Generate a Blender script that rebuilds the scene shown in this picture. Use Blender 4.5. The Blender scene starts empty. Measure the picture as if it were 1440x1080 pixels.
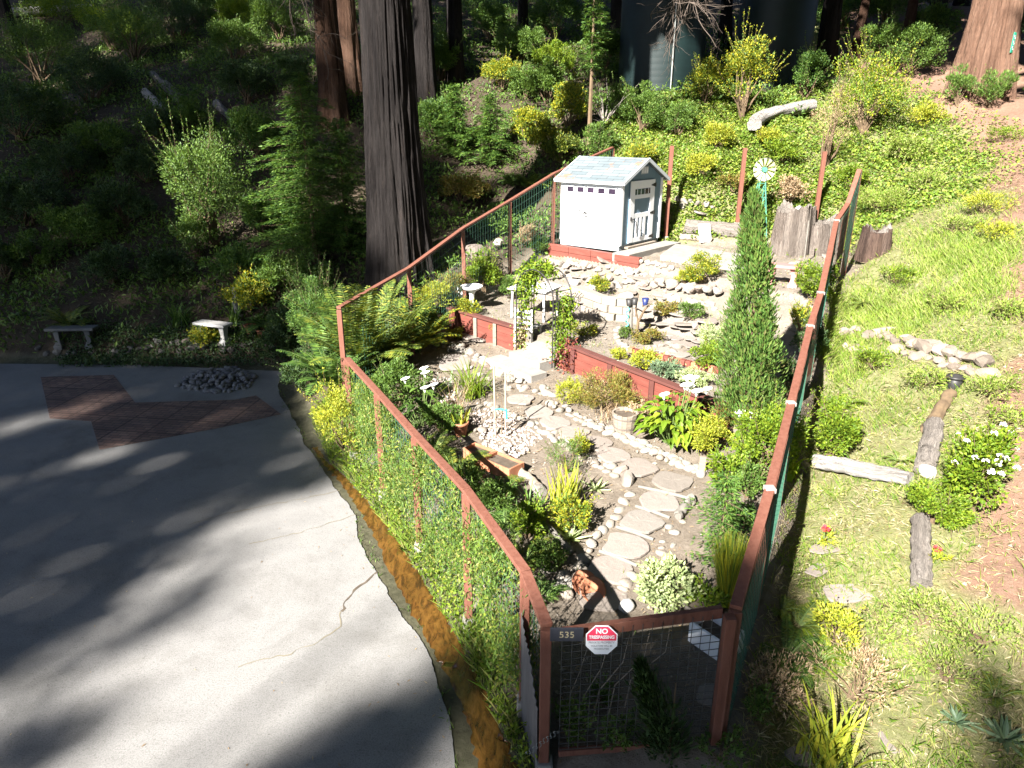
import bpy, bmesh, math, random
import numpy as np
from mathutils import Vector, Matrix
random.seed(7); R = np.random.default_rng(7)
rad = math.radians
scene = bpy.context.scene; COL = scene.collection

# ------------------------------------------------------------------ camera
CZ = 5.46; TH = rad(20); CT, ST = math.cos(TH), math.sin(TH); FP = 998.0
cd = bpy.data.cameras.new('camera'); cam = bpy.data.objects.new('camera', cd); COL.objects.link(cam)
cam.location = (0, 0, CZ); cam.rotation_euler = (rad(70), 0, 0)
cd.sensor_width = 36; cd.lens = FP/1440*36; cd.clip_end = 500; cd.clip_start = .1
scene.camera = cam
SAZ, SEL = rad(34), rad(35)
SUN = np.array([-math.sin(SAZ)*math.cos(SEL), -math.cos(SAZ)*math.cos(SEL), math.sin(SEL)])   # towards the sun

def proj(P):
    P = np.asarray(P, float); dz = P[..., 2]-CZ; y = P[..., 1]
    k = y*CT-dz*ST; u = y*ST+dz*CT
    k = np.where(k < .01, .01, k)
    return 720+FP*P[..., 0]/k, 540-FP*u/k
def rdir(px, py):
    v = (540-py)/FP
    return np.array([(px-720)/FP, CT+v*ST, -ST+v*CT])
def Yp(px, py, y):
    d = rdir(px, py); return np.array([0, 0, CZ])+d*(y/d[1])
def Zp(px, py, z):
    d = rdir(px, py); return np.array([0, 0, CZ])+d*((z-CZ)/d[2])
def ss(a, b, x):
    t = np.clip((x-a)/(b-a), 0, 1); return t*t*(3-2*t)

# ------------------------------------------------------------------ terrain
def sdpoly(x, y, poly):
    """signed distance to polygon, + inside"""
    x = np.asarray(x, float); y = np.asarray(y, float)
    d = np.full(x.shape, 1e9); ins = np.zeros(x.shape, bool); n = len(poly)
    for i in range(n):
        ax, ay = poly[i]; bx, by = poly[(i+1) % n]
        ex, ey = bx-ax, by-ay
        t = np.clip(((x-ax)*ex+(y-ay)*ey)/(ex*ex+ey*ey+1e-12), 0, 1)
        d = np.minimum(d, np.hypot(x-ax-t*ex, y-ay-t*ey))
        c = ((ay > y) != (by > y))
        with np.errstate(divide='ignore', invalid='ignore'):
            xi = ax+(y-ay)*ex/(ey if abs(ey) > 1e-9 else 1e-9)
        ins ^= (c & (x < xi))
    return np.where(ins, d, -d)
_yp = [(460,200,25),(460,120,28),(600,140,29),(640,110,31),(300,180,27),(100,200,26),(0,100,36),(200,60,38),(400,40,38),(700,60,38),
 (800,30,42),(565,390,18),(600,350,20),(680,240,25),(700,290,22.5),(740,200,25.5),(300,340,21),(100,340,21),(300,420,18.3),(100,430,18),
 (0,300,22),(820,200,25),(880,130,30),(1000,120,31),(1060,160,26.5),(900,200,24.5),(1000,230,22.5),(1000,285,21.2),(1152,300,20.8),
 (1210,190,25),(1300,180,24),(1375,135,26),(1430,130,27)]
_zp = [(1100,950,.12),(1300,950,.3),(1300,1070,.2),(1430,1000,.4),(1100,820,.3),(1250,820,.5),(1400,850,.7),(1130,720,.45),(1300,720,.9),
 (1430,700,1.2),(1150,600,.8),(1250,620,1.1),(1400,620,1.5),(1270,500,1.75),(1400,500,2.0),(1180,480,1.4),(1300,430,2.2),(1430,430,2.5),
 (1200,380,2.4),(1300,300,3.4),(1430,300,3.7)]
_xyz = [(-13,16.9,.25),(-9,16.9,.28),(-5.5,16.6,.3),(-20,16,.3),(-4.5,14.5,.35),(-3.3,12,.5),(-2.2,9.6,.25),(-.9,7,.12),(.2,5,.02),(1.8,4.7,.02),(1,3,0),
 (0,0,0),(-10,-10,0),(10,-10,.6),(5,0,.3),(10,2,1.0),(20,10,4),(20,20,6.3),(25,30,9),(0,60,18),(-20,60,19),(20,60,18),(-40,40,14),(-40,20,5),
 (40,40,13),(40,10,8),(0,110,34),(70,100,34),(-70,100,34),(-60,-30,0),(60,-30,2),(0,-40,0)]
_C = np.array([Yp(*a) for a in _yp]+[Zp(*a) for a in _zp]+[np.array(a, float) for a in _xyz])
def _k(r2):
    return .5*r2*np.log(r2+1e-9)
_n = len(_C); _A = np.zeros((_n+3, _n+3))
_A[:_n, :_n] = _k(((_C[:, None, :2]-_C[None, :, :2])**2).sum(-1))+np.eye(_n)*.6
_A[:_n, _n] = 1; _A[:_n, _n+1:] = _C[:, :2]; _A[_n:, :_n] = _A[:_n, _n:].T
_W = np.linalg.solve(_A, np.concatenate([_C[:, 2], [0, 0, 0]]))
def hill(x, y):
    z = _W[_n]+_W[_n+1]*x+_W[_n+2]*y
    for i in range(_n):
        z = z+_W[i]*_k((x-_C[i, 0])**2+(y-_C[i, 1])**2)
    return z
GARDEN = [(.28,4.77),(-2.67,10.9),(-3.17,12.7),(-2.2,15.1),(-1.18,17.3),(-.05,18.9),(1.15,20.3),(3.0,22.4),(5.0,21.2),(7.3,21.2),(9.2,20.6),(7.7,16.2),
 (7.25,15.7),(6.67,14.86),(5.27,11.9),(4.7,10.85),(3.5,8.32),(2.63,6.44),(1.86,4.85)]
WA, WM, WB = np.array([-1.46,16.7]), np.array([.66,14.35]), np.array([3.29,10.5])
def _nrm(a, b):
    e = (b-a)/np.linalg.norm(b-a); return np.array([-e[1], e[0]])
N1, N2 = _nrm(WA, WM), _nrm(WM, WB)
def tdist(x, y):
    return np.maximum((x-WM[0])*N1[0]+(y-WM[1])*N1[1], (x-WM[0])*N2[0]+(y-WM[1])*N2[1])
def gz(x, y):
    t = tdist(x, y)
    z = np.clip(.8+.1*t, 0, .8)
    z = z+.42*ss(.03, .12, t)+.02*np.clip(t, 0, 4)
    z = z+.40*ss(2.35, 2.6, t)+.33*ss(2.9, 4.1, t)+.2*ss(4.12, 4.24, t)
    return z+.55*ss(7.0, 8.2, t)*ss(20.2, 21.4, y)
# edges of the driveway slab and the drain, traced on the level ground z=0
SLAB = [tuple(Zp(px, py, 0)[:2]) for px, py in [(640,1080),(636,1040),(625,985),(606,925),(588,890),(560,850),(528,795),(508,760),(500,725),(470,690),(440,640),(405,585),(392,550),(400,522)]]
WET = [tuple(Zp(px, py, 0)[:2]) for px, py in [(722,1080),(690,1010),(646,915),(610,850),(560,770),(520,715),(480,670),(455,650),(430,610),(412,570),(404,540),(404,520)]]
DRIVE = [(-60,-30),(1.5,-30),(.3,2.5),(-.35,4.2)]+SLAB+[(-9,16.35),(-14,16.5),(-60,16.5)]
DRWET = [(-60,-30),(2.0,-30),(.9,2.5),(.05,4.2)]+WET+[(-9,16.4),(-14,16.55),(-60,16.55)]
def hz(x, y):
    x = np.asarray(x, float); y = np.asarray(y, float)
    h = hill(x, y)
    g = gz(x, y); m = ss(-.55, .0, sdpoly(x, y, GARDEN))
    z = h*(1-m)+g*m
    far = ss(17.5, 24, y)*(1-m); z = z+.7*far*sum(np.sin(x*a+y*b+c)*s for a, b, c, s in [(.9,.5,0,.16),(-.6,1.3,1,.12),(1.9,-1.4,2,.09),(1.3,2.6,4,.07)])
    d = sdpoly(x, y, DRWET)
    z = z*ss(.0, .7, -d)+(-.014)*(1-ss(.0, .7, -d))
    return z
_T = np.concatenate([np.arange(3.5, 16, .04), np.arange(16, 60, .1)])
def G(px, py):
    """the ground point seen at a place of the photograph"""
    d = rdir(px, py); P = np.array([0, 0, CZ])+_T[:, None]*d
    below = P[:, 2] < hz(P[:, 0], P[:, 1])
    i = int(np.argmax(below)) if below.any() else len(_T)-1
    p = P[i].copy(); p[2] = float(hz(p[0], p[1])); return p
def dep(p):
    return p[1]*CT-(p[2]-CZ)*ST
def px2m(n, p):
    return n*dep(p)/FP
def H(x, y):
    return float(hz(x, y))

# ------------------------------------------------------------------ mesh helpers
class MB:
    def __init__(s): s.ch = []
    def add(s, V, F):
        V = np.asarray(V, float).reshape(-1, 3); F = np.asarray(F, int)
        if len(V) and len(F): s.ch.append((V, F))
        return s
    def box(s, c, size, rz=0, M=None):
        sx, sy, sz = [k/2 for k in size]
        V = np.array([[a*sx, b*sy, d*sz] for a in (-1, 1) for b in (-1, 1) for d in (-1, 1)])
        if M is not None: V = V@np.array(M).T
        if rz:
            c_, s_ = math.cos(rz), math.sin(rz)
            V = V@np.array([[c_, s_, 0], [-s_, c_, 0], [0, 0, 1]])
        return s.add(V+np.array(c), [[0,1,3,2],[4,6,7,5],[0,4,5,1],[2,3,7,6],[0,2,6,4],[1,5,7,3]])
    def bar(s, a, b, w, h, up=(0, 0, 1)):
        a = np.array(a, float); b = np.array(b, float); d = b-a; L = np.linalg.norm(d); d = d/L
        u = np.array(up, float)
        if abs(d@u) > .98: u = np.array([1., 0, 0])
        sd = np.cross(d, u); sd /= np.linalg.norm(sd); u = np.cross(sd, d)
        V = [(a if i else b)+sd*(j*w/2)+u*(k*h/2) for i in (1, 0) for j in (-1, 1) for k in (-1, 1)]
        return s.add(V, [[0,1,3,2],[4,6,7,5],[0,4,5,1],[2,3,7,6],[0,2,6,4],[1,5,7,3]])
    def tube(s, pts, r, n=8, cap=True, warp=None):
        pts = np.array(pts, float); m = len(pts); r = np.broadcast_to(np.asarray(r, float), (m,))
        T = np.gradient(pts, axis=0); T /= np.linalg.norm(T, axis=1)[:, None]+1e-12
        ref = np.array([1., 0, 0]) if abs(T[0][0]) < .8 else np.array([0, 1., 0])
        a = np.cross(T, ref); a /= np.linalg.norm(a, axis=1)[:, None]+1e-12; b = np.cross(T, a)
        th = np.linspace(0, 2*np.pi, n, endpoint=False)
        rr = r[:, None]*np.ones((1, n))
        if warp is not None: rr = rr*warp(th[None, :], np.linspace(0, 1, m)[:, None])
        V = pts[:, None]+rr[..., None]*(a[:, None]*np.cos(th)[None, :, None]+b[:, None]*np.sin(th)[None, :, None])
        i = np.arange(m-1)[:, None]*n; j = np.arange(n)[None]; j2 = (j+1) % n
        F = np.stack([i+j, i+j2, i+n+j2, i+n+j], -1).reshape(-1, 4)
        V = V.reshape(-1, 3); s.add(V, F)
        if cap:
            s.add(V[:n], [list(range(n))[::-1]]); s.add(V[-n:], [list(range(n))])
        return s
    def lathe(s, prof, c=(0, 0, 0), n=20, cap=False):
        th = np.linspace(0, 2*np.pi, n, endpoint=False); m = len(prof)
        V = np.array([[[r*math.cos(t), r*math.sin(t), z] for t in th] for r, z in prof]).reshape(-1, 3)+np.array(c)
        i = np.arange(m-1)[:, None]*n; j = np.arange(n)[None]; j2 = (j+1) % n
        s.add(V, np.stack([i+j, i+j2, i+n+j2, i+n+j], -1).reshape(-1, 4))
        if cap: s.add(V[-n:], [list(range(n))])
        return s
    def poly(s, pts, h):
        """vertical prism from an outline (x,y,z top) of thickness h"""
        P = np.array(pts, float); n = len(P); Q = P-np.array([0, 0, h])
        s.add(P, [list(range(n))])
        s.add(np.concatenate([P, Q]), [[i, n+i, n+(i+1) % n, (i+1) % n] for i in range(n)]); return s
    def build(s, name, mat, parent=None, world=True, smooth=False, bevel=0):
        me = bpy.data.meshes.new(name); off = 0; Vs = []; LI = []; LS = []; ls = 0
        for V, F in s.ch:
            Vs.append(V); k = F.shape[1]; LI.append((F+off).ravel()); LS.append(ls+np.arange(len(F))*k); ls += F.size; off += len(V)
        V = np.concatenate(Vs)
        if parent is not None and world:
            V = V-np.array(parent.location)
        LI = np.concatenate(LI); LS = np.concatenate(LS)
        me.vertices.add(len(V)); me.vertices.foreach_set('co', V.astype(np.float32).ravel())
        me.loops.add(len(LI)); me.loops.foreach_set('vertex_index', LI.astype(np.int32))
        me.polygons.add(len(LS)); me.polygons.foreach_set('loop_start', LS.astype(np.int32))
        me.update(calc_edges=True)
        me.validate()
        me.polygons.foreach_set('use_smooth', np.full(len(me.polygons), smooth))
        if mat: me.materials.append(mat)
        o = bpy.data.objects.new(name, me); COL.objects.link(o)
        if parent: o.parent = parent
        if bevel:
            b = o.modifiers.new('bevel', 'BEVEL'); b.width = bevel; b.segments = 2; b.limit_method = 'ANGLE'
        return o
def tag(o, label=None, cat=None, group=None, kind=None):
    if label: o['label'] = label
    if cat: o['category'] = cat
    if group: o['group'] = group
    if kind: o['kind'] = kind
    return o
def thing(name, label, cat, loc=(0, 0, 0), group=None, rz=0):
    o = bpy.data.objects.new(name, None); COL.objects.link(o); o.location = tuple(loc); o.rotation_euler = (0, 0, rz)
    o.empty_display_size = .1
    return tag(o, label, cat, group)
def solo(mb, name, mat, label, cat, group=None, loc=None, smooth=False, bevel=0):
    """a thing that is one mesh, its origin put at loc"""
    if loc is not None:
        mb.ch = [(V-np.array(loc), F) for V, F in mb.ch]
    o = mb.build(name, mat, smooth=smooth, bevel=bevel)
    if loc is not None: o.location = tuple(loc)
    return tag(o, label, cat, group)
def copy_tree(o, parent=None):
    c = o.copy(); COL.objects.link(c)
    if parent: c.parent = parent
    for ch in list(o.children): copy_tree(ch, c)
    return c
def unit(V):
    return V/(np.linalg.norm(V, axis=-1, keepdims=True)+1e-12)
def leafmb(mb, P, D, N, L, W, fold=.18):
    D = unit(D); S = unit(np.cross(D, N)); N = np.cross(S, D)
    L = np.broadcast_to(L, (len(P),))[:, None]; W = np.broadcast_to(W, (len(P),))[:, None]
    m = P+D*L*.48
    V = np.stack([P, m+S*W*.5+N*W*fold, P+D*L, m-S*W*.5+N*W*fold], 1).reshape(-1, 3)
    return mb.add(V, np.arange(len(P)*4).reshape(-1, 4))
def grassmb(mb, P, h, w, lean=.5):
    n = len(P); a = R.uniform(0, 6.283, n); ln = R.uniform(.1, lean, n)
    D = np.stack([np.cos(a)*ln, np.sin(a)*ln, np.ones(n)], 1); S = np.stack([-np.sin(a), np.cos(a), 0*a], 1)
    h = np.broadcast_to(h, (n,))[:, None]; w = np.broadcast_to(w, (n,))[:, None]
    m = P+D*h*.55; tip = P+D*h+np.stack([np.cos(a), np.sin(a), 0*a], 1)*h*.25*ln[:, None]
    V = np.stack([P-S*w*.5, P+S*w*.5, m+S*w*.4, tip, m-S*w*.4], 1).reshape(-1, 3)
    return mb.add(V, np.arange(n*5).reshape(-1, 5))

# ------------------------------------------------------------------ materials
def newmat(name):
    m = bpy.data.materials.new(name); m.use_nodes = True; nt = m.node_tree
    return m, nt, nt.nodes['Principled BSDF']
def link(nt, a, b): nt.links.new(a, b)
def ramp(nt, fac, cols, pos=None):
    r = nt.nodes.new('ShaderNodeValToRGB'); n = len(cols)
    pos = pos or [.25+.5*i/(max(n-1, 1)) for i in range(n)]
    el = r.color_ramp.elements
    while len(el) < n: el.new(.5)
    for e, c, p in zip(el, cols, pos): e.position = p; e.color = (*c, 1)
    link(nt, fac, r.inputs[0]); return r.outputs[0]
def noise(nt, scale, detail=6, rough=.6, stretch=None, coord='Object', dist=0):
    tc = nt.nodes.new('ShaderNodeTexCoord'); out = tc.outputs[coord]
    if stretch:
        mp = nt.nodes.new('ShaderNodeMapping'); mp.inputs['Scale'].default_value = stretch; link(nt, out, mp.inputs[0]); out = mp.outputs[0]
    n = nt.nodes.new('ShaderNodeTexNoise'); n.inputs['Scale'].default_value = scale; n.inputs['Detail'].default_value = detail
    n.inputs['Roughness'].default_value = rough; n.inputs['Distortion'].default_value = dist
    link(nt, out, n.inputs['Vector']); return n.outputs['Fac']
def mixc(nt, fac, a, b, mode='MIX'):
    m = nt.nodes.new('ShaderNodeMix'); m.data_type = 'RGBA'; m.blend_type = mode
    for k, v in ((0, fac), (6, a), (7, b)):
        if hasattr(v, 'links'): link(nt, v, m.inputs[k])
        elif k == 0: m.inputs[0].default_value = v
        else: m.inputs[k].default_value = (*v, 1)
    return m.outputs[2]
def bump(nt, bs, fac, dist=.02, strength=.6):
    b = nt.nodes.new('ShaderNodeBump'); b.inputs['Strength'].default_value = strength; b.inputs['Distance'].default_value = dist
    link(nt, fac, b.inputs['Height']); link(nt, b.outputs[0], bs.inputs['Normal'])
def sc_(cols, k): return [tuple(c*k for c in q) for q in cols] if cols else cols
KM = dict(red_stain=.41, red_wall_boards=.35, red_cap_boards=.5, weathered_wood=.58, pale_wood=.22, concrete=.42, stone=.42, pale_stone=.33, dark_stone=.5, flagstone=.37, terracotta=.6, skirt_grey=.6, cut_wood_cap=.4, green_wire=.8, blue_paint=.62, door_blue=.66, rake_grey=.7, pink_bench=.6, grey_sheet=.6, stake_wood=.6, white_paint=.85, damp_dirt=1.0, crack_dirt=.7, dead_twig=.7, dead_pale=.5)
def MAT(name, cols, scale=4, rough=.85, bmp=0, bscale=None, stretch=None, per_obj=None, metal=0, spec=.3, fine=0):
    cols = sc_(cols, KM.get(name, 1)); per_obj = sc_(per_obj, KM.get(name, 1))
    m, nt, bs = newmat(name)
    c = ramp(nt, noise(nt, scale, 8, .65, stretch), cols)
    if per_obj:
        oi = nt.nodes.new('ShaderNodeObjectInfo')
        c = mixc(nt, .75, c, ramp(nt, oi.outputs['Random'], per_obj, [i/(len(per_obj)-1) for i in range(len(per_obj))]))
    if fine:
        c = mixc(nt, fine, c, ramp(nt, noise(nt, scale*14, 4, .7, stretch), [(.15,)*3, (1.,)*3, (1.,)*3]), 'MULTIPLY')
    link(nt, c, bs.inputs['Base Color']); bs.inputs['Roughness'].default_value = rough; bs.inputs['Metallic'].default_value = metal
    bs.inputs['Specular IOR Level'].default_value = spec
    if bmp: bump(nt, bs, noise(nt, bscale or scale*4, 8, .7, stretch), bmp)
    return m
def LEAF(name, cols, trans=.3, rough=.55):
    cols = sc_(cols, 1.08)
    m, nt, bs = newmat(name)
    g = nt.nodes.new('ShaderNodeNewGeometry')
    c = ramp(nt, g.outputs['Random Per Island'], cols, [i/(len(cols)-1) for i in range(len(cols))])
    n = noise(nt, 2.2, 3)
    c = mixc(nt, .35, c, ramp(nt, n, [(.45,.5,.5), (1.25,1.2,1.0)], [.35,.65]), 'MULTIPLY')
    link(nt, c, bs.inputs['Base Color']); bs.inputs['Roughness'].default_value = rough; bs.inputs['Specular IOR Level'].default_value = .35
    t = nt.nodes.new('ShaderNodeBsdfTranslucent'); link(nt, mixc(nt, 1, c, (1.35,1.25,.55), 'MULTIPLY'), t.inputs[0])
    mx = nt.nodes.new('ShaderNodeMixShader'); mx.inputs[0].default_value = trans
    link(nt, bs.outputs[0], mx.inputs[1]); link(nt, t.outputs[0], mx.inputs[2])
    link(nt, mx.outputs[0], nt.nodes['Material Output'].inputs['Surface'])
    return m
REDWOOD = MAT('red_stain', [(.22,.075,.045),(.33,.125,.08),(.38,.17,.115)], 3, .75, .01, 40, (6,6,1), fine=.35)
REDWALL = MAT('red_wall_boards', [(.27,.07,.05),(.36,.10,.07),(.4,.14,.10)], 2, .7, .006, 30, (1,1,6), fine=.25)
REDCAP = MAT('red_cap_boards', [(.13,.045,.035),(.19,.065,.05)], 3, .8, .006, 30)
GREYWOOD = MAT('weathered_wood', [(.20,.16,.12),(.34,.28,.22),(.45,.39,.32)], 4, .85, .012, 30, (1,1,5), fine=.4)
PALEWOOD = MAT('pale_wood', [(.42,.37,.30),(.58,.53,.46),(.66,.62,.55)], 5, .85, .01, 30, fine=.25)
CONC = MAT('concrete', [(.36,.33,.29),(.48,.45,.40),(.55,.52,.47)], 4, .9, .006, 60, fine=.3)
STONE = MAT('stone', [(.33,.29,.24),(.46,.41,.35),(.55,.50,.44)], 6, .9, .02, 14, per_obj=[(.30,.26,.22),(.52,.47,.40),(.46,.34,.28),(.60,.56,.49),(.40,.36,.32)], fine=.3)
PALESTONE = MAT('pale_stone', [(.45,.41,.34),(.62,.57,.49)], 6, .9, .02, 14, per_obj=[(.50,.44,.35),(.66,.60,.50),(.58,.47,.38),(.70,.66,.58)], fine=.25)
BROWNSTONE = MAT('brown_stone', [(.10,.08,.062),(.17,.14,.112),(.23,.195,.16)], 7, .95, .03, 16, per_obj=[(.09,.072,.056),(.20,.165,.135),(.15,.115,.09),(.25,.22,.185)], fine=.45)
DARKSTONE = MAT('dark_stone', [(.14,.125,.11),(.24,.215,.19),(.3,.27,.24)], 6, .9, .03, 14, per_obj=[(.15,.13,.11),(.26,.23,.20),(.22,.17,.14),(.30,.28,.25)], fine=.35)
FLAG = MAT('flagstone', [(.36,.31,.26),(.47,.42,.36),(.55,.49,.42)], 3, .9, .012, 20, per_obj=[(.38,.33,.28),(.50,.41,.36),(.55,.47,.42),(.44,.40,.35)], fine=.6)
WHITE = MAT('white_paint', [(.76,.78,.80),(.84,.85,.86)], 3, .6)
BLUE = MAT('blue_paint', [(.17,.27,.35),(.21,.33,.42)], 3, .6, .004, 20, (1,1,.15))
ROOFM = None
BLACK = MAT('black_iron', [(.012,.012,.013),(.03,.028,.026)], 8, .5)
TERRA = MAT('terracotta', [(.33,.12,.06),(.45,.18,.095),(.5,.26,.16)], 6, .85, .004, 30)
GREENWIRE = MAT('green_wire', [(.025,.085,.055),(.055,.14,.095)], 5, .5)
GREYWIRE = MAT('grey_wire', [(.16,.17,.16),(.30,.31,.29)], 5, .4, metal=.5)
STEM = MAT('stem', [(.06,.04,.025),(.13,.09,.05)], 8, .9)
GSTEM = MAT('green_stem', [(.07,.12,.03),(.13,.18,.05)], 8, .7)
WHITEFL = MAT('white_petal', [(.75,.75,.70),(.86,.86,.82)], 8, .6)
REDFL = MAT('red_petal', [(.45,.02,.03),(.6,.05,.06)], 8, .6)
TRUNKG = MAT('grey_trunk', [(.05,.035,.028),(.13,.10,.08),(.2,.16,.13)], 3, .95, .03, 10, (4,4,.6), fine=.5)
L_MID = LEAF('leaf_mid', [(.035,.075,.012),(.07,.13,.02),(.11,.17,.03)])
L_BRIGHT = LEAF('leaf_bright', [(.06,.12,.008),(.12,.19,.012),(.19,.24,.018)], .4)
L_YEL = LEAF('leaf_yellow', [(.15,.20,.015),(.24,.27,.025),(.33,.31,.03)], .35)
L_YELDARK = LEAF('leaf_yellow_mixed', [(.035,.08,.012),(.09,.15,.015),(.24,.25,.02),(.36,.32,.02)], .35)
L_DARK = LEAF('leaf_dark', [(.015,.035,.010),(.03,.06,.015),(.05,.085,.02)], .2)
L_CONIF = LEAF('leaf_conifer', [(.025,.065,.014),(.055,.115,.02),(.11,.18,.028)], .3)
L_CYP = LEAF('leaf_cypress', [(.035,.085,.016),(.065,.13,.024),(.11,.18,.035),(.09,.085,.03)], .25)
L_FERN = LEAF('leaf_fern', [(.03,.055,.010),(.06,.10,.014),(.11,.15,.02),(.19,.19,.03)], .3)
L_BLUE = LEAF('leaf_bluegreen', [(.05,.09,.05),(.09,.14,.075),(.14,.19,.10)], .2)
L_PALE = LEAF('leaf_pale', [(.16,.22,.09),(.26,.31,.14),(.36,.40,.22)], .3)
L_RED = LEAF('leaf_red', [(.06,.015,.015),(.14,.03,.03),(.2,.06,.03)], .25)
L_BRONZE = LEAF('leaf_bronze', [(.09,.08,.02),(.14,.14,.025),(.2,.12,.03),(.1,.15,.02)], .3)
L_DRY = LEAF('leaf_dry', [(.17,.11,.065),(.26,.18,.105),(.36,.28,.18)], .2)
L_GRASS = LEAF('leaf_grass', [(.06,.13,.012),(.10,.18,.018),(.16,.22,.03),(.26,.25,.09),(.09,.16,.015)], .35)
L_LAWN = LEAF('leaf_lawn', [(.08,.15,.014),(.13,.21,.022),(.19,.25,.035),(.26,.26,.10),(.14,.21,.022)], .35)
# ------------------------------------------------------------------ the ground
def axis(a, b, fine, lo, hi, g=1.18):
    v = list(np.arange(a, b+1e-6, fine)); s = fine; x = b
    while x < hi: s = min(s*g, 4); x += s; v.append(x)
    s = fine; x = a; pre = []
    while x > lo: s = min(s*g, 4); x -= s; pre.append(x)
    return np.array(pre[::-1]+v)
PATHE = np.array([G(*q)[:2] for q in [(1440,960),(1440,880),(1395,800),(1372,720),(1390,650),(1425,590),(1432,520),(1428,430),(1420,340),(1405,260),(1365,205),(1325,160)]]); PATHE = PATHE[PATHE[:, 1].argsort()]
def zones(x, y):
    gd = sdpoly(x, y, GARDEN)
    right = ss(.1, .5, -gd)*ss(-.5, .6, x-1.9-(y-4.8)*.42)
    # reddish needle-strewn path at the far right
    xr = np.interp(y, PATHE[:, 1], PATHE[:, 0])
    path = ss(-.55, .5, x-xr+.25*np.sin(y*2.1)+.15*np.sin(y*5.3+x*2))*right
    mud = ss(-.55, -.05, sdpoly(x, y, DRWET))
    back = ss(19.5, 22, y)*ss(-1, 3, x)
    grass = np.clip(right, 0, 1)*(1-path*.8)
    duff = np.clip(1-ss(-3, 1.5, x+.0*y)*1.0, 0, 1)*(1-ss(-.3, 0, gd))*(1-mud)
    duff = np.maximum(duff, ss(26, 33, y)*ss(16, 10, x))
    duff = np.maximum(duff, ss(-.1, -.5, gd)*ss(17, 19, y)*ss(3.2, 1.6, x-.35*(y-21)))
    grass = np.maximum(grass, ss(20.3, 21.0, y)*ss(1.6, 3.2, x-.35*(y-21))*(1-path)*(1-duff))
    pale = ss(.05, .3, tdist(x, y))*ss(.0, .2, gd)
    return grass, path, duff, mud, gd, pale
def build_ground():
    xs = axis(-11, 13, .085, -90, 90); ys = axis(3, 24, .085, -45, 130)
    X, Y = np.meshgrid(xs, ys); x = X.ravel(); y = Y.ravel()
    z = hz(x, y)
    gr, pa, du, mu, gd, pl = zones(x, y)
    # small lumps of earth
    lum = sum(np.sin(x*a+y*b+c)*s for a, b, c, s in [(3.1,1.7,0,.012),(-2.3,4.1,1,.012),(7.3,-5.1,2,.008),(5.2,9.7,4,.007),(13,6,1,.005),(-9,15,3,.005)])
    z = z+lum*(1-mu)*ss(0, .5, np.abs(sdpoly(x, y, DRWET)))
    nx = len(xs); i = np.arange(len(ys)-1)[:, None]*nx; j = np.arange(nx-1)[None]
    F = np.stack([i+j, i+j+1, i+nx+j+1, i+nx+j], -1).reshape(-1, 4)
    m, nt, bs = newmat('earth')
    def at(n):
        a = nt.nodes.new('ShaderNodeAttribute'); a.attribute_name = n; return a.outputs['Fac']
    def math_(op, a, b):
        q = nt.nodes.new('ShaderNodeMath'); q.operation = op; q.use_clamp = op != 'SUBTRACT'
        for k, v in ((0, a), (1, b)):
            if hasattr(v, 'links'): link(nt, v, q.inputs[k])
            else: q.inputs[k].default_value = v
        return q.outputs[0]
    def edge(a, sc=3.0, w=.45):   # ragged edge of a zone
        n = noise(nt, sc, 8, .7)
        return math_('MULTIPLY', math_('SUBTRACT', math_('ADD', a, math_('MULTIPLY', math_('SUBTRACT', n, .5), w*2)), .25), 2.0)
    n1, n2, n3 = noise(nt, 1.3, 8, .7), noise(nt, 9, 8, .7), noise(nt, 75, 7, .85)
    soil = mixc(nt, .5, ramp(nt, n1, [(.095,.076,.056),(.145,.118,.092),(.185,.158,.126)]), ramp(nt, n2, [(.075,.06,.044),(.145,.122,.096),(.23,.2,.168)]))
    soil = mixc(nt, .55, soil, ramp(nt, n3, [(.35,.33,.3),(1,1,1),(1.25,1.25,1.2)], [.3,.5,.72]), 'MULTIPLY')
    tan = mixc(nt, .5, ramp(nt, n2, [(.055,.09,.016),(.12,.135,.045),(.215,.195,.125)]), ramp(nt, n3, [(.035,.035,.014),(.15,.14,.065),(.31,.28,.2)], [.3,.5,.7]))
    red = mixc(nt, .5, ramp(nt, n2, [(.10,.055,.036),(.165,.10,.07),(.22,.155,.115)]), ramp(nt, n3, [(.075,.04,.025),(.16,.095,.065),(.27,.2,.155)], [.3,.5,.72]))
    duff = mixc(nt, .5, ramp(nt, n2, [(.022,.017,.012),(.05,.038,.026),(.10,.08,.055)]), ramp(nt, n3, [(.014,.011,.008),(.05,.037,.025),(.15,.12,.085)], [.3,.52,.75]))
    mud = ramp(nt, n2, [(.035,.034,.02),(.065,.062,.037),(.10,.095,.062)])
    chalk = mixc(nt, .5, ramp(nt, n2, [(.10,.085,.064),(.17,.145,.117),(.23,.2,.168)]), ramp(nt, n3, [(.06,.05,.036),(.175,.15,.122),(.3,.27,.235)], [.3,.5,.7]))
    soil = mixc(nt, edge(at('pale'), 2.5, .6), soil, chalk)
    c = mixc(nt, edge(at('grass')), soil, tan)
    c = mixc(nt, edge(at('path')), c, red)
    c = mixc(nt, edge(at('duff')), c, duff)
    c = mixc(nt, edge(at('mud'), 8, .25), c, mud)
    link(nt, c, bs.inputs['Base Color']); bs.inputs['Roughness'].default_value = .95; bs.inputs['Specular IOR Level'].default_value = .15
    bump(nt, bs, math_('ADD', n2, math_('MULTIPLY', n3, .5)), .05, .8)
    o = MB().add(np.stack([x, y, z], 1), F).build('ground', m, smooth=True)
    for n, v in (('grass', gr), ('path', pa), ('duff', du), ('mud', mu), ('pale', pl)):
        a = o.data.attributes.new(n, 'FLOAT', 'POINT'); a.data.foreach_set('value', v.astype(np.float32))
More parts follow.
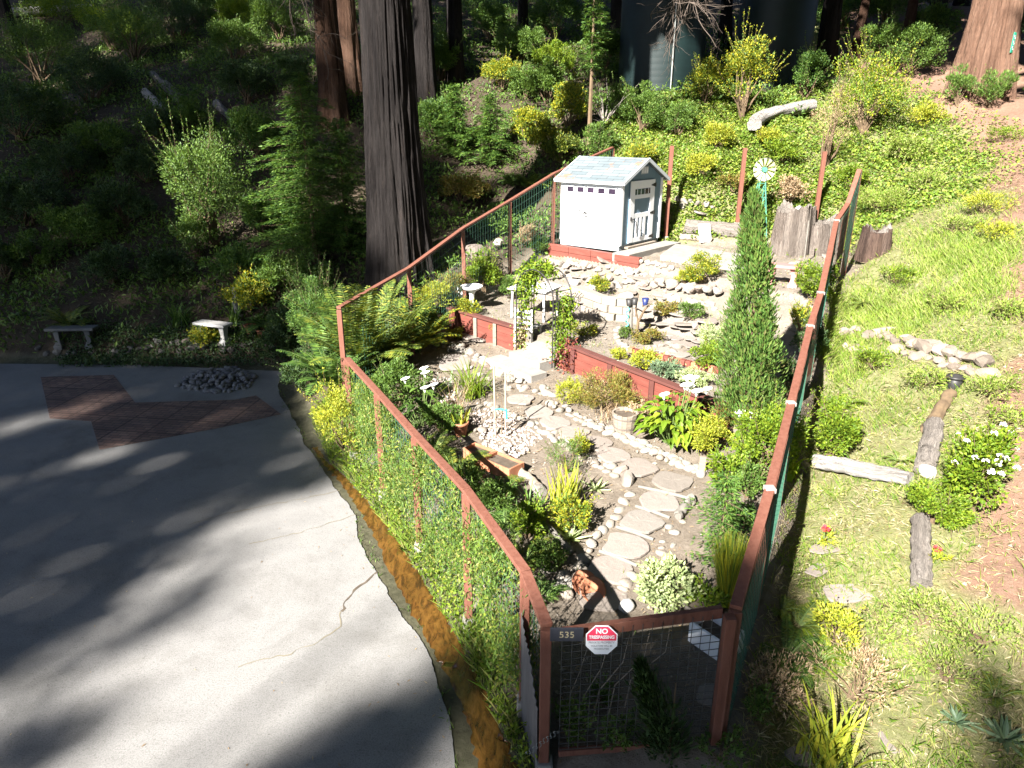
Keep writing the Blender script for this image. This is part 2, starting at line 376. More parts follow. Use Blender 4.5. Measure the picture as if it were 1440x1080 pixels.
    tag(o, kind='structure')
build_ground()

# ------------------------------------------------------------------ driveway slab, drain water, brick paving
def ragged(pts, step, amp, seed):
    r = np.random.default_rng(seed); out = []
    for a, b in zip(pts[:-1], pts[1:]):
        a, b = np.array(a), np.array(b); n = max(1, int(np.linalg.norm(b-a)/step)); e = (b-a)/np.linalg.norm(b-a); q = np.array([-e[1], e[0]])
        for i in range(n):
            out.append(tuple(a+(b-a)*i/n+q*r.normal(0, amp)))
    return out+[tuple(pts[-1])]
def driveway():
    m, nt, bs = newmat('driveway_concrete')
    n1, n2, n3 = noise(nt, .35, 7, .6), noise(nt, 3, 9, .75), noise(nt, 70, 3, .8)
    c = mixc(nt, .5, ramp(nt, n1, [(.13,.127,.122),(.167,.163,.157),(.195,.19,.183)]), ramp(nt, n2, [(.12,.117,.112),(.167,.163,.157),(.20,.195,.187)]))
    c = mixc(nt, .6, c, ramp(nt, n3, [(.3,.3,.3),(1,1,1),(1.4,1.4,1.4)], [.3,.5,.7]), 'MULTIPLY')
    c = mixc(nt, .45, c, ramp(nt, noise(nt, .7, 9, .7, dist=.3), [(.62,.60,.57),(1,1,1),(1.06,1.05,1.03)], [.36,.5,.66]), 'MULTIPLY')
    c = mixc(nt, .7, c, ramp(nt, noise(nt, 30, 3, .6), [(.7,.69,.68),(1,1,1)], [.34,.42]), 'MULTIPLY')
    link(nt, c, bs.inputs['Base Color']); bs.inputs['Roughness'].default_value = .9; bs.inputs['Specular IOR Level'].default_value = .25
    bump(nt, bs, n3, .006, .5)
    Sx = np.array(SLAB); dl = np.r_[0, np.cumsum(np.hypot(*np.diff(Sx, axis=0).T))]; tt = np.arange(0, dl[-1], .035); q = np.random.default_rng(3)
    off = .05*np.sin(tt*1.1+1)*np.sin(tt*.43)+.035*np.sin(tt*2.9+np.sin(tt*1.7)*2)*np.sin(tt*.9)+.012*np.sin(tt*9.1+3*np.sin(tt*2.2))+q.normal(0, .004, len(tt))
    off = off*np.clip(tt/.8, 0, 1)
    edge = [(float(a+o), float(b)) for a, b, o in zip(np.interp(tt, dl, Sx[:, 0]), np.interp(tt, dl, Sx[:, 1]), off)]
    out = [(-60,-30),(1.5,-30),(.3,2.5),(SLAB[0][0]+.12,SLAB[0][1]-.5)]+edge+[(-9,16.35),(-14,16.5),(-60,16.5)]
    V = [(a, b, .0) for a, b in out]
    bm = bmesh.new(); vs = [bm.verts.new(v_) for v_ in V]; f = bm.faces.new(vs); bmesh.ops.triangulate(bm, faces=[f])
    r = bmesh.ops.extrude_face_region(bm, geom=list(bm.faces))
    for v_ in r['geom']:
        if isinstance(v_, bmesh.types.BMVert): v_.co.z -= .09
    bmesh.ops.recalc_face_normals(bm, faces=list(bm.faces))
    me = bpy.data.meshes.new('driveway'); bm.to_mesh(me); bm.free(); me.materials.append(m)
    o = bpy.data.objects.new('driveway', me); COL.objects.link(o); tag(o, kind='structure')
driveway()
def crack_strip(pts, name, w, mat):
    P = [Zp(px, py, .004) for px, py in pts]; Q = ragged([tuple(p[:2]) for p in P], .06, .014, 5); mb = MB(); Q = np.array(Q)
    ww = w*np.random.default_rng(9).uniform(.3, 1.3, len(Q))
    T = unit(np.gradient(Q, axis=0)); S = np.stack([-T[:, 1], T[:, 0]], 1)
    V = np.concatenate([np.c_[Q+S*ww[:, None]/2, np.full(len(Q), .004)], np.c_[Q-S*ww[:, None]/2, np.full(len(Q), .004)]]); n = len(Q)
    mb.add(V, [[i, i+1, n+i+1, n+i] for i in range(n-1)])
    tag(mb.build(name, mat), kind='structure')
MUDM = MAT('damp_dirt', [(.035,.027,.019),(.07,.055,.04),(.10,.08,.06)], 9, .9)
DIRTC = MAT('crack_dirt', [(.16,.14,.10),(.24,.21,.15)], 9, .95)
crack_strip([(531,805),(508,822),(490,838),(480,860)], 'driveway_crack', .03, MUDM)
crack_strip([(480,860),(478,880),(465,892),(440,905),(400,922),(360,930),(335,938)], 'driveway_crack', .014, DIRTC)
crack_strip([(500,724),(455,738),(410,752),(350,765)], 'driveway_crack', .012, DIRTC)
crack_strip([(478,690),(420,702),(370,712),(320,722),(270,736)], 'driveway_crack', .016, DIRTC)
def water():
    L = [(678,1085),(656,1010),(628,950),(602,905),(580,862),(551,810),(531,765),(510,725),(493,700),(476,678),(457,655),(438,630)]
    Rr = [(728,1085),(704,1030),(680,965),(654,915),(625,865),(592,812),(568,770),(545,728),(520,695),(500,672),(478,648),(455,625)]
    bed, nt, bs = newmat('stream_bed')
    c = ramp(nt, noise(nt, 4, 9, .65, (3, 1, 1), dist=.8), [(.014,.008,.004),(.05,.022,.005),(.105,.05,.011),(.03,.015,.005)], [.3,.45,.6,.72])
    link(nt, c, bs.inputs['Base Color']); bs.inputs['Roughness'].default_value = .14; bs.inputs['Specular IOR Level'].default_value = .6
    bump(nt, bs, noise(nt, 12, 4, .6, (2, 1, 1)), .015, .5)
    A = np.array([Zp(*p, -.02)[:2] for p in L]); B = np.array([Zp(*p, -.02)[:2] for p in Rr])
    A = np.concatenate([[A[0]*1+np.array([.15, -1.2])], A]); B = np.concatenate([[B[0]+np.array([.25, -1.2])], B])
    t = np.linspace(0, len(A)-1, 120); k = np.arange(len(A))
    A = np.stack([np.interp(t, k, A[:, i]) for i in (0, 1)], 1); B = np.stack([np.interp(t, k, B[:, i]) for i in (0, 1)], 1)
    A += R.normal(0, .018, A.shape); B += R.normal(0, .022, B.shape)
    rows = [A+(B-A)*f for f in np.linspace(0, 1, 9)]
    V = np.stack([np.c_[r, -.004+.004*np.sin(np.arange(120)*.9+i*2)+R.normal(0, .002, 120)] for i, r in enumerate(rows)], 1).reshape(-1, 3)
    F = [[i*9+j, i*9+j+1, (i+1)*9+j+1, (i+1)*9+j] for i in range(119) for j in range(8)]
    tag(MB().add(V, F).build('drain_water', bed, smooth=True), kind='structure')
water()
def bricks():
    m, nt, bs = newmat('brick_pavers')
    tc = nt.nodes.new('ShaderNodeTexCoord'); mp = nt.nodes.new('ShaderNodeMapping'); mp.inputs['Rotation'].default_value = (0, 0, rad(8)); link(nt, tc.outputs['Object'], mp.inputs[0])
    b = nt.nodes.new('ShaderNodeTexBrick'); link(nt, mp.outputs[0], b.inputs['Vector']); b.inputs['Scale'].default_value = 1
    b.inputs['Brick Width'].default_value = .21; b.inputs['Row Height'].default_value = .105; b.inputs['Mortar Size'].default_value = .008
    b.inputs['Color1'].default_value = (.12,.07,.06,1); b.inputs['Color2'].default_value = (.18,.115,.095,1); b.inputs['Mortar'].default_value = (.05,.045,.04,1)
    b2 = nt.nodes.new('ShaderNodeTexBrick'); link(nt, mp.outputs[0], b2.inputs['Vector']); b2.offset = 0
    b2.inputs['Scale'].default_value = 1; b2.inputs['Brick Width'].default_value = .66; b2.inputs['Row Height'].default_value = .66; b2.inputs['Mortar Size'].default_value = .02
    b2.inputs['Color1'].default_value = (1,1,1,1); b2.inputs['Color2'].default_value = (.75,.72,.7,1); b2.inputs['Mortar'].default_value = (.42,.38,.36,1)
    c = mixc(nt, 1, b.outputs['Color'], b2.outputs['Color'], 'MULTIPLY')
    c = mixc(nt, .5, c, ramp(nt, noise(nt, 1.2, 6), [(.55,.55,.5),(1.3,1.2,1.05)]), 'MULTIPLY')
    link(nt, c, bs.inputs['Base Color']); bs.inputs['Roughness'].default_value = .9; bump(nt, bs, b.outputs['Fac'], -.006, .7)
    P = [(57,530),(160,527),(190,566),(330,562),(360,556),(395,582),(300,603),(140,632),(128,592),(70,588)]
    tag(MB().poly([Zp(*p, .006) for p in P], .004).build('brick_paving', m), kind='structure')
bricks()

# ------------------------------------------------------------------ fences
def fence(name, label, posts, wire, wire_drop=.05, footing=True, cap=True, sub=2, nets=True):
    p0 = posts[0]; base = np.array([p0[0], p0[1], H(p0[0], p0[1])])
    t = thing(name, label, 'fence', base)
    tops = []
    for (x, y, z) in posts:
        zb = min(H(x, y), z-1.2); tops.append(np.array([x, y, z]))
        MB().bar((x, y, zb-.05), (x, y, z-.02), .09, .09).build('post', REDWOOD, t, bevel=.006)
        if footing:
            mb = MB().bar((x+.005, y-.01, zb-.1), (x+.005, y-.01, zb+.13), .15, .15); mb.build('footing', CONC, t, bevel=.015)
    for a, b in zip(tops[:-1], tops[1:]):
        d = unit(b-a); MB().bar(a-d*.02+[0,0,.02], b-d*.03+[0,0,.02], .10, .045).build('top_rail', REDWOOD, t, bevel=.005)
    mb = MB()
    for a, b in zip(tops[:-1], tops[1:]):
        L = np.linalg.norm((b-a)[:2]); n = int(L/.1)
        e = np.array([-(b-a)[1], (b-a)[0], 0])/L*-.055
        bz = np.linspace(H(*a[:2]), H(*b[:2]), n+1)
        for i in range(n+1):
            f = i/n; top = a+(b-a)*f+e; g = np.array([top[0], top[1], min(H(top[0], top[1])+wire_drop, top[2]-.8)])
            mb.bar(g, top-[0,0,.02], .004, .004)
        for j in range(12):
            f = j/11; pts = []
            for i in range(0, n+1, max(1, n//4)):
                top = a+(b-a)*i/n+e; g = min(H(top[0], top[1])+wire_drop, top[2]-.8); pts.append([top[0], top[1], g+(top[2]-.03-g)*f])
            for u, v in zip(pts[:-1], pts[1:]): mb.bar(u, v, .004, .004)
    mb.build('wire_mesh', wire, t)
    return t
F1 = [Yp(*a) for a in [(768,880,4.77),(738,805,5.45),(655,690,6.72),(583,612,8.27),(530,552,9.67),(487,505,10.9)]]
F1r = F1[1:]
fence('wire_fence', 'red post fence with green wire mesh beside the driveway drain', F1, GREENWIRE)
F2 = [Yp(*a) for a in [(477,434,12.7),(575,378,15.1),(651,322,17.3),(717,283,18.9),(779,245,20.3),(862,208,22.5)]]
fence('wire_fence', 'red post fence climbing past the big dark tree trunk to the shed', F2, GREENWIRE, footing=False)
F3 = [Yp(*a) for a in [(1082,691,6.44),(1112,570,8.32),(1139,461,10.75),(1154,414,11.9),(1176,312,14.86),(1192,288,15.7),(1209,238,16.2)]]
GR = Yp(1035,855,4.9)
f3 = fence('wire_fence', 'long red rail fence with green mesh between the garden and the grass slope', [GR]+F3, GREENWIRE, footing=False)
for p in F3[:5]:
    MB().bar(p+[0,0,.0], p+[0,0,.05], .105, .105).build('post_cap', MAT('cut_wood_cap', [(.5,.42,.38),(.62,.55,.5)], 8) if 'cut_wood_cap' not in bpy.data.materials else bpy.data.materials['cut_wood_cap'], f3, bevel=.004)
for (px, py, y, lab) in [(945,205,20.9,'red wooden post standing alone just right of the shed'),(1048,208,21.0,'red wooden post standing behind the toy windmill'),(1160,213,20.9,'red wooden post on the bank above the tall grey stump')]:
    p = Yp(px, py, y); zb = H(p[0], p[1]); t = thing('fence_post', lab, 'post', (p[0], p[1], zb), 'lone red posts along the back of the garden')
    MB().bar((p[0], p[1], zb-.1), p, .105, .105).build('shaft', REDWOOD, t, bevel=.006)
    MB().bar((p[0], p[1], zb-.05), (p[0], p[1], zb+.18), .15, .15).build('footing', CONC, t, bevel=.01)

# gate
GL = F1[0]
def gate():
    zb = H(1, 4.8); a = GL+np.array([.13, -.01, -.05]); b = GR+np.array([-.02, -.02, -.02])
    t = thing('garden_gate', 'red framed wire mesh gate carrying the octagonal warning sign', 'gate', (a[0], a[1], zb))
    MB().bar((b[0]-.05, b[1]-.06, zb-.02), (b[0]-.05, b[1]-.06, b[2]+.0), .10, .09).build('gate_post', REDWOOD, t, bevel=.006)
    MB().bar(a+[0,0,-.02], b+[-.1,-.0,0], .05, .10).build('top_rail', REDWOOD, t, bevel=.005)
    MB().bar((a[0], a[1], zb-.01), (b[0]-.1, b[1], zb-.01), .05, .06).build('bottom_rail', REDWOOD, t, bevel=.005)
    mb = MB(); n = 16
    for i in range(n+1):
        p = a+(b-a-[.1,0,0])*i/n-[0,.03,0]; mb.bar((p[0], p[1], zb+.05), p+[0,0,-.0], .005, .005)
    for j in range(17):
        f = j/17; mb.bar((a[0], a[1]-.03, zb+.05+(a[2]-zb-.1)*f), (b[0]-.1, b[1]-.03, zb+.05+(b[2]-zb-.1)*f), .005, .005)
    mb.build('wire_mesh', MAT('dark_wire', [(.03,.03,.03),(.09,.09,.085)], 5, .5, metal=.3), t)
    mb = MB(); c = np.array([a[0]-.05, a[1]-.06, zb+.28])
    for i in range(9):
        th = np.linspace(0, 2*np.pi, 9); q = c+np.array([-.03*i+.02, -.01*i, -.018*i])
        mb.tube(np.stack([q[0]+.022*np.cos(th), q[1]+.012*np.sin(th)*(i % 2), q[2]+.013*np.sin(th)], 1), .0035, 5, False)
    mb.build('latch_chain', GREYWIRE, t)
    return a, b
ga, gb = gate()
def text(s, size, mat, name, parent, loc, rx=rad(90), rz=0, bold=.0, squeeze=1):
    cu = bpy.data.curves.new(name, 'FONT'); cu.body = s; cu.size = size; cu.align_x = 'CENTER'; cu.align_y = 'CENTER'; cu.extrude = .0006; cu.offset = bold
    tmp = bpy.data.objects.new('tmp', cu); COL.objects.link(tmp); bpy.context.view_layer.update()
    me = bpy.data.meshes.new_from_object(tmp.evaluated_get(bpy.context.evaluated_depsgraph_get())); bpy.data.objects.remove(tmp)
    me.name = name; me.materials.clear(); me.materials.append(mat)
    o = bpy.data.objects.new(name, me); COL.objects.link(o); o.parent = parent; o.location = loc; o.rotation_euler = (rx, 0, rz); o.scale = (squeeze, 1, 1)
    return o
def signs():
    p = Yp(846, 900, 4.70); r = .128
    SR = MAT('sign_red', [(.55,.03,.075),(.60,.045,.09)], 4, .4); SB = MAT('sign_ink', [(.02,.025,.05)], 4, .5)
    t = thing('warning_sign', 'white and red octagonal no trespassing sign wired to the gate rail', 'sign', p); t.rotation_euler = (rad(-8), 0, 0)
    def octo(r, y, th, keep=None):
        V = [(r/math.cos(rad(22.5))*math.cos(rad(22.5+45*i)), r/math.cos(rad(22.5))*math.sin(rad(22.5+45*i))) for i in range(8)]
        if keep is not None:
            V = [(a, b) for a, b in V if b > keep]; V = sorted(V, key=lambda q: math.atan2(q[1]-keep-.02, q[0]))
            V = [(r*.998, keep)]+V+[(-r*.998, keep)]
        mb = MB(); n = len(V); A = np.array([[a, y, b] for a, b in V]); B = A+[0, th, 0]
        mb.add(A, [list(range(n))]); mb.add(np.concatenate([A, B]), [[i, n+i, n+(i+1) % n, (i+1) % n] for i in range(n)]); mb.add(B, [list(range(n))[::-1]]); return mb
    octo(r, 0, .004).build('plate', WHITE, t, world=False)
    octo(r*.93, -.002, .002, -.005).build('red_panel', SR, t, world=False)
    for s, sz, z, m_, b, q in [('NO', .062, .078, WHITE, .0016, 1),('TRESPASSING', .040, .026, WHITE, .0013, .86),('PRIVATE PROPERTY', .026, -.022, SB, .0006, .92),('VIOLATORS WILL BE', .021, -.052, SB, .0004, .9),('PROSECUTED', .021, -.079, SB, .0004, .95)]:
        text(s, sz, m_, 'lettering', t, (0, -.0035, z), bold=b, squeeze=q)
    q = Yp(797, 892, 4.69); GOLD = MAT('dull_gold', [(.22,.19,.12),(.3,.26,.17)], 4, .5)
    t = thing('number_plaque', 'black house number plaque on the gate corner', 'sign', q)
    MB().box((0, 0, 0), (.27, .015, .13)).build('plate', MAT('plaque_black', [(.018,.02,.028),(.03,.032,.04)], 6, .5), t, world=False, bevel=.004)
    text('535', .085, GOLD, 'digits', t, (0, -.0095, 0))
signs()
def panel():
    # grey corrugated sheet leaning between the drain and the gate corner
    m = MAT('grey_sheet', [(.11,.105,.105),(.17,.165,.165),(.24,.235,.23)], 2.5, .6, .004, 8, (8,8,.6), metal=.2)
    a = np.array([F1[1][0]-.03, F1[1][1]-.06]); b = np.array([GL[0]-.06, GL[1]-.02]); n = 96
    V = []
    for i in range(n+1):
        f = i/n; q = a+(b-a)*f; w = .006*math.sin(f*70); e = np.array([b[1]-a[1], a[0]-b[0]])/np.linalg.norm(b-a); q = q+e*w
        zt = 1.27-.5*f-.04*math.sin(f*9); V += [[q[0], q[1], -.1], [q[0], q[1], zt]]
    o = solo(MB().add(V, [[2*i, 2*i+2, 2*i+3, 2*i+1] for i in range(n)]), 'corrugated_sheet', m, 'grey ribbed metal sheet standing upright between drain and gate post', 'metal sheet', loc=(a[0], a[1], 0))
    s = o.modifiers.new('thickness', 'SOLIDIFY'); s.thickness = .004
panel()
# ------------------------------------------------------------------ redwood trunks and the shed, tanks
def bark(name, cols, moss=None):
    m, nt, bs = newmat(name)
    n1 = noise(nt, 1.1, 6, .6, (1,1,.25)); n2 = noise(nt, 8, 8, .8, (1,1,.14), dist=.9); n3 = noise(nt, 24, 6, .78, (1,1,.3))
    c = mixc(nt, .6, ramp(nt, n2, cols, [.30,.44,.56,.72][:len(cols)]), ramp(nt, n1, cols))
    c = mixc(nt, .6, c, ramp(nt, n3, [(.35,.33,.32),(1,1,1),(1.3,1.25,1.2)], [.32,.5,.7]), 'MULTIPLY')
    link(nt, c, bs.inputs['Base Color']); bs.inputs['Roughness'].default_value = .95; bs.inputs['Specular IOR Level'].default_value = .1
    bump(nt, bs, n2, .2, 1); return m
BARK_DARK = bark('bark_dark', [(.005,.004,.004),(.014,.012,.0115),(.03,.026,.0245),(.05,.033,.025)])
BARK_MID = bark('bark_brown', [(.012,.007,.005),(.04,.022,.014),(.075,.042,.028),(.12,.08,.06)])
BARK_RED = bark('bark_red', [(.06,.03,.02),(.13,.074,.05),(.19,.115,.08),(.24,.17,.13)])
def trunk_mb(top, base, r0, r1, flare=.35, seed=0, n=110, m=150, fl=.05, zb=.5):
    """fluted tapering trunk from base point up to top point"""
    r = np.random.default_rng(seed); t = np.linspace(0, 1, m)**1.5
    base = np.array(base, float); top = np.array(top, float); L = top[2]-base[2]
    pts = base-[0,0,zb]+(top-base+[0,0,zb])*t[:, None]
    h = t*L
    rr = (r0+(r1-r0)*t)*(1+flare*np.exp(-h/1.1))
    ph = r.uniform(0, 6.28, 14); fr = r.integers(9, 60, 14); dr = r.uniform(-.14, .14, 14)
    fr[:3] = [3, 5, 7]
    def warp(th, s):
        hh = s**1.5*L; w = 1
        for k in range(14):
            a = (fl*.9 if k < 3 else fl*.35)
            aa = a*(1+2.5*np.exp(-hh/1.0)) if k < 3 else a*2.2
            w = w+aa*np.abs(np.sin((th+hh*dr[k]*.12+.05*np.sin(hh*1.3+k))*fr[k]/2+ph[k]))-aa*.6
        return w
    return MB().tube(pts, rr, n, True, warp)
CROWNS = []      # trees whose crowns are hung with foliage further down
def redwood(px_b, y, px_top, w0, w1, label, mat, hgt, name='redwood_tree', py_b=None, seed=0, flare=.35, hi=True, group=None):
    """px_b: pixel x of trunk centre at its foot, px_top: at the upper picture edge; w0, w1 trunk widths in pixels there"""
    b = Yp(px_b, py_b, y); b[2] = H(b[0], b[1]); k = dep(b)
    tp = Yp(px_top, 0, y); kt = dep(tp)
    r0 = w0*k/FP/2; r1 = w1*kt/FP/2; z1 = tp[2]; dirv = (tp-b)/(tp[2]-b[2])
    topz = b[2]+hgt; top = b+dirv*(topz-b[2]); dirv[:2] *= .5
    rt = max(.12, r0+(r1-r0)*hgt/(z1-b[2]))
    t = thing(name, label, 'tree', b, group)
    m = 190 if hi else 60
    trunk_mb(b+dirv*(z1-b[2])*1.6, b, r0, max(.1, r0+(r1-r0)*1.6), flare, seed, 190 if hi else 60, m).build('trunk', mat, t, smooth=True)
    mb = MB(); q = b+dirv*(z1-b[2])*1.58; mb.tube([q, b+dirv*hgt], [max(.1, r0+(r1-r0)*1.55), .08], 20); mb.build('upper_trunk', mat, t, smooth=True)
    CROWNS.append((t, b, dirv, hgt)); return t
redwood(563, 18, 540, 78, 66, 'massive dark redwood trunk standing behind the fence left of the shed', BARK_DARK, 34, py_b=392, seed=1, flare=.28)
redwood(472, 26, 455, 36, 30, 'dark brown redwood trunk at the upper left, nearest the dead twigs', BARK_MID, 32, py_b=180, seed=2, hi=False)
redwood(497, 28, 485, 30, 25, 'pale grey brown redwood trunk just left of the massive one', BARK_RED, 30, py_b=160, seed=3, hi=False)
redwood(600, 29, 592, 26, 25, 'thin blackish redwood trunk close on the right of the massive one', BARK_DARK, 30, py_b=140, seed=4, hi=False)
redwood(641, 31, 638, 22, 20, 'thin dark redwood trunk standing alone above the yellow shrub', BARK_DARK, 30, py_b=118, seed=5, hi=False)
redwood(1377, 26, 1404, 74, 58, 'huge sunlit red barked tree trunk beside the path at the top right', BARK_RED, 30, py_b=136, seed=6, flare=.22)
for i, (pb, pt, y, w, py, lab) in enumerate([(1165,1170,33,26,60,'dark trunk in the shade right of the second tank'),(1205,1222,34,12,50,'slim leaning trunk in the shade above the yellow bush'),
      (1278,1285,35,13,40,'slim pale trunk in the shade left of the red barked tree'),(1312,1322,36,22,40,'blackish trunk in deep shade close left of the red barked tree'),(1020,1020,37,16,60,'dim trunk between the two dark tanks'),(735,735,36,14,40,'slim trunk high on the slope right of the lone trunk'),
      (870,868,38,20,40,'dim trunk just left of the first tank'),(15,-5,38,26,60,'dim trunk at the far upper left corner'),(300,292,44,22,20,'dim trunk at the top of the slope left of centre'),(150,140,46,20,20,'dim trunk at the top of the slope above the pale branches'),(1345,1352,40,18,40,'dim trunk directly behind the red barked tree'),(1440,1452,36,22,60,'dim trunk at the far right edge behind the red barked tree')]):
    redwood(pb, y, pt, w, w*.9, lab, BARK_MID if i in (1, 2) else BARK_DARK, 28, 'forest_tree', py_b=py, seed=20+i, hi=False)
# small green number marker nailed to the big red trunk
def marker():
    p = Yp(1425, 60, 25.1); t = thing('trunk_marker', 'small green marker sign nailed to the red barked tree trunk', 'sign', p, rz=.7)
    MB().box((0, 0, 0), (.22, .02, .6)).build('plate', MAT('marker_green', [(.02,.28,.15),(.03,.34,.19)], 4, .5), t, world=False, bevel=.01)
    mb = MB()
    for z in (.16, 0, -.16):
        for a, b in [((-.04,.05),(.04,.05)),((-.04,.05),(-.04,0)),((-.04,0),(.04,0)),((.04,0),(.04,-.05)),((.04,-.05),(-.04,-.05))]:
            mb.bar((a[0], -.0125, z+a[1]), (b[0], -.0125, z+b[1]), .012, .004)
    mb.build('digits', WHITE, t, world=False)
marker()

def shed():
    F = np.array([2.83, 18.9]); base = np.array([F[0], F[1], 2.33])
    ang = math.atan2(.65, -.76)                         # local +x runs along the left wall, +y along the door wall
    t = thing('garden_shed', 'white and blue garden shed with a shingled gable roof', 'shed', base, rz=0)
    ux = np.array([-.76, .65, 0]); uy = np.array([.65, .76, 0]); uz = np.array([0, 0, 1.])
    Q = np.stack([ux, uy, uz]); L, Wd, h, rg = 1.95, 2.08, 1.80, .50
    def B(c, s, name, mat, par=t, bev=.004):
        V = MB().box(c, s); V.ch = [(V.ch[0][0]@Q, V.ch[0][1])]
        o = V.build(name, mat, par, world=False, bevel=bev); return o
    def X(mb, name, mat, par=t, bev=0):
        mb.ch = [(V@Q, f) for V, f in mb.ch]; return mb.build(name, mat, par, world=False, bevel=bev)
    B((L/2, Wd/2, .06), (L-.02, Wd-.02, .14), 'skirt', MAT('skirt_grey', [(.25,.30,.32),(.5,.55,.57)], 5, .8))
    # walls as real slabs, the long one in white, gable ends in blue
    B((L/2, .02, .13+(h-.13)/2), (L, .04, h-.13), 'side_wall', WHITE); B((L/2, Wd-.02, .13+(h-.13)/2), (L, .04, h-.13), 'side_wall', WHITE)
    for x0, nm in ((.0, 'door_wall'), (L-.04, 'back_wall')):
        P = [(.045,.13),(Wd-.045,.13),(Wd-.045,h),(Wd/2,h+rg-.03),(.045,h)]
        mb = MB(); n = 5; A = np.array([[x0, a, b] for a, b in P]); C2 = A+[.04,0,0]
        mb.add(A, [list(range(n))]).add(C2, [list(range(n))]).add(np.concatenate([A, C2]), [[i, n+i, n+(i+1) % n, (i+1) % n] for i in range(n)]); X(mb, nm, BLUE)
    for y in (.045, Wd-.045): B((-.012, y, h/2+.06), (.03, .10, h-.14), 'corner_trim', WHITE)
    B((.045, -.010, h/2+.06), (.10, .025, h-.14), 'corner_trim', WHITE)
    # window row of the long wall
    for k in range(5):
        x = .28+k*.335; fr = B((x, -.008, 1.52), (.26, .02, .19), 'window', WHITE)
        p = B((x, -.020, 1.52), (.205, .012, .135), 'pane', MAT('dark_pane', [(.012,.009,.016),(.03,.02,.035)], 3, .12, spec=.6) if 'dark_pane' not in bpy.data.materials else bpy.data.materials['dark_pane'], fr, 0)
    B((L/2, -.012, 1.36), (L-.12, .014, .05), 'trim_board', WHITE)
    # scattered black emblem on the white wall
    mb = MB(); r = random.Random(4)
    for cx, cz, n, rd in ((1.23,.98,7,.10),(1.13,.88,6,.07),(1.02,.98,5,.07)):
        for k in range(n):
            a = 6.283*k/n+r.uniform(-.3,.3); q = (cx+.5*rd*math.cos(a), -.004, cz+.5*rd*math.sin(a)); e = (cx+rd*math.cos(a+.35), -.004, cz+rd*math.sin(a+.35)); mb.bar(q, e,   .008, .030)
    for a, b in (((1.3,.82),(1.12,.84)),((1.12,.84),(1.0,.80)),((1.1,.84),(1.06,.74)),((1.0,.80),(.97,.74)),((1.24,.90),(1.05,.90))): mb.bar((a[0],-.004,a[1]), (b[0],-.004,b[1]), .008, .026)
    X(mb, 'wall_emblem', BLACK)
    # roof of two shingled slabs with white fascia
    m, nt, bs = newmat('shingles')
    tc = nt.nodes.new('ShaderNodeTexCoord'); mp = nt.nodes.new('ShaderNodeMapping'); mp.inputs['Rotation'].default_value = (0, 0, -math.atan2(.65, -.76)); link(nt, tc.outputs['Object'], mp.inputs[0])
    b = nt.nodes.new('ShaderNodeTexBrick'); link(nt, mp.outputs[0], b.inputs['Vector']); b.inputs['Scale'].default_value = 1; b.inputs['Brick Width'].default_value = .5; b.inputs['Row Height'].default_value = .135; b.inputs['Mortar Size'].default_value = .006
    b.inputs['Color1'].default_value = (.075,.095,.105,1); b.inputs['Color2'].default_value = (.115,.135,.145,1); b.inputs['Mortar'].default_value = (.035,.04,.045,1)
    c = mixc(nt, .5, b.outputs['Color'], ramp(nt, noise(nt, 2.2, 8, .7), [(.6,.65,.65),(1.15,1.15,1.15)]), 'MULTIPLY')
    c = mixc(nt, ramp(nt, noise(nt, 1.5, 8, .75), [(0,)*3,(0,)*3,(1,)*3], [.3,.57,.62]), c, (.17,.09,.055))
    link(nt, c, bs.inputs['Base Color']); bs.inputs['Roughness'].default_value = .85; bump(nt, bs, b.outputs['Fac'], -.012, .8)
    rf = None
    for sgn, ye, nm in ((1, -.14, 'roof_slope'), (-1, Wd+.14, 'roof_slope')):
        zE = h-.14*rg/(Wd/2)+.03; A = [(-.14, ye, zE), (L+.12, ye, zE), (L+.12, Wd/2, h+rg+.03), (-.14, Wd/2, h+rg+.03)]
        mb = MB(); A = np.array(A); C2 = A-[0,0,.045]
        mb.add(A, [[0,1,2,3]]).add(C2, [[3,2,1,0]]).add(np.concatenate([A, C2]), [[i, 4+i, 4+(i+1) % 4, (i+1) % 4] for i in range(4)])
        X(mb, nm, m)
        X(MB().bar((-.14, ye-.012*sgn, zE-.03), (L+.12, ye-.012*sgn, zE-.03), .022, .07), 'eave_fascia', WHITE)
        for x in (-.152, L+.132): X(MB().bar((x, ye, zE-.035), (x, Wd/2, h+rg-.005), .022, .085), 'rake_board', MAT('rake_grey', [(.55,.6,.63),(.7,.74,.76)], 4, .7) if 'rake_grey' not in bpy.data.materials else bpy.data.materials['rake_grey'])
    # gable vent
    v = B((-.006, Wd*.52, 2.02), (.02, .36, .20), 'gable_vent', MAT('vent_grey', [(.32,.36,.38),(.4,.44,.46)], 4, .7))
    for k in (-1, 0, 1): B((-.018, Wd*.52+k*.115, 2.02), (.012, .085, .15), 'slat', WHITE, v, 0)
    # door
    y0, y1 = .38, 1.62
    d = B((-.010, (y0+y1)/2, .155+1.62/2), (.03, y1-y0, 1.62), 'door', MAT('door_blue', [(.155,.245,.32),(.19,.3,.385)], 3, .6))
    def W(c, s, nm='door_trim', mat=WHITE): return B(c, s, nm, mat, d, .003)
    for y in (y0+.11, y1-.11): W((-.034, y, .965), (.022, .22, 1.60))
    for z, hh in ((1.66,.21),(1.35,.10),(.86,.12),(.22,.12)): W((-.0325, (y0+y1)/2, z), (.019, y1-y0-.44, hh))
    for k in range(3): W((-.0325, .6+.0+k*.2+.13*0+.17, .54), (.019, .11, .52))
    W((-.030, 1.0, 1.475), (.012, .78, .14), 'door_window', bpy.data.materials['dark_pane'])
    for k in range(4): W((-.040, .72+k*.19, 1.475), (.01, .02, .14), 'door_muntin')
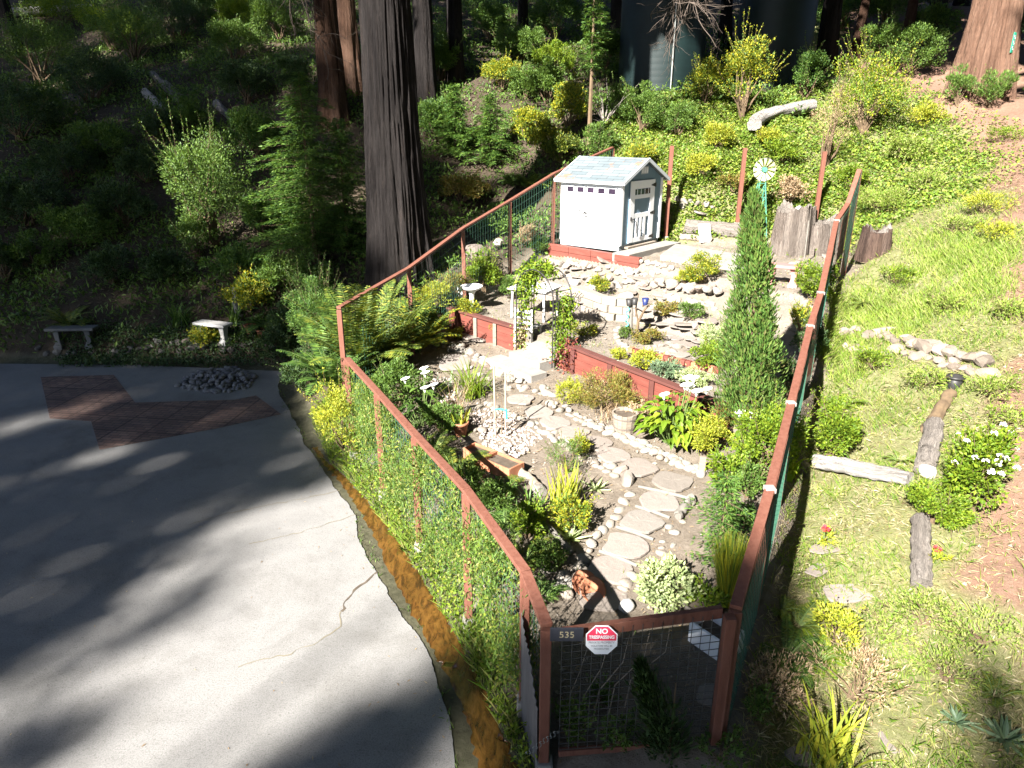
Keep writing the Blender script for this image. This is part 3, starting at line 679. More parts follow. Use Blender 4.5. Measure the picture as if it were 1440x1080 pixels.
    for z in (1.62, .88, .24):
        mb = MB(); mb.add([(-.048, y1-.20, z-.012), (-.048, y1-.20, z+.012), (-.048, y1-.01, z+.05), (-.048, y1-.01, z-.05)], [[0,1,2,3]]); mb.box((-.05, y1+.02, z), (.012, .06, .11)); mb.ch = [(V@Q, f) for V, f in mb.ch]; mb.build('hinge', BLACK, d, world=False)
    mb = MB().tube([(-.05, y0+.07, .80), (-.10, y0+.10, .80), (-.10, y0+.26, .70), (-.09, y0+.33, .60), (-.08, y0+.34, .40)], .011, 6); mb.box((-.05, y0+.07, .80), (.012, .05, .09)); mb.ch = [(V@Q, f) for V, f in mb.ch]; mb.build('handle', BLACK, d, world=False)
    # sill plank before the door
    B((-.07, 1.0, .06), (.12, 1.5, .05), 'threshold', GREYWOOD)
shed()
def sheddeck():
    # red timber edging and concrete walk before the shed
    a, b = G(772, 357), G(900, 379); c = G(1000,352)
    a[2] = b[2] = 2.05
    t = thing('timber_edging', 'low red timber edging along the foot of the white shed', 'retaining wall', a)
    z = 2.36; L = np.linalg.norm((b-a)[:2]); n = 4
    for i in range(n):
        p = a+(b-a)*i/n; q = a+(b-a)*(i+1)/n; d = unit(q-p)
        for k in range(2):
            o = .006*((i+k) % 2)
            MB().bar(np.array([p[0], p[1]-o, z-.095-k*.175])+d*.006, np.array([q[0], q[1]-o, z-.095-k*.175])-d*.006, .14, .168).build('timber', REDWALL, t, bevel=.008)
    F = np.array([2.83,18.9,0]); ux = np.array([-.76,.65,0]); uy = np.array([.65,.76,0])
    def slab(p, l, w, h, z, name, lab, mat):
        P = [p, p+uy*l, p+uy*l-ux*w, p-ux*w]; P = [np.array([q[0], q[1], z]) for q in P]
        solo(MB().poly(P, h), name, mat, lab, 'paving', loc=P[0], bevel=.01)
    slab(F-ux*.16-uy*.55, 2.75, .5, .3, 2.375, 'concrete_slab', 'pale concrete slab lying along the shed door side', CONC)
    P = [G(928,366), G(1045,384), G(1046,366), G(950,350)]
    P = [np.array([p[0], p[1], 2.36]) for p in P]
    solo(MB().poly(P, .3), 'concrete_slab', CONC, 'long bright concrete slab leading from the shed towards the cypress', 'paving', loc=P[0], bevel=.012)
sheddeck()
def tanks():
    m = MAT('tank_plastic', [(.002,.007,.007),(.004,.013,.013)], 2, .55, spec=.3)
    for px0, px1, pyb, y, hgt, lab in ((872, 990, 118, 30.5, 3.6, 'dark green water tank on the left of the pair, dappled with light'), (1036, 1138, 118, 31.5, 4.2, 'dark green water tank on the right of the pair, behind yellow bush')):
        b = Yp((px0+px1)/2, pyb, y); r = (px1-px0)*dep(b)/FP/2; b[1] += r*.3; zb = min(H(b[0], b[1]), b[2])-.3
        t = thing('water_tank', lab, 'tank', (b[0], b[1], zb))
        prof = [(r, 0)]
        for i in range(14):
            z0 = .2+i*(hgt-.5)/14; dz = (hgt-.5)/14; prof += [(r, z0), (r-.002, z0+dz*.25), (r-.002, z0+dz*.35), (r, z0+dz*.6)]
        MB().lathe(prof+[(r, hgt)], n=48).build('shell', m, t, world=False, smooth=True)
        MB().lathe([(r+.02, hgt-.02), (r*.97, hgt+.12), (r*.7, hgt+.45), (r*.25, hgt+.68), (.25, hgt+.7)], n=48).build('dome', m, t, world=False, smooth=True)
        MB().lathe([(.25, hgt+.68), (.27, hgt+.78), (.05, hgt+.83), (.001, hgt+.83)], n=20).build('lid', m, t, world=False, smooth=True)
        if px0 < 900: MB().tube([(.1, -r-.06, 0), (.1, -r-.06, hgt)], .03, 8).build('level_pipe', GREYWIRE, t, world=False)
tanks()
# ------------------------------------------------------------------ plant shapes (meshes in local space, foot at the origin)
def rs(seed): return np.random.default_rng(seed)
def sph(r, n):
    v = r.normal(size=(n, 3)); return unit(v)
def bush(seed, rx, ry, h, n, lf, wd, clumps=26, up=.25, cs=.34, low=.0, hang=0.):
    """leaf clumps through a lumpy crown of half-widths rx, ry and height h"""
    r = rs(seed); c = sph(r, clumps); rad_ = r.uniform(.35, .92, clumps)**.6
    c = c*rad_[:, None]; c[:, 2] = np.where(c[:, 2] < -.5, -c[:, 2]*.6, c[:, 2])
    C = np.stack([c[:, 0]*rx, c[:, 1]*ry, h*(.5+low)+c[:, 2]*h*.42], 1)*r.uniform(.86, 1.12, (clumps, 1))
    s = r.uniform(.6, 1.25, clumps)*cs*(rx*ry*h*.5)**(1/3)
    k = r.integers(0, clumps, n); o = sph(r, n)*np.cbrt(r.uniform(.15, 1, n))[:, None]; o[:, 2] *= .8
    P = C[k]+o*s[k][:, None]; P[:, 2] = np.maximum(P[:, 2], .02)
    out = unit(P-np.array([0, 0, h*.35])+1e-6)
    D = unit(o*.7+out*.5+np.array([0, 0, up-hang])+r.normal(0, .45, (n, 3)))
    N = unit(np.array([0, 0, 1.])+out*.5+r.normal(0, .5, (n, 3)))
    m = leafmb(MB(), P, D, N, lf*r.uniform(.45, 1.4, n), wd*r.uniform(.6, 1.3, n)); st = MB()
    for j in range(int(8+clumps*.5)):
        i = r.integers(0, min(clumps, 14)); d = unit(C[i]-np.array([0, 0, h*.3])+r.normal(0, .12*h, 3)+[0, 0, h*.18]); l = h*r.uniform(.16, .40); q = max(6, int(l/lf*2.6)); t_ = r.uniform(.1, 1, q)[:, None]
        B = C[i]+d*(s[i]*.6+l*t_)+r.normal(0, .15*lf, (q, 3)); leafmb(m, B, d*.7+r.normal(0, .6, (q, 3)), r.normal(0, .5, (q, 3))+[0,0,1], lf*r.uniform(.4, 1., q), wd*r.uniform(.5, 1., q))
        st.tube([C[i], C[i]+d*(s[i]*.6+l)], [.004, .0015], 4, False)
    for i in range(min(clumps, 14)):
        a = np.array([r.normal(0, rx*.06), r.normal(0, ry*.06), 0]); q = C[i]*[.9,.9,.85]; mid = (a+q)/2+r.normal(0, .05*h, 3)
        st.tube([a, mid*[.8,.8,1], q], [h*.016+.004, h*.010+.002, .002], 5)
    return m, st
def fern(seed, n, L, w=.13, arch=.7, up=.8, pin=32):
    r = rs(seed); m = MB(); st = MB()
    for i in range(n):
        a = r.uniform(0, 6.283); l = L*r.uniform(.65, 1.1); u = up*r.uniform(.6, 1.35); t = np.linspace(0, 1, pin)
        d = np.array([math.cos(a), math.sin(a)]); s = np.array([-d[1], d[0], 0])
        x = l*(t*.55+t*t*.35*arch); z = l*(u*t-arch*.75*t**2.2)
        P = np.stack([x*d[0], x*d[1], np.maximum(z, -.02)], 1)+[d[0]*.04, d[1]*.04, 0]
        T = unit(np.gradient(P, axis=0)); pw = w*l/.9*np.sin(np.pi*np.clip(t*.93+.07, 0, 1))**.6*(t > .1)
        Nn = unit(np.cross(s, T)); Nn = np.where(Nn[:, 2:3] < 0, -Nn, Nn)
        for sg in (1, -1):
            D = unit(s*sg+T*.35-Nn*.12+r.normal(0, .06, (pin, 3))); ok = pw > .01
            leafmb(m, P[ok], D[ok], Nn[ok], pw[ok], l*.95/pin*np.ones(ok.sum()), .1)
        st.tube(P[::3], np.linspace(.006, .002, len(P[::3])), 4, False)
    return m, st
def straps(seed, n, L, w, arch=.6, up=1.0, spread=.12, seg=6, stiff=1.6):
    r = rs(seed); m = MB()
    for i in range(n):
        a = r.uniform(0, 6.283); l = L*r.uniform(.55, 1.1); t = np.linspace(0, 1, seg); ar = arch*r.uniform(.3, 1.3)
        d = np.array([math.cos(a), math.sin(a), 0]); s = np.array([-d[1], d[0], 0]); b = np.array([r.normal(0, spread), r.normal(0, spread), 0])
        P = b+d*(l*(t*.25+ar*.5*t**2))[:, None]+np.array([0, 0, 1])*(l*(up*t-ar*.62*t**stiff*t))[:, None]; P[:, 2] = np.maximum(P[:, 2], .01)
        ww = w*r.uniform(.7, 1.2)*(1-t**2.2)*.5+.0015
        V = np.stack([P-s*ww[:, None], P+s*ww[:, None]], 1).reshape(-1, 3)
        m.add(V, [[2*k, 2*k+1, 2*k+3, 2*k+2] for k in range(seg-1)])
    return m
def conifer(seed, h, rad_, n=46, lf=.09, droop=.15, bare=.06, dens=1.0):
    """sapling: whorled flat sprays on a thin trunk"""
    r = rs(seed); m = MB(); st = MB().tube([(0,0,0),(r.normal(0,.02),r.normal(0,.02),h*.5),(0,0,h)], [h*.014+.008, h*.009+.004, .003], 6)
    for i in range(n):
        f = bare+(1-bare)*((i+.5)/n)**.9; z = h*f; a = i*2.4+r.normal(0, .4); l = rad_*(1-f)**.7*r.uniform(.4, 1.25)*(1+.3*math.sin(a*2+seed)+.25*math.sin(f*14+a+seed))+.04
        d = np.array([math.cos(a), math.sin(a), 0]); s = np.array([-d[1], d[0], 0]); k = max(4, int(l/.07*dens)); t = np.linspace(.08, 1, k)
        P = d*(l*t)[:, None]+np.array([0, 0, 1])*(z+l*(.25*t-droop*2.2*t*t))[:, None]
        st.tube([(0,0,z), P[-1]], [.006, .002], 4, False)
        for sg in (1, -1, 0):
            q = int(k*3.2); j = r.integers(0, k, q); tw = l*.34*(1-.6*t[j])*r.uniform(.5, 1.2, q)
            B = P[j]+s*sg*(tw*r.uniform(0, 1, q))[:, None]+np.array([0,0,1])*r.normal(0, .02, q)[:, None]
            D = unit(s*sg+d*.9+np.array([0,0,-.15])+r.normal(0, .3, (q, 3)))
            leafmb(m, B, D, np.array([0,0,1.])+r.normal(0, .35, (q, 3)), lf*r.uniform(.5, 1.4, q), lf*r.uniform(.15, .3, q), .1)
    return m, st
def cypress(seed, h, rmax, n=15000):
    r = rs(seed); m = MB(); ncl = 330
    f = r.uniform(0.01, .985, ncl); a = r.uniform(0, 6.283, ncl)
    def rad_(f): return rmax*np.interp(f, [0,.06,.3,.5,.7,.88,1], [.9,1,.92,.7,.47,.26,.04])
    rc = rad_(f)*r.uniform(.5, 1.05, ncl)*(1+.10*np.sin(f*31+a*2)); C = np.stack([rc*np.cos(a)-.30*f, rc*np.sin(a), f*h], 1); cs = (.03+.12*rad_(f)/rmax)*r.uniform(.7,1.3,ncl)
    k = r.integers(0, ncl, n); o = sph(r, n)*np.cbrt(r.uniform(.1, 1, n))[:, None]; o[:, 2] *= 1.7
    P = C[k]+o*cs[k][:, None]; P[:, 2] = np.maximum(P[:, 2], .02)
    sh = r.random(n) < .12; P[sh] += unit(P[sh]*[1,1,0]+1e-6)*r.uniform(.02, .12, (sh.sum(), 1))*(rad_(np.clip(P[sh, 2]/h, 0, 1))/rmax)[:, None]
    out = unit(P*[1,1,0]+1e-6); D = unit(out*.5+np.array([0,0,1.1])+o*.3+r.normal(0, .28, (n, 3)))
    leafmb(m, P, D, out+r.normal(0, .3, (n, 3)), r.uniform(.05, .12, n), r.uniform(.018, .035, n), .2)
    return m, MB().tube([(0,0,-.1),(-.22,0,h*.9)], [.07,.015], 8)
def agave(seed, n, L, w):
    r = rs(seed); m = MB()
    for i in range(n):
        a = i*2.4+r.normal(0, .15); tl = .35+.9*i/n; t = np.linspace(0, 1, 7); l = L*r.uniform(.8, 1.1)*(.75+.3*min(1, i/n+.3))
        d = np.array([math.cos(a), math.sin(a), 0]); s = np.array([-d[1], d[0], 0]); el = tl*1.25
        P = d*(l*(t*math.cos(1.5-el)))[:, None]+np.array([0,0,1])*(l*(t*math.sin(1.5-el)*.9+.1*t*t+.05*(1-t)))[:, None]
        ww = w*(.45+1.1*t*(1-t)*1.7)*(1-t**3)*.5+.001
        V = np.stack([P-s*ww[:, None]+[0,0,.012], P-[0,0,.004], P+s*ww[:, None]+[0,0,.012]], 1).reshape(-1, 3)
        m.add(V, [[3*k+j, 3*k+j+1, 3*k+j+4, 3*k+j+3] for k in range(6) for j in (0, 1)])
    return m
def calla(seed, n, h, sp, lf=.26):
    r = rs(seed); m = MB(); st = MB()
    for i in range(n):
        a = r.uniform(0, 6.283); q = sp*math.sqrt(r.uniform(0, 1)); z = h*r.uniform(.3, .85)*(1.1-.5*q/sp)
        p = np.array([q*math.cos(a), q*math.sin(a), z]); d = np.array([math.cos(a), math.sin(a), r.uniform(-.35, .35)])+r.normal(0, .25, 3); d = unit(d)
        s = unit(np.cross(d, [0,0,1])); nn = np.cross(s, d); l = lf*r.uniform(.7, 1.25); t = np.linspace(0, 1, 7)
        P = p+d*(l*t)[:, None]-np.array([0,0,1])*(.35*l*t*t)[:, None]; ww = l*.62*np.interp(t, [0,.12,.35,.7,.9,1], [.15,.85,1,.6,.2,0])*.5
        V = np.stack([P-s*ww[:, None]+nn*(ww*.35)[:, None], P, P+s*ww[:, None]+nn*(ww*.35)[:, None]], 1).reshape(-1, 3)
        m.add(V, [[3*k+j, 3*k+j+1, 3*k+j+4, 3*k+j+3] for k in range(6) for j in (0, 1)])
        if i % 2 == 0: st.tube([(p[0]*.25, p[1]*.25, 0), (p[0]*.7, p[1]*.7, z*.7), p], [.009, .007, .004], 5, False)
    return m, st
def spathe(seed, s=.10):
    r = rs(seed); m = MB(); th = np.linspace(0, 2*np.pi, 13); 
    for k, (r0, z0, r1, z1) in enumerate([(.10,0,.28,.5),(.28,.5,.6,.95),(.6,.95,.95,1.08)]):
        A = np.stack([r0*np.cos(th)*s, r0*np.sin(th)*s*.9, (z0+.25*z0*np.cos(th))*s], 1); B = np.stack([r1*np.cos(th)*s, r1*np.sin(th)*s*.9, (z1+.25*z1*np.cos(th))*s], 1)
        m.add(np.concatenate([A, B]), [[i, i+1, 13+i+1, 13+i] for i in range(12)])
    return m
def flowerball(seed, s, n=26, petal=.5):
    r = rs(seed); o = sph(r, n); o[:, 2] = np.abs(o[:, 2]); P = o*s*.55
    return leafmb(MB(), P, unit(o+r.normal(0,.5,(n,3))), o+r.normal(0,.4,(n,3)), s*petal, s*petal*.8, .1)
def grasstuft(seed, n, h, spr, w=.008):
    r = rs(seed); a = r.uniform(0, 6.283, n); q = spr*np.sqrt(r.uniform(0, 1, n))*.4
    P = np.stack([q*np.cos(a), q*np.sin(a), 0*a], 1); l = h*r.uniform(.5, 1.15, n); ln = r.uniform(.1, .75, n)*spr/h
    m = MB(); t = np.linspace(0, 1, 5); D = np.stack([np.cos(a), np.sin(a)], 1); S = np.stack([-D[:, 1], D[:, 0], 0*a], 1)
    V = []
    for tt in t:
        c = P+np.c_[D*(l*ln*tt**1.6)[:, None], l*(tt-.35*ln*tt**2.4)]; ww = w*(1-tt**2)*.5+.0008
        V += [c-S*ww, c+S*ww]
    V = np.stack(V, 1); k = 10; F = np.concatenate([np.array([[2*j, 2*j+1, 2*j+3, 2*j+2]])+np.arange(n)[:, None]*k for j in range(4)])
    return m.add(V.reshape(-1, 3), F)

def put(name, label, cat, p, parts, group=None, rz=0, sc=1):
    """a plant: an empty at its foot with its parts below; parts: (name, MB or mesh, material)"""
    t = thing(name, label, cat, p, group, rz)
    if sc != 1: t.scale = (sc,)*3
    for nm, mb, mat in parts:
        if isinstance(mb, MB):
            if mb.ch: mb.build(nm, mat, t, world=False)
        else:
            o = bpy.data.objects.new(nm, mb); COL.objects.link(o); o.parent = t
    return t
_seed = [100]
def sd(): _seed[0] += 1; return _seed[0]
def shrub(px, py, wpx, hpx, label, mat, lf=.045, n=None, name='shrub', cat='shrub', p=None, flowers=None, clumps=26, wd=None, stem=STEM, up=.25, cs=.34, deep=1.0, group=None, hang=0, lightk=1.0):
    p = G(px, py) if p is None else p
    w = px2m(wpx, p)/2; h = px2m(hpx, p)/ .95
    n = int((n or np.clip(7.5*w*h*2/(lf*lf*.5), 250, 9000))*lightk)
    m, st = bush(sd(), w*.92, w*.92*deep, h, n, lf, wd or lf*.55, clumps, up, cs, hang=hang)
    t = put(name, label, cat, p, [('foliage', m, mat), ('stems', st, stem)], group)
    if flowers:
        fm, k, s, fmat = flowers; r = rs(sd()); mb = None
        for i in range(k):
            o = sph(r, 1)[0]; o[2] = abs(o[2])*.9+.05; o[1] = -abs(o[1]) if r.uniform() < .75 else o[1]
            q = np.array([o[0]*w*.95, o[1]*w*.95, h*.52+o[2]*h*.5]); f = fm(sd(), s)
            f.ch = [(V+q, F) for V, F in f.ch]; f.build('flower', fmat, t, world=False)
    return t
# ------------------------------------------------------------------ rocks
def rockmesh(seed, sub=2, rough=.22, flat=1.0, boxy=0.):
    bm = bmesh.new(); bmesh.ops.create_icosphere(bm, subdivisions=sub, radius=.5); r = rs(seed)
    V = np.array([v.co[:] for v in bm.verts]); F = np.array([[v.index for v in f.verts] for f in bm.faces]); bm.free()
    if boxy: V = np.sign(V)*np.abs(V)**(1-boxy*.55)*.5**(boxy*.55)
    U = unit(V); k = r.normal(size=(7, 3))*2.2; ph = r.uniform(0, 6.28, 7)
    d = 1+rough*sum(np.sin(U@k[i]*1.5+ph[i]) for i in range(7))/3.2
    for _ in range(5 if rough < .2 else 14):          # flat faces
        nrm = sph(r, 1)[0]; lim = r.uniform(.34, .44) if rough < .2 else r.uniform(.27, .42); pr = (V*d[:, None])@nrm; d = np.where(pr > lim, d*lim/np.maximum(pr, 1e-6), d)
    return MB().add(V*d[:, None]*[1, 1, flat], F)
ROCKS = {}; WHITEST = MAT('white_stone', [(.30,.29,.27),(.40,.39,.37)], 5, .9, .01, 20, fine=.2)
def flatmesh(seed, n):
    r = rs(seed); m = 20; th = np.linspace(0, 2*np.pi, m, endpoint=False); cr = np.sort(r.uniform(0, 6.28, r.integers(5, 8)))
    e = (np.abs(np.cos(th))**3.2+np.abs(np.sin(th))**3.2)**(-1/3.2)*.5; e = e*(1+.06*np.sin(th*3+r.uniform(0, 6))+.04*np.sin(th*5+r.uniform(0, 6))+r.normal(0, .018, m))
    rings = []
    for f, z in ((1.0, -.5), (1.0, .32), (.95, .45), (.6, .5), (.25, .48)): rings.append(np.stack([e*f*np.cos(th), e*f*np.sin(th), z*.16*np.ones(m)+(r.normal(0, .006, m) if z > 0 else 0)], 1))
    V = np.concatenate(rings+[np.array([[0, 0, .08]])]); F = [[k*m+i, k*m+(i+1) % m, (k+1)*m+(i+1) % m, (k+1)*m+i] for k in range(4) for i in range(m)]
    return MB().add(V, F).add(V, [[4*m+i, 4*m+(i+1) % m, 5*m] for i in range(m)])
def rockset(kind):
    if kind not in ROCKS:
        mat, n, rough, flat, boxy = {'cobble': (PALESTONE, 7, .12, .62, .1), 'rock': (STONE, 7, .28, .75, .35), 'brown': (BROWNSTONE, 8, .3, .7, .35), 'flat': (FLAG, 6, .22, .16, .45), 'dark': (DARKSTONE, 6, .28, .75, .3), 'white': (WHITEST, 3, .12, .7, .1)}[kind]
        L = []
        for i in range(n):
            o = (flatmesh(40+i, 20) if kind == 'flat' else rockmesh(i*3+len(ROCKS)*31, 2, rough, flat, boxy)).build('stone', mat, smooth=kind in ('cobble', 'white')); me = o.data; bpy.data.objects.remove(o); L.append(me)
        ROCKS[kind] = L
    return ROCKS[kind]
_rr = random.Random(5)
def stone(p, s, kind, name, label, cat='stone', group=None, sz=None, rz=None, sink=.25, tilt=.15):
    me = _rr.choice(rockset(kind)); o = bpy.data.objects.new(name, me); COL.objects.link(o)
    k = {'cobble': .62, 'brown': .7, 'rock': .75, 'flat': .16, 'dark': .75, 'white': .7}[kind]
    s = s if hasattr(s, '__len__') else (s, s*_rr.uniform(.7, 1), s*_rr.uniform(.8, 1.05))
    o.scale = s; o.location = (p[0], p[1], p[2]+s[2]*k*(.5-sink)); o.rotation_euler = (_rr.gauss(0, tilt), _rr.gauss(0, tilt), _rr.uniform(0, 6.28) if rz is None else rz)
    return tag(o, label, cat, group)
def along(pxs, n):
    P = np.array(pxs, float); d = np.r_[0, np.cumsum(np.hypot(*np.diff(P, axis=0).T))]; t = np.linspace(0, d[-1], n)
    return list(zip(np.interp(t, d, P[:, 0]), np.interp(t, d, P[:, 1])))
def row(pxs, n, size, kind, name, label, group, jit=2.0, lift=0, vary=.4, cat='stone', sink=.36):
    for i, (a, b) in enumerate(along(pxs, n)):
        p = G(a+_rr.gauss(0, jit), b+_rr.gauss(0, jit*.5)); p[2] += lift
        stone(p, size*_rr.uniform(1-vary, 1+vary), kind, name, label, cat, group, sink=sink)
cob = lambda lab: dict(kind='cobble', name='border_stone', label=lab)
L1 = 'rounded pale cobble in the border on the upper side of the stone path'; g1 = 'cobbles edging the upper side of the path'
for dx, dy, n in ((0, 0, 30), (9, -3, 26)):
    row([(776+dx,570+dy),(800+dx,588+dy),(850+dx,607+dy),(905+dx,632+dy),(955+dx,655+dy),(984+dx*.3,668+dy)], n, .165, group=g1, **cob(L1))
L2 = 'pale cobble in the border between the stone path and the bare soil bed'; g2 = 'cobbles edging the lower side of the path'
for dx, dy, n in ((0, 0, 18), (8, -4, 14)):
    row([(748+dx,600+dy),(778+dx,618+dy),(806+dx,638+dy),(840+dx,657+dy),(862+dx,668+dy)], n, .16, group=g2, **cob(L2))
L3 = 'round cobble in the single line running down beside the stepped stone path'; g3 = 'single line of cobbles beside the steps'
row([(887,699),(872,722),(855,742),(838,757),(826,780),(816,800)], 11, .18, group=g3, jit=1, vary=.15, **cob(L3))
L4 = 'pale stone in the loose edge on the right of the stepped stone path'; g4 = 'loose stones right of the steps'
row([(952,738),(940,760),(925,785),(905,805),(888,822),(878,840)], 15, .15, group=g4, jit=4, **cob(L4))
L5 = 'cobble in the ring around the gravel patch below the staked sapling'; g5 = 'cobbles round the gravel patch'
row([(640,583),(660,575),(690,572),(735,592),(742,604)], 14, .15, group=g5, jit=3, **cob(L5))
row([(632,590),(640,610),(672,603),(690,610),(706,606)], 12, .14, group=g5, jit=4, **cob(L5))
L6 = 'cobble in the heap at the foot of the arch steps'; g6 = 'cobbles heaped by the arch steps'
row([(737,545),(752,556),(765,548),(775,560)], 14, .15, group=g6, jit=6, **cob(L6))
for q, s, lab in (((871,668),.30,'pale boulder at the bend of the stone path, left of two'),((884,679),.34,'pinkish grey boulder at the bend of the stone path, right of two')): stone(G(*q), s, 'rock', 'boulder', lab, 'boulder')
L7 = 'big rounded stone lying in the shadow near the gate'; g7 = 'rounded stones by the gate'
for q in ((793,816),(803,824),(786,830),(812,818),(797,838),(772,805)): stone(G(*q), _rr.uniform(.18,.26), 'cobble', 'round_stone', L7, 'stone', g7)
stone(G(880,856), .2, 'white', 'white_stone', 'white round stone by the path just inside the gate', 'stone')
# stepping stones and log risers
PV = [(732,565,34),(757,582,36),(780,597,38),(807,611,38),(838,627,40),(862,643,42),(897,661,46),(945,681,50),(926,709,50),(902,738,52),(880,772,56),(858,806,58),(846,842,62)]
for i, (a, b, w) in enumerate(PV):
    p = G(a, b); s = px2m(w, p)
    stone(p+[0,0,.03], (s*1.06, s*1.04, s*.42), 'flat', 'stepping_stone', 'flat flagstone set in the soil of the winding path' if i not in (12,) else 'flagstone nearest the gate, crossed by the fence shadow', 'paver', 'flagstones of the garden path' if i != 12 else None, sink=.36, tilt=.025)
for i, (a, b, c, d, lab) in enumerate([(898,687,967,704,'thin pale log riser, topmost of the path steps'),(894,716,942,731,'thin pale log riser, second from the top of the path steps'),(867,745,919,762,'thin pale log riser, third from the top of the path steps'),(843,779,896,800,'thin pale log riser, lowest of the path steps')]):
    p, q = G(a, b), G(c, d); m = (p+q)/2+[0,0,.03]
    solo(MB().tube([p+[0,0,.022], m+[0,0,.004], q+[0,0,.022]], [.026,.03,.025], 10), 'log_riser', PALEWOOD, lab, 'step edging', loc=m, smooth=True)
def log(a, b, r0, r1, name, label, mat, lift=0., n=14, cat='log', bend=0, wig=.03, seed=1, warp=True):
    r = rs(seed); p = G(*a); q = G(*b); t = np.linspace(0, 1, 16); P = p+(q-p)*t[:, None]; e = unit(np.array([-(q-p)[1], (q-p)[0], 0]))
    P = P+e*(bend*np.sin(np.pi*t))[:, None]+r.normal(0, wig*.3, (16, 3)); P[:, 2] += lift+(r0+(r1-r0)*t)*.75
    ph = r.uniform(0, 6, 5)
    wp = (lambda th, s: 1+.07*np.sin(3*th+ph[0]+s*4)+.05*np.sin(7*th+ph[1]+s*9)+.03*np.sin(15*th+s*21)) if warp else None
    m = P.mean(0); qd = Vector((0, 0, 1)).rotation_difference(Vector(unit(P[-1]-P[0]))); RM = np.array(qd.to_matrix())
    o = solo(MB().tube((P-m)@RM, r0+(r1-r0)*t, n*2, True, wp), name, mat, label, cat, smooth=True); o.location = tuple(m); o.rotation_euler = qd.to_euler(); return o
LOGGREY = bark('bark_log_grey', [(.08,.07,.06),(.18,.158,.138),(.26,.232,.205),(.33,.30,.27)])
WHITELOG = bark('bark_log_white', [(.18,.16,.14),(.28,.26,.24),(.36,.34,.32),(.42,.40,.38)])
log((972,706), (953,734), .07, .06, 'edging_log', 'short pale log edging the right of the path steps', PALEWOOD, seed=3)
log((704,640), (757,690), .06, .07, 'edging_log', 'weathered log edging the bare soil bed beside the rectangular pots', GREYWOOD, seed=4)
log((772,747), (806,780), .045, .045, 'edging_log', 'thin log edging near the curled aloe, crossed by rail shadow', PALEWOOD, seed=5)
stone(G(757,690), .3, 'rock', 'boulder', 'pale knobbly rock at the end of the edging log', 'boulder')
MBp = MB(); p = G(986,668); solo(MB().bar(p, p+[0,0,.28], .05, .09), 'marker_board', GREYWOOD, 'short weathered board standing at the end of the cobble border', 'board', loc=p, bevel=.004)
# ------------------------------------------------------------------ retaining walls, arch, steps
def boardwall(a, b, npost, label, ztop=1.30, pale=()):
    a = np.array([a[0], a[1], 0]); b = np.array([b[0], b[1], 0]); e = unit(b-a); nn = np.array([e[1], -e[0], 0.])
    if nn[1] > 0: nn = -nn
    t = thing('red_retaining_wall', label, 'retaining wall', (a[0], a[1], .8))
    for k in range(3):
        z = ztop-.08-k*.19; MB().bar(a+nn*(.045+.003*(k % 2))+[0,0,z], b+nn*(.045+.003*(k % 2))+[0,0,z], .045, .186).build('board', REDWALL, t, bevel=.004)
    MB().bar(a+nn*.03+[0,0,ztop+.035]-e*.04, b+nn*.03+[0,0,ztop+.035]+e*.04, .17, .045).build('cap_board', REDCAP, t, bevel=.005)
    for i in range(npost):
        f = (i+.5)/npost if npost > 1 else .5; p = a+(b-a)*(f if i not in pale else f)+nn*.105
        MB().bar(p+[0,0,.6], p+[0,0,ztop-.0], .085, .075).build('post', GREYWOOD if i in pale else REDCAP, t, bevel=.005)
    return t
dirL = unit(WM-WA); dirR = unit(WB-WM)
boardwall(WA-dirL*.02, WM-dirL*.42, 4, 'red boarded retaining wall left of the vine arch', pale=(1,2,3))
boardwall(WM+dirR*.55, WB+dirR*.25, 4, 'long red boarded retaining wall right of the vine arch')
solo(MB().bar(np.array([*(WM-dirL*.36),.62])+[-.06,-.08,0], np.array([*(WM-dirL*.36),1.35])+[-.06,-.08,0], .11, .11), 'wall_post', PALEWOOD, 'pale square post ending the left red wall at the steps', 'post', loc=(WM[0]-.3, WM[1]+.2, .62), bevel=.008)
def steps():
    c = np.array([*(WM+dirR*.06), 0]); e = np.array([*unit(dirL+dirR), 0]); nn = np.array([*unit(-(N1+N2)), 0])
    for i, (off, z, lab) in enumerate([(-.02, 1.12, 'top pinkish concrete step under the vine arch'),(.38, .97, 'middle pinkish concrete step below the vine arch'),(.8, .85, 'lowest long pale step below the vine arch')]):
        w = (.46, .5, .75)[i]; p = c+nn*off
        P = [p-e*w+nn*.2, p+e*w+nn*.2, p+e*w-nn*.22, p-e*w-nn*.22]; P = [np.array([q[0], q[1], z]) for q in P]
        solo(MB().poly(P, .3), 'step', CONC, lab, 'step', loc=P[0], bevel=.015)
steps()
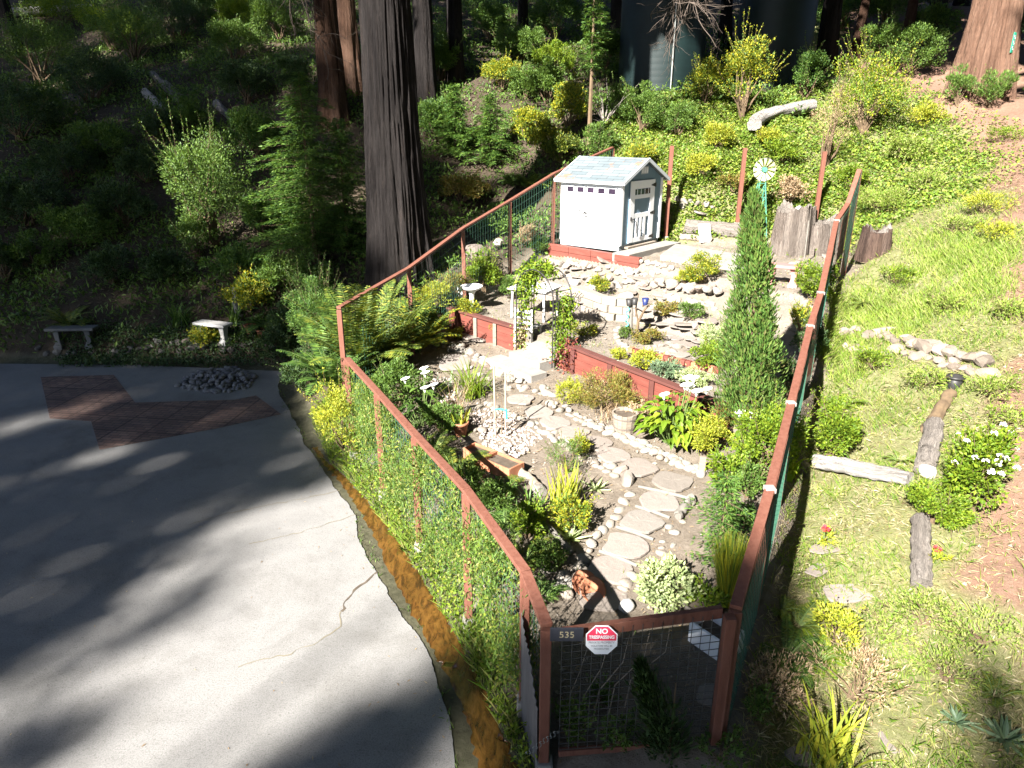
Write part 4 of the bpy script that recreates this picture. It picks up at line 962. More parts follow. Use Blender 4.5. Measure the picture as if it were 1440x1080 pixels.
def arch():
    c = np.array([*(WM+dirR*.10), .0]); e = np.array([*unit(dirL+dirR), 0.]); nn = np.array([*unit(-(N1+N2)), 0.])
    z0 = .86; hgt = 1.35; w = .58; dp = .24
    t = thing('garden_arch', 'black metal garden arch spanning the gap in the red wall', 'arch', (c[0], c[1], z0)); fr = MB(); rungs = MB()
    def P(u, d, z): return c+e*u+nn*d+[0, 0, z]
    for d in (-dp, dp):
        th = np.linspace(np.pi, 0, 21); pts = [P(-w, d+.1, z0)]+[P(w*math.cos(a), d+.1, z0+hgt+w*.95*math.sin(a)) for a in th]+[P(w, d+.1, z0)]; fr.tube(pts, .014, 6)
        for s in (-1, 1):
            for k in (.15, .3): fr.tube([P(s*(w), d*(1-2*k)+.1, z0+.1), P(s*w, d*(1-2*k)+.1, z0+hgt)], .008, 5)
    for s in (-1, 1):
        for z in np.arange(.1, hgt+.05, .25): rungs.tube([P(s*w, -dp+.1, z0+z), P(s*w, dp+.1, z0+z)], .009, 5)
    for a in np.linspace(.35, np.pi-.35, 6): rungs.tube([P(w*math.cos(a), -dp+.1, z0+hgt+w*.95*math.sin(a)), P(w*math.cos(a), dp+.1, z0+hgt+w*.95*math.sin(a))], .01, 5)
    fr.build('frame', BLACK, t, smooth=True); rungs.build('rungs', BLACK, t, smooth=True)
    r = rs(8)
    def vine(label, segs, mats):
        base = segs[0][0]; v = thing('climbing_vine', label, 'vine', base); 
        for mat in mats:
            mb = MB()
            for p0, p1, n, s in segs:
                tt = r.uniform(0, 1, n)[:, None]; Q = p0+(p1-p0)*tt+r.normal(0, s, (n, 3)); leafmb(mb, Q, sph(r, n)+[0,0,-.2], sph(r, n)+[0,0,.9], r.uniform(.05, .10, n), r.uniform(.03, .06, n))
            mb.build('foliage', mat, v)
        mb = MB()
        for p0, p1, n, s in segs:
            for k in range(3):
                q = np.linspace(0, 1, 8)[:, None]; mb.tube(p0+(p1-p0)*q+r.normal(0, s*.5, (8, 3)), .006, 4, False)
        mb.build('stems', STEM, v)
    vine('leafy vine covering the left leg and crown of the arch', [(P(-w, .1, z0+.1), P(-w, .1, z0+hgt), 520, .10),(P(-w, .1, z0+hgt), P(-w*.7, .1, z0+hgt+.42), 800, .13),(P(-w*.7, .1, z0+hgt+.42), P(0, .1, z0+hgt+.6), 650, .11),(P(0, .1, z0+hgt+.58), P(w*.5, .1, z0+hgt+.5), 220, .07)], [L_BRIGHT])
    vine('leafy vine climbing the right leg of the arch', [(P(w+.02, .12, z0+.15), P(w+.04, .1, z0+.95), 750, .12),(P(w+.04, .1, z0+.9), P(w, .0, z0+1.4), 380, .10)], [L_BRIGHT])
    vine('dark red creeper between the arch foot and right wall', [(P(w+.3, .15, z0+.05), P(w+.22, .12, z0+.5), 420, .11)], [L_RED])
    vine('dry reddish brown climber on the lower left leg of the arch', [(P(-w-.02, .22, z0+.05), P(-w, .16, z0+.6), 300, .08)], [L_DRY])
arch()
# stacked block wall behind the table, rock walls and edgings
def blockwall():
    pts = along([(752,404),(775,411),(800,424),(830,440),(855,452),(885,449),(905,438)], 9)
    P = [G(a, b) for a, b in pts]; zb = 1.25
    t = thing('block_wall', 'curved low wall of pale stacked concrete blocks behind the white table', 'retaining wall', P[0]); r = random.Random(3)
    for cse in range(3):
        Q = P if cse % 2 == 0 else [(P[i]+P[i+1])/2 for i in range(len(P)-1)]
        for p, q in zip(Q[:-1], Q[1:]):
            d = unit((q-p)*[1,1,0]); off = np.array([d[1], -d[0], 0])*-.03*cse
            a = np.array([p[0], p[1], zb+.085+.172*cse])+off+d*.006; b = np.array([q[0], q[1], zb+.085+.172*cse])+off-d*.006
            MB().bar(a, b, .24, .166+r.uniform(-.006,.004)).build('block', PALESTONE if r.random() < .6 else FLAG, t, bevel=.014)
blockwall()
rk = lambda name, lab, kind='rock': dict(kind=kind, name=name, label=lab)
row([(768,371),(800,377),(850,383),(900,391)], 26, .26, group='rocks below the shed timber', jit=3, lift=.05, **rk('wall_rock', 'pinkish rock in the row just below the red timber edging'))
row([(770,388),(815,395),(870,402),(925,404)], 26, .22, group='rocks in the second row', jit=4, lift=.05, **rk('wall_rock', 'rock in the second row beneath the shed, above the block wall'))
row([(890,372),(925,372),(945,378),(920,390),(895,388)], 24, .19, group='rocks by the timber corner', jit=5, **rk('wall_rock', 'rock in the heap beside the corner of the red timber edging'))
row([(925,411),(955,414),(990,416),(1010,420)], 16, .28, group='rock wall behind the flagstones', jit=3, lift=.14, **rk('wall_rock', 'reddish grey rock in the low wall behind the flagstone patio'))
row([(930,424),(965,428),(1000,432)], 14, .28, group='rock wall behind the flagstones', jit=3, lift=.0, **rk('wall_rock', 'reddish grey rock in the low wall behind the flagstone patio'))
for q, s, kind, lab in (((839,408),.40,'white','white upright rock standing left of the water tap post'),((881,425),.42,'white','white boulder just behind the water tap post'),((808,402),.3,'white','pale rounded rock above the block wall'),((849,372),.5,'flat','pale slab of stone lying below the red timber edging'),((968,410),.36,'rock','orange tinged rock in the rock wall'),((700,350),.5,'rock','lone boulder by the bare twigs left of the shed'),((668,362),.7,'dark','big brown boulder behind the fence next to the massive trunk')):
    p = G(*q); stone(p, s if kind != 'flat' else (s, s*.7, s*.5), kind, 'boulder', lab, 'boulder', sink=.15)
for i in range(26):
    a = 905+ (i % 7)*15+_rr.uniform(-4,4)+ (i//7)*4; b = 452+(i//7)*13+(i % 7)*3.2+_rr.uniform(-3,3)
    p = G(a, b); s = px2m(_rr.uniform(17,23), p); stone(p+[0,0,.02], (s*1.2, s*1.0, s*.4), 'flat', 'patio_flagstone', 'pale flat stone of the small flagstone patio right of the tap post', 'paver', 'flagstones of the small patio', sink=.3, tilt=.03)
row([(869,462),(866,472),(872,483),(884,492),(900,500)], 12, .17, 'cobble', 'border_stone', 'white edging stone curving round the herb bed', 'white stones round the herb bed', jit=.6, vary=.12)
row([(915,492),(935,486),(950,491),(940,500),(925,505)], 10, .2, 'rock', 'border_stone', 'pale rock between the herb bed and the patio', 'pale rocks beside the herb bed', jit=3)
row([(612,478),(640,490),(668,500),(700,514),(716,528)], 22, .24, 'cobble', 'border_stone', 'pale stone in the low row below the left red wall', 'pale stones below the left wall', jit=3)
row([(615,486),(650,500),(690,518),(712,536)], 14, .2, 'rock', 'border_stone', 'pale stone in the low row below the left red wall', 'pale stones below the left wall', jit=3)
for q, w, lab in (((640,512),52,'flat pinkish slab lying in the bed under the left wall'),((668,476),40,'flat slab of stone at the foot of the left red wall'),((905,392),40,'broad flat stone among the rocks below the concrete walk'),((770,470),0,'')):
    if w: p = G(*q); s = px2m(w, p); stone(p+[0,0,.02], (s*1.2, s*.8, s*.35), 'flat', 'stone_slab', lab, 'stone slab', tilt=.03)
def brickedge():
    a, b = G(884,497), G(1012,527); t = thing('brick_edging', 'line of red bricks edging the patio above the right red wall', 'edging', a); n = 17
    for i in range(n):
        p = a+(b-a)*(i+.06)/n; q = a+(b-a)*(i+.94)/n; z = 1.31+_rr.uniform(-.01,.01); MB().bar([p[0], p[1], z], [q[0], q[1], z], .11, .11).build('brick', REDWALL if i % 3 else TERRA, t, bevel=.008)
brickedge()
# ------------------------------------------------------------------ garden furniture
def birdbath():
    p = G(664,437); t = thing('bird_bath', 'white pedestal bird bath standing on the terrace by the red wall', 'bird bath', p)
    MB().lathe([(.17,0),(.17,.05),(.10,.09),(.06,.2),(.055,.38),(.09,.47),(.10,.5)], n=20).build('pedestal', WHITE, t, world=False, smooth=True)
    MB().lathe([(.10,.48),(.24,.55),(.27,.60),(.255,.615),(.23,.59),(.1,.55),(.001,.545)], n=28).build('bowl', WHITE, t, world=False, smooth=True)
    p = G(650,424); t = thing('white_bucket', 'white bucket standing beside the bird bath', 'bucket', p)
    MB().lathe([(.10,0),(.13,.28),(.135,.30),(.12,.30),(.105,.06),(.001,.05)], n=20).build('body', WHITE, t, world=False, smooth=True)
    MB().tube([(.13*math.cos(a), .02, .28+.14*math.sin(a)) for a in np.linspace(0, np.pi, 9)], .004, 5).build('handle', GREYWIRE, t, world=False)
    MB().tube([(.05,0,.05),(.0,.0,.42),(-.03,.02,.5)], .05, 8).build('contents', WHITE, t, world=False, smooth=True)
birdbath()
def table():
    WHITE = MAT('worn_white_paint', [(.30,.30,.29),(.46,.46,.45)], 6, .7, fine=.3)
    p = G(752,446); t = thing('garden_table', 'white slatted garden table seen through the arch', 'table', p, rz=-.5)
    for k in range(7): MB().box((0, -.39+k*.13, .70), (1.0, .115, .03)).build('table_slat', WHITE, t, world=False, bevel=.004)
    for sx in (-1, 1):
        for sy in (-1, 1): MB().bar((sx*.42, sy*.36, 0), (sx*.40, sy*.34, .68), .05, .05).build('leg', WHITE, t, world=False, bevel=.004)
    MB().box((0, 0, .655), (.9, .74, .05)).build('apron', WHITE, t, world=False)
    for q, lab, rz in ((G(742,487), 'white slatted chair in front of the white table', -.5),):
        t = thing('garden_chair', lab, 'chair', q, rz=rz)
        for k in range(4): MB().box((0, -.18+k*.12, .42), (.44, .10, .025)).build('seat_slat', WHITE, t, world=False, bevel=.003)
        for sx in (-1, 1):
            for y in (-.2, .2): MB().bar((sx*.2, y, 0), (sx*.2, y, .41 if y > 0 else .85), .04, .04).build('leg', WHITE, t, world=False, bevel=.003)
        for k in range(3): MB().box((0, -.2, .55+k*.12), (.40, .02, .06)).build('back_slat', WHITE, t, world=False, bevel=.003)
table()
def tappost():
    p = G(893,476); t = thing('tap_post', 'rustic water tap post with black pots and a green hose', 'tap post', p)
    MB().tube([(-.12,0,0),(-.11,0,.55),(-.13,.02,.72)], [.05,.045,.045], 8).build('post', PALEWOOD, t, world=False)
    MB().tube([(.03,0,0),(.05,.02,.35),(.16,0,.62),(.28,.0,.75)], [.03,.028,.022,.015], 6).build('branch', STEM, t, world=False, smooth=True)
    MB().tube([(.05,.02,.35),(-.02,.03,.62),(.02,.02,.95)], [.02,.018,.01], 6).build('branch', STEM, t, world=False, smooth=True)
    for x, z, m in ((-.17,.78,BLACK),(-.06,.80,BLACK),(.16,.80,MAT('navy_pot', [(.01,.015,.06),(.02,.03,.10)], 4, .4))): MB().lathe([(.05,z-.07),(.075,z+.07),(.065,z+.07),(.04,z-.03),(.001,z-.03)], (x, -.03, 0), 14).build('hanging_pot', m, t, world=False, smooth=True)
    MB().tube([(-.20+.03*math.sin(a*2), -.06+.02*math.cos(a*3), .68-.05*a) for a in np.linspace(0, 8, 24)], .016, 6).build('hose', MAT('green_hose', [(.04,.30,.22),(.09,.42,.32)], 4, .5), t, world=False, smooth=True)
tappost()
def benchT(px, py, wpx, label, mat, h=.42, rz=0, name='stone_bench'):
    p = G(px, py); w = px2m(wpx, p); t = thing(name, label, 'bench', p, rz=rz)
    MB().box((0, 0, h), (w, .36, .07)).build('seat', mat, t, world=False, bevel=.02)
    for s in (-1, 1):
        mb = MB().lathe([(.14,-.05),(.14,.04),(.10,.08),(.075,.18),(.10,h-.08),(.13,h-.035)], n=4); mb.ch = [(V@np.array([[.707,.707,0],[-.707,.707,0],[0,0,1]])*[1,1.3,1]+[s*w*.32,0,0], F) for V, F in mb.ch]; mb.build('leg', mat, t, world=False, bevel=.01)
PINK = MAT('pink_bench', [(.42,.16,.15),(.55,.27,.25)], 4, .8); GREYB = MAT('grey_cast_stone', [(.07,.07,.068),(.12,.12,.118)], 4, .85, .005, 30)
benchT(1099, 402, 46, 'pink painted bench at the right fence beside the cypress', PINK, .42, -.5)
benchT(108, 493, 66, 'grey cast stone bench on the shaded bank behind the driveway', GREYB, .46, .05)
benchT(303, 482, 54, 'white stone bench in a patch of sun behind the driveway', WHITEST, .46, -.35)
def windmill():
    p = G(1062,338); t = thing('toy_windmill', 'small garden windmill with white blades on a green lattice tower', 'windmill', p); h = px2m(92, p)
    GM = MAT('windmill_green', [(.04,.16,.11),(.08,.24,.17)], 4, .5); mb = MB(); b = .24; tp = .04
    for sx in (-1, 1):
        for sy in (-1, 1): mb.tube([(sx*b, sy*b, 0), (sx*tp, sy*tp, h)], .013, 5)
    mb.build('tower_leg', GM, t, world=False); mb = MB()
    for k in range(5):
        f0, f1 = k/5, (k+1)/5; r0, r1 = b+(tp-b)*f0, b+(tp-b)*f1
        for (ax, ay), (bx, by) in [((-1,-1),(1,-1)),((1,-1),(1,1)),((1,1),(-1,1)),((-1,1),(-1,-1))]:
            mb.tube([(ax*r0, ay*r0, h*f0), (bx*r1, by*r1, h*f1)], .007, 4); mb.tube([(ax*r1, ay*r1, h*f1), (bx*r1, by*r1, h*f1)], .007, 4)
    mb.build('lattice', GM, t, world=False)
    mb = MB(); R_ = .31
    for k in range(12):
        a = k*np.pi/6; c, s = math.cos(a), math.sin(a); V = []
        for rr, w, tw in ((.09,.02,.01),(R_,.105,.02)):
            V += [(rr*c-w/2*s*1, -.10-tw, h+rr*s+w/2*c), (rr*c+w/2*s, -.10+tw, h+rr*s-w/2*c)]
        mb.add(V, [[0,1,3,2]])
    o = mb.build('blades', MAT('cream_paint', [(.34,.30,.2),(.45,.41,.3)], 5, .6), t, world=False); m_ = o.modifiers.new('thick', 'SOLIDIFY'); m_.thickness = .004
    MB().tube([(0,-.14,h),(0,.06,h)], .07, 12).build('hub', GM, t, world=False); MB().tube([(R_*.98*math.cos(a), -.10, h+R_*.98*math.sin(a)) for a in np.linspace(0, 2*np.pi, 30)], .006, 4, False).build('rim', GREYWIRE, t, world=False)
    mb = MB().bar((0,.06,h), (0,.38,h), .012, .012); mb.add([(0,.30,h-.1),(0,.50,h-.13),(0,.50,h+.13),(0,.30,h+.1)], [[0,1,2,3]]); mb.build('tail_vane', WHITE, t, world=False)
windmill()
def stump(px, py, wpx, hpx, label, mat, seed, lean=0, hollow=False):
    p = G(px, py); w = px2m(wpx, p)/2; h = px2m(hpx, p)/.96; r = rs(seed); t = thing('tree_stump', label, 'stump', p)
    ph = r.uniform(0, 6, 12); fr = np.r_[3, 4, 6, r.integers(8, 40, 9)]
    def wp(th, s):
        q = 1
        for k in range(12): q = q+(.07 if k < 3 else .022)*np.sin(fr[k]*th+ph[k]+s*.6)
        return q
    n = 72; z = np.linspace(-.2, h, 14); mb = MB().tube(np.c_[lean*z, 0*z, z], w*(1.15-.18*np.clip(z/h, 0, 1)), n, False, wp)
    V = mb.ch[0][0]; top = V[-n:].copy(); top[:, 2] += r.normal(0, .05, n)+.12*np.sin(np.arange(n)/n*6.28*2+ph[0]); V[-n:] = top; mb.build('bark', mat, t, world=False, smooth=True)
    c = top.mean(0)-[0,0,.08]; inner = c+(top-c)*.55+[0,0,-.03]; mb = MB().add(np.concatenate([top, inner]), [[i, (i+1) % n, n+(i+1) % n, n+i] for i in range(n)]).add(np.concatenate([inner, [c]]), [[i, (i+1) % n, n] for i in range(n)]); mb.build('cut_top', LOGGREY, t, world=False)
    return p, w, h
SGREY = bark('bark_stump', [(.04,.033,.028),(.13,.105,.088),(.21,.18,.155),(.28,.25,.22)])
pS, wS, hS = stump(1111, 357, 47, 60, 'tall grey stump, left of the pair by the garden fence', SGREY, 3)
stump(1152, 357, 44, 46, 'lower grey stump leaning on the right of the pair by the fence', SGREY, 4, -.05)
stump(1228, 358, 36, 32, 'charred reddish stump outside the fence on the grass slope', bark('bark_charred', [(.01,.008,.007),(.045,.03,.025),(.12,.08,.062),(.2,.155,.13)]), 5)
stone(pS+[.05,-.05,hS-.06], .22, 'white', 'white_rock', 'white rock lying on the top of the tall grey stump', 'stone', sink=0)
for a, b, lab, m_ in (((1130,372),(1127,312),'thin pole leaning in the gap between the two stumps', PALEWOOD),):
    p = G(*a); solo(MB().tube([p, p+[.03,.12,1.05]], .018, 8), 'pole', m_, lab, 'pole', loc=p)
p = G(1132,318); 
log((962,328), (1052,337), .22, .19, 'fallen_log', 'thick brown log lying between the shed and the windmill', LOGGREY, seed=11, bend=.05)
log((955,338), (1000,343), .09, .08, 'fallen_log', 'thin log on the ground in front of the thick log', GREYWOOD, seed=12)
p = G(990,341); solo(MB().box((0,0,.26), (.36,.03,.52), rz=.3, M=Matrix.Rotation(-.35,3,'X')), 'white_board', WHITE, 'white board leaning on the log by the shed shadow', 'board').location = p
p = G(985,307); stone(p, (.5,.35,.3), 'flat', 'stone_slab', 'pale slab resting by the log beyond the shed shadow', 'stone slab')
row([(950,290),(975,293),(1000,296)], 9, .26, 'rock', 'border_stone', 'pale rock at the foot of the red post right of the shed', 'pale rocks under the shed-side post', jit=3)
row([(1012,313),(1030,316),(1045,318)], 6, .16, 'cobble', 'border_stone', 'small pale stone lying above the thick log', 'small stones above the log', jit=2)
for q, s, lab in (((1115,375),.32,'pale block at the foot of the left tall stump'),((1160,363),.30,'pale block at the foot of the leaning stump'),((1100,396),.30,'pale block under the pink bench'),((1118,388),.34,'pale block right of the pink bench')): stone(G(*q), (s*1.3,s,s*.6), 'rock', 'stone_block', lab, 'block')
# pots
def pot(px, py, r, h, label, mat=TERRA, name='terracotta_pot', plant=None):
    p = G(px, py); t = thing(name, label, 'pot', p)
    MB().lathe([(r*.68,0),(r*.95,h*.8),(r*1.06,h*.8),(r*1.08,h),(r*.94,h),(r*.86,h*.82),(r*.84,h*.75),(.001,h*.75)], n=24).build('body', mat, t, world=False, smooth=True)
    MB().lathe([(r*.88,h*.84),(.001,h*.86)], n=16).build('soil', MUDM, t, world=False); return p
pp = pot(648, 613, .135, .25, 'round terracotta pot standing beside the gravel patch')
put('potted_plant', 'thin pale spiky plant growing in the round terracotta pot', 'plant', pp+[0,0,.2], [('leaves', straps(sd(), 16, .38, .03, .5, spread=.05), L_YELDARK)])
def trough(px, py, l, w, h, rz, label):
    p = G(px, py); t = thing('terracotta_trough', label, 'planter', p, rz=rz); th = .025
    for s in (-1, 1):
        MB().box((0, s*(w/2-th/2), h/2), (l, th, h)).build('side', TERRA, t, world=False, bevel=.008); MB().box((s*(l/2-th/2), 0, h/2+.001), (th, w-2*th-.002, h)).build('side', TERRA, t, world=False, bevel=.008)
    MB().box((0, 0, h*.4), (l-2*th-.004, w-2*th-.004, h*.78)).build('soil', MUDM, t, world=False)
trough(706, 664, .62, .34, .2, -.75, 'rectangular terracotta trough with bare soil by the edging log')
trough(676, 650, .5, .28, .22, -.7, 'second terracotta trough, half hidden under ferns near the fence')
for q, lab in (((818,829),'upturned terracotta pot lying in the shade by the gate, left one'),((830,838),'broken terracotta saucer near the gate, right of the upturned pot')):
    p = G(*q); o = solo(MB().lathe([(.001,.0),(.10,.0),(.15,.09),(.155,.10),(.14,.10),(.09,.02),(.001,.02)], n=20), 'terracotta_dish', TERRA, lab, 'pot', smooth=True); o.location = p+[0,0,.06]; o.rotation_euler = (.7, .3, 0)
pot(984, 868, .2, .2, 'dark bowl shaped pot just inside the gate rail', DARKSTONE, 'dark_bowl')
def barrel():
    p = G(878,607); t = thing('barrel_planter', 'weathered half barrel planter beside the white flowered lily', 'planter', p); n = 16; r0, r1, h = .17, .225, .34
    for i in range(n):
        a, b = 2*np.pi*(i+.03)/n, 2*np.pi*(i+.97)/n; V = []
        for z, r in ((0, r0), (h*(1+.03*math.sin(i*5)), r1)):
            for k in (a, b):
                for rr in (r, r-.028): V.append((rr*math.cos(k), rr*math.sin(k), z))
        MB().add(V, [[0,2,6,4],[1,5,7,3],[0,4,5,1],[2,3,7,6],[4,6,7,5],[0,1,3,2]]).build('stave', GREYWOOD, t, world=False)
    for z in (.08, .25): MB().lathe([(r0+(r1-r0)*z/h+.004, z), (r0+(r1-r0)*(z+.03)/h+.004, z+.03)], n=32).build('hoop', DARKSTONE, t, world=False)
    MB().lathe([(r1-.03,h*.86),(.001,h*.87)], n=16).build('soil', MUDM, t, world=False)
barrel()
def stakes():
    a, b = G(697,613), G(711,617); t = thing('plant_stakes', 'two pale stakes tied together with green tape around a sapling', 'stakes', a)
    h = 1.22; m = MAT('stake_wood', [(.40,.29,.22),(.55,.43,.34)], 5, .8)
    MB().tube([a-[0,0,.05], a+[-.02,0,h]], .017, 8).build('stake', m, t); MB().tube([b-[0,0,.05], b+[.0,.02,h*.96]], .014, 8).build('stake', m, t)
    tape = MAT('green_tape', [(.02,.30,.22),(.05,.42,.32)], 5, .5); z = .48
    mb = MB().tube([a+[-.01,-.02,z], (a+b)/2+[0,-.02,z+.03], b+[0,-.02,z+.03]], .014, 6); mb.tube([b+[.01,-.025,z+.05], b+[.02,-.03,z-.12]], .018, 6); mb.build('tape', tape, t)
    p = (a+b)/2+[.02,.05,0]; r = rs(3); mb = MB().tube([p, p+[.01,.0,.5]], [.012,.008], 6)
    for k in range(9):
        q = p+[.01,0,.2+.04*k]; d = sph(r, 1)[0]; d[2] = abs(d[2])*.5; mb.tube([q, q+d*.22, q+d*.4+[0,0,.05]], [.006,.004,.002], 5)
    put('sapling', 'bare twiggy sapling tied between the two pale stakes', 'sapling', p, [('twigs', MB(), STEM)]); o = mb.build('twigs', STEM, [x for x in COL.objects if x.get('label', '').startswith('bare twiggy sapling')][0])
stakes()
p = G(806,440); mb = MB(); 
for k in range(4): mb.tube([p+[.1*k-.15,0,0], p+[.1*k-.18,.05,.32+.06*(k % 2)], p+[.1*k-.1,.02,.46]], .01, 6)
mb.tube([p+[-.18,0,.2], p+[.2,.05,.22]], .01, 6); solo(mb, 'iron_ornament', BLACK, 'small black bent iron ornament on the terrace right of the arch', 'ornament', loc=p)

# rubble and flags strewn over the upper terraces
for k in range(70):
    a, b = _rr.uniform(775, 1005), 0; b = 372+(a-775)*.13+_rr.uniform(-6, 70)
    if sdpoly(np.array([a]), np.array([b]), [(868,466),(900,440),(930,470),(900,500)])[0] > -4: continue
    p = G(a, b)
    if _rr.random() < .55: s = _rr.uniform(.28, .5); stone(p+[0,0,.015], (s*1.2, s*.85, s*.4), 'flat', 'terrace_flag', 'flat stone strewn on the terraces between the shed and the red wall', 'stone', 'flat stones strewn on the terraces', sink=.3, tilt=.06)
    else: stone(p, _rr.uniform(.12, .26), 'rock', 'rubble_rock', 'pinkish grey rubble rock on the terraces between the shed and the red wall', 'stone', 'rubble on the terraces', sink=.3)
for k in range(26):
    a = _rr.uniform(615, 745); b = 482+(a-615)*.42+_rr.uniform(-10, 26); p = G(a, b); stone(p, _rr.uniform(.12, .24), 'rock', 'rubble_rock', 'small rubble rock in the bed below the left red wall', 'stone', 'rubble below the left wall', sink=.3)
# ------------------------------------------------------------------ plants inside the garden
def P2(name, label, cat, px, py, parts, **k): return put(name, label, cat, G(px, py), parts, **k)
def fernat(px, py, wpx, label, n=26, mat=L_FERN, up=.8, arch=.7, k=1.0):
    p = G(px, py); L = px2m(wpx, p)*.62*k; m, s = fern(sd(), n, L, .16, arch, up); return put('fern', label, 'fern', p, [('fronds', m, mat), ('ribs', s, GSTEM)])
def strapat(px, py, hpx, label, mat, n=50, w=.02, arch=.6, spread=.08, name='strap_leaved_plant', up=1.0):
    p = G(px, py); return put(name, label, 'plant', p, [('leaves', straps(sd(), n, px2m(hpx, p)*1.12, w, arch, up, spread), mat)])
fernat(505, 528, 150, 'big sword fern, left of the clump at the fence corner', 44, up=1.45, k=1.15)
fernat(548, 512, 120, 'big sword fern, tallest in the middle of the fence corner clump', 48, up=1.35, k=1.2)
fernat(588, 496, 100, 'yellowish sword fern, right of the fence corner clump', 40, L_YELDARK, up=1.25, k=1.15)
fernat(520, 555, 90, 'low dark fern in front of the fence corner clump', 26, L_CONIF)
shrub(456, 520, 58, 128, 'upright dark green shrub with small leaves at the fence corner', L_CONIF, .05, up=.7, wd=.016)
shrub(440, 535, 60, 60, 'drooping dark shrub at the driveway end of the fence corner', L_DARK, .06, hang=.3, wd=.02)
shrub(490, 640, 96, 108, 'pale yellow green leafy climber on the first fence panel', L_YEL, .045, clumps=34, cs=.28, lightk=.55)
shrub(560, 575, 90, 66, 'mid green bush just inside the first fence panel', L_MID, .05)
def lily(px, py, wpx, hpx, label, nf, mat=L_BRIGHT, n=70, lf=.24, seed=0):
    p = G(px, py); sp = px2m(wpx, p)/2; h = px2m(hpx, p); m, st = calla(sd(), n, h, sp, lf); t = put('calla_lily', label, 'lily', p, [('leaves', m, mat), ('stalks', st, GSTEM)]); r = rs(sd())
    for i in range(nf):
        a = r.uniform(3.3, 6.1) if i % 3 else r.uniform(0, 6.28); q = sp*r.uniform(.3, .95); c = np.array([q*math.cos(a), q*math.sin(a), h*r.uniform(.8, 1.12)]); f = spathe(sd(), .085)
        f.ch = [(V+c, F) for V, F in f.ch]; f.build('flower', WHITEFL, t, world=False, smooth=True); MB().tube([(c[0]*.4, c[1]*.4, h*.2), c], .005, 5, False).build('flower_stem', GSTEM, t, world=False)
lily(592, 600, 66, 72, 'dark leaved calla lily with few white flowers inside the left fence', 5, L_MID, 60, .2)
lily(945, 622, 88, 88, 'large bright calla lily with many white flowers before the red wall', 9, L_BRIGHT, 260, .16)
lily(1040, 640, 30, 50, 'slim calla lily with single white flowers left of the bright shrub', 3, L_BRIGHT, 22, .16)
strapat(662, 560, 62, 'bright green daylily clump in the bed left of the steps', L_BRIGHT, 120, .018, .9, .10)
strapat(626, 550, 34, 'small grey green spiky plant left of the daylily', L_BLUE, 24, .02, .5)
strapat(640, 590, 60, 'dry reedy grass tuft below the daylily', L_DRY, 60, .006, .4, .06)
fernat(640, 668, 92, 'yellow green fern inside the fence beside the terracotta troughs', 30)
fernat(610, 640, 80, 'green fern hard against the inside of the fence, above the troughs', 26)
fernat(690, 700, 90, 'sprawling fern between the troughs and the dark strap clump', 28)
fernat(712, 742, 96, 'dark fern in the shade halfway down the inside of the fence', 28, L_CONIF)
fernat(735, 790, 100, 'yellowing fern inside the fence near the top of the grey sheet', 28)
fernat(762, 842, 70, 'small dark fern in the shade behind the gate corner', 20, L_CONIF)
strapat(750, 735, 56, 'dark green strap leaved clump beside the edging log', L_CONIF, 90, .022, 1.0, .08)
strapat(792, 715, 60, 'upright yellow green fleshy clump in the bare soil bed', L_YEL, 60, .03, .15, .10)
shrub(803, 748, 56, 50, 'yellow green bush with reddish tips under the upright clump', L_YELDARK, .045)
def agaveat(px, py, wpx, label, mat, n=18): p = G(px, py); w = px2m(wpx, p); put('agave', label, 'agave', p, [('leaves', agave(sd(), n, w*.55, w*.13), mat)])
agaveat(800, 762, 52, 'pale agave with curling leaves by the thin edging log', L_PALE)
agaveat(837, 691, 40, 'small pale agave alone on the bare soil', L_PALE, 14)
shrub(795, 668, 52, 58, 'wispy thin stemmed bush on the bare soil bed', L_MID, .03, lightk=.28, wd=.012)
shrub(814, 642, 28, 30, 'yellow green rosette plant growing among the path cobbles', L_YEL, .05)
shrub(850, 575, 104, 52, 'heathery bronze green bush below the right red wall', L_BRONZE, .045, wd=.013, up=.6)
shrub(800, 568, 46, 34, 'low bright bush left of the heathery bush', L_YEL, .05, wd=.02)
strapat(860, 592, 30, 'dry grassy tuft beside the half barrel', L_DRY, 60, .006, .8, .12)
shrub(995, 640, 62, 56, 'yellow green sedum mound right of the white lily', L_YEL, .035, wd=.025)
shrub(1022, 688, 62, 50, 'pale green leafy shrub above the spreading juniper', L_BRIGHT, .07)
shrub(1074, 672, 92, 112, 'dense bright green shrub against the right fence', L_BRIGHT, .05, clumps=40)
def conat(px, py, hpx, wpx, label, mat=L_CONIF, n=46, lf=.09, name='young_conifer', p=None, droop=.15, bare=.06, dens=1.0, cat='tree'):
    p = G(px, py) if p is None else p; m, s = conifer(sd(), px2m(hpx, p)/.95, px2m(wpx, p)/2, n, lf, droop, bare, dens); return put(name, label, cat, p, [('foliage', m, mat), ('trunk', s, STEM)])
conat(1008, 800, 135, 112, 'spreading dark green juniper inside the right fence near the gate', L_CONIF, 70, .07, 'juniper', cat='shrub', droop=.05)
p = G(1022, 850); put('broom_bush', 'fine stemmed upright broom bush behind the gate rail', 'shrub', p, [('stems', grasstuft(sd(), 1600, px2m(95, p), px2m(34, p), .006), L_YELDARK)])
shrub(930, 850, 92, 62, 'pale mottled leafy shrub just inside the gate', L_PALE, .06, wd=.04)
shrub(990, 858, 60, 40, 'low bright leaved plant beside the dark bowl', L_BRIGHT, .08, wd=.03)
p = G(1052, 594); m, s = cypress(77, px2m(292, p)/.95, px2m(76, p)/2, 19000); put('cypress_tree', 'tall narrow green cypress standing in the garden', 'tree', p, [('crown', m, L_CYP), ('trunk', s, STEM)])
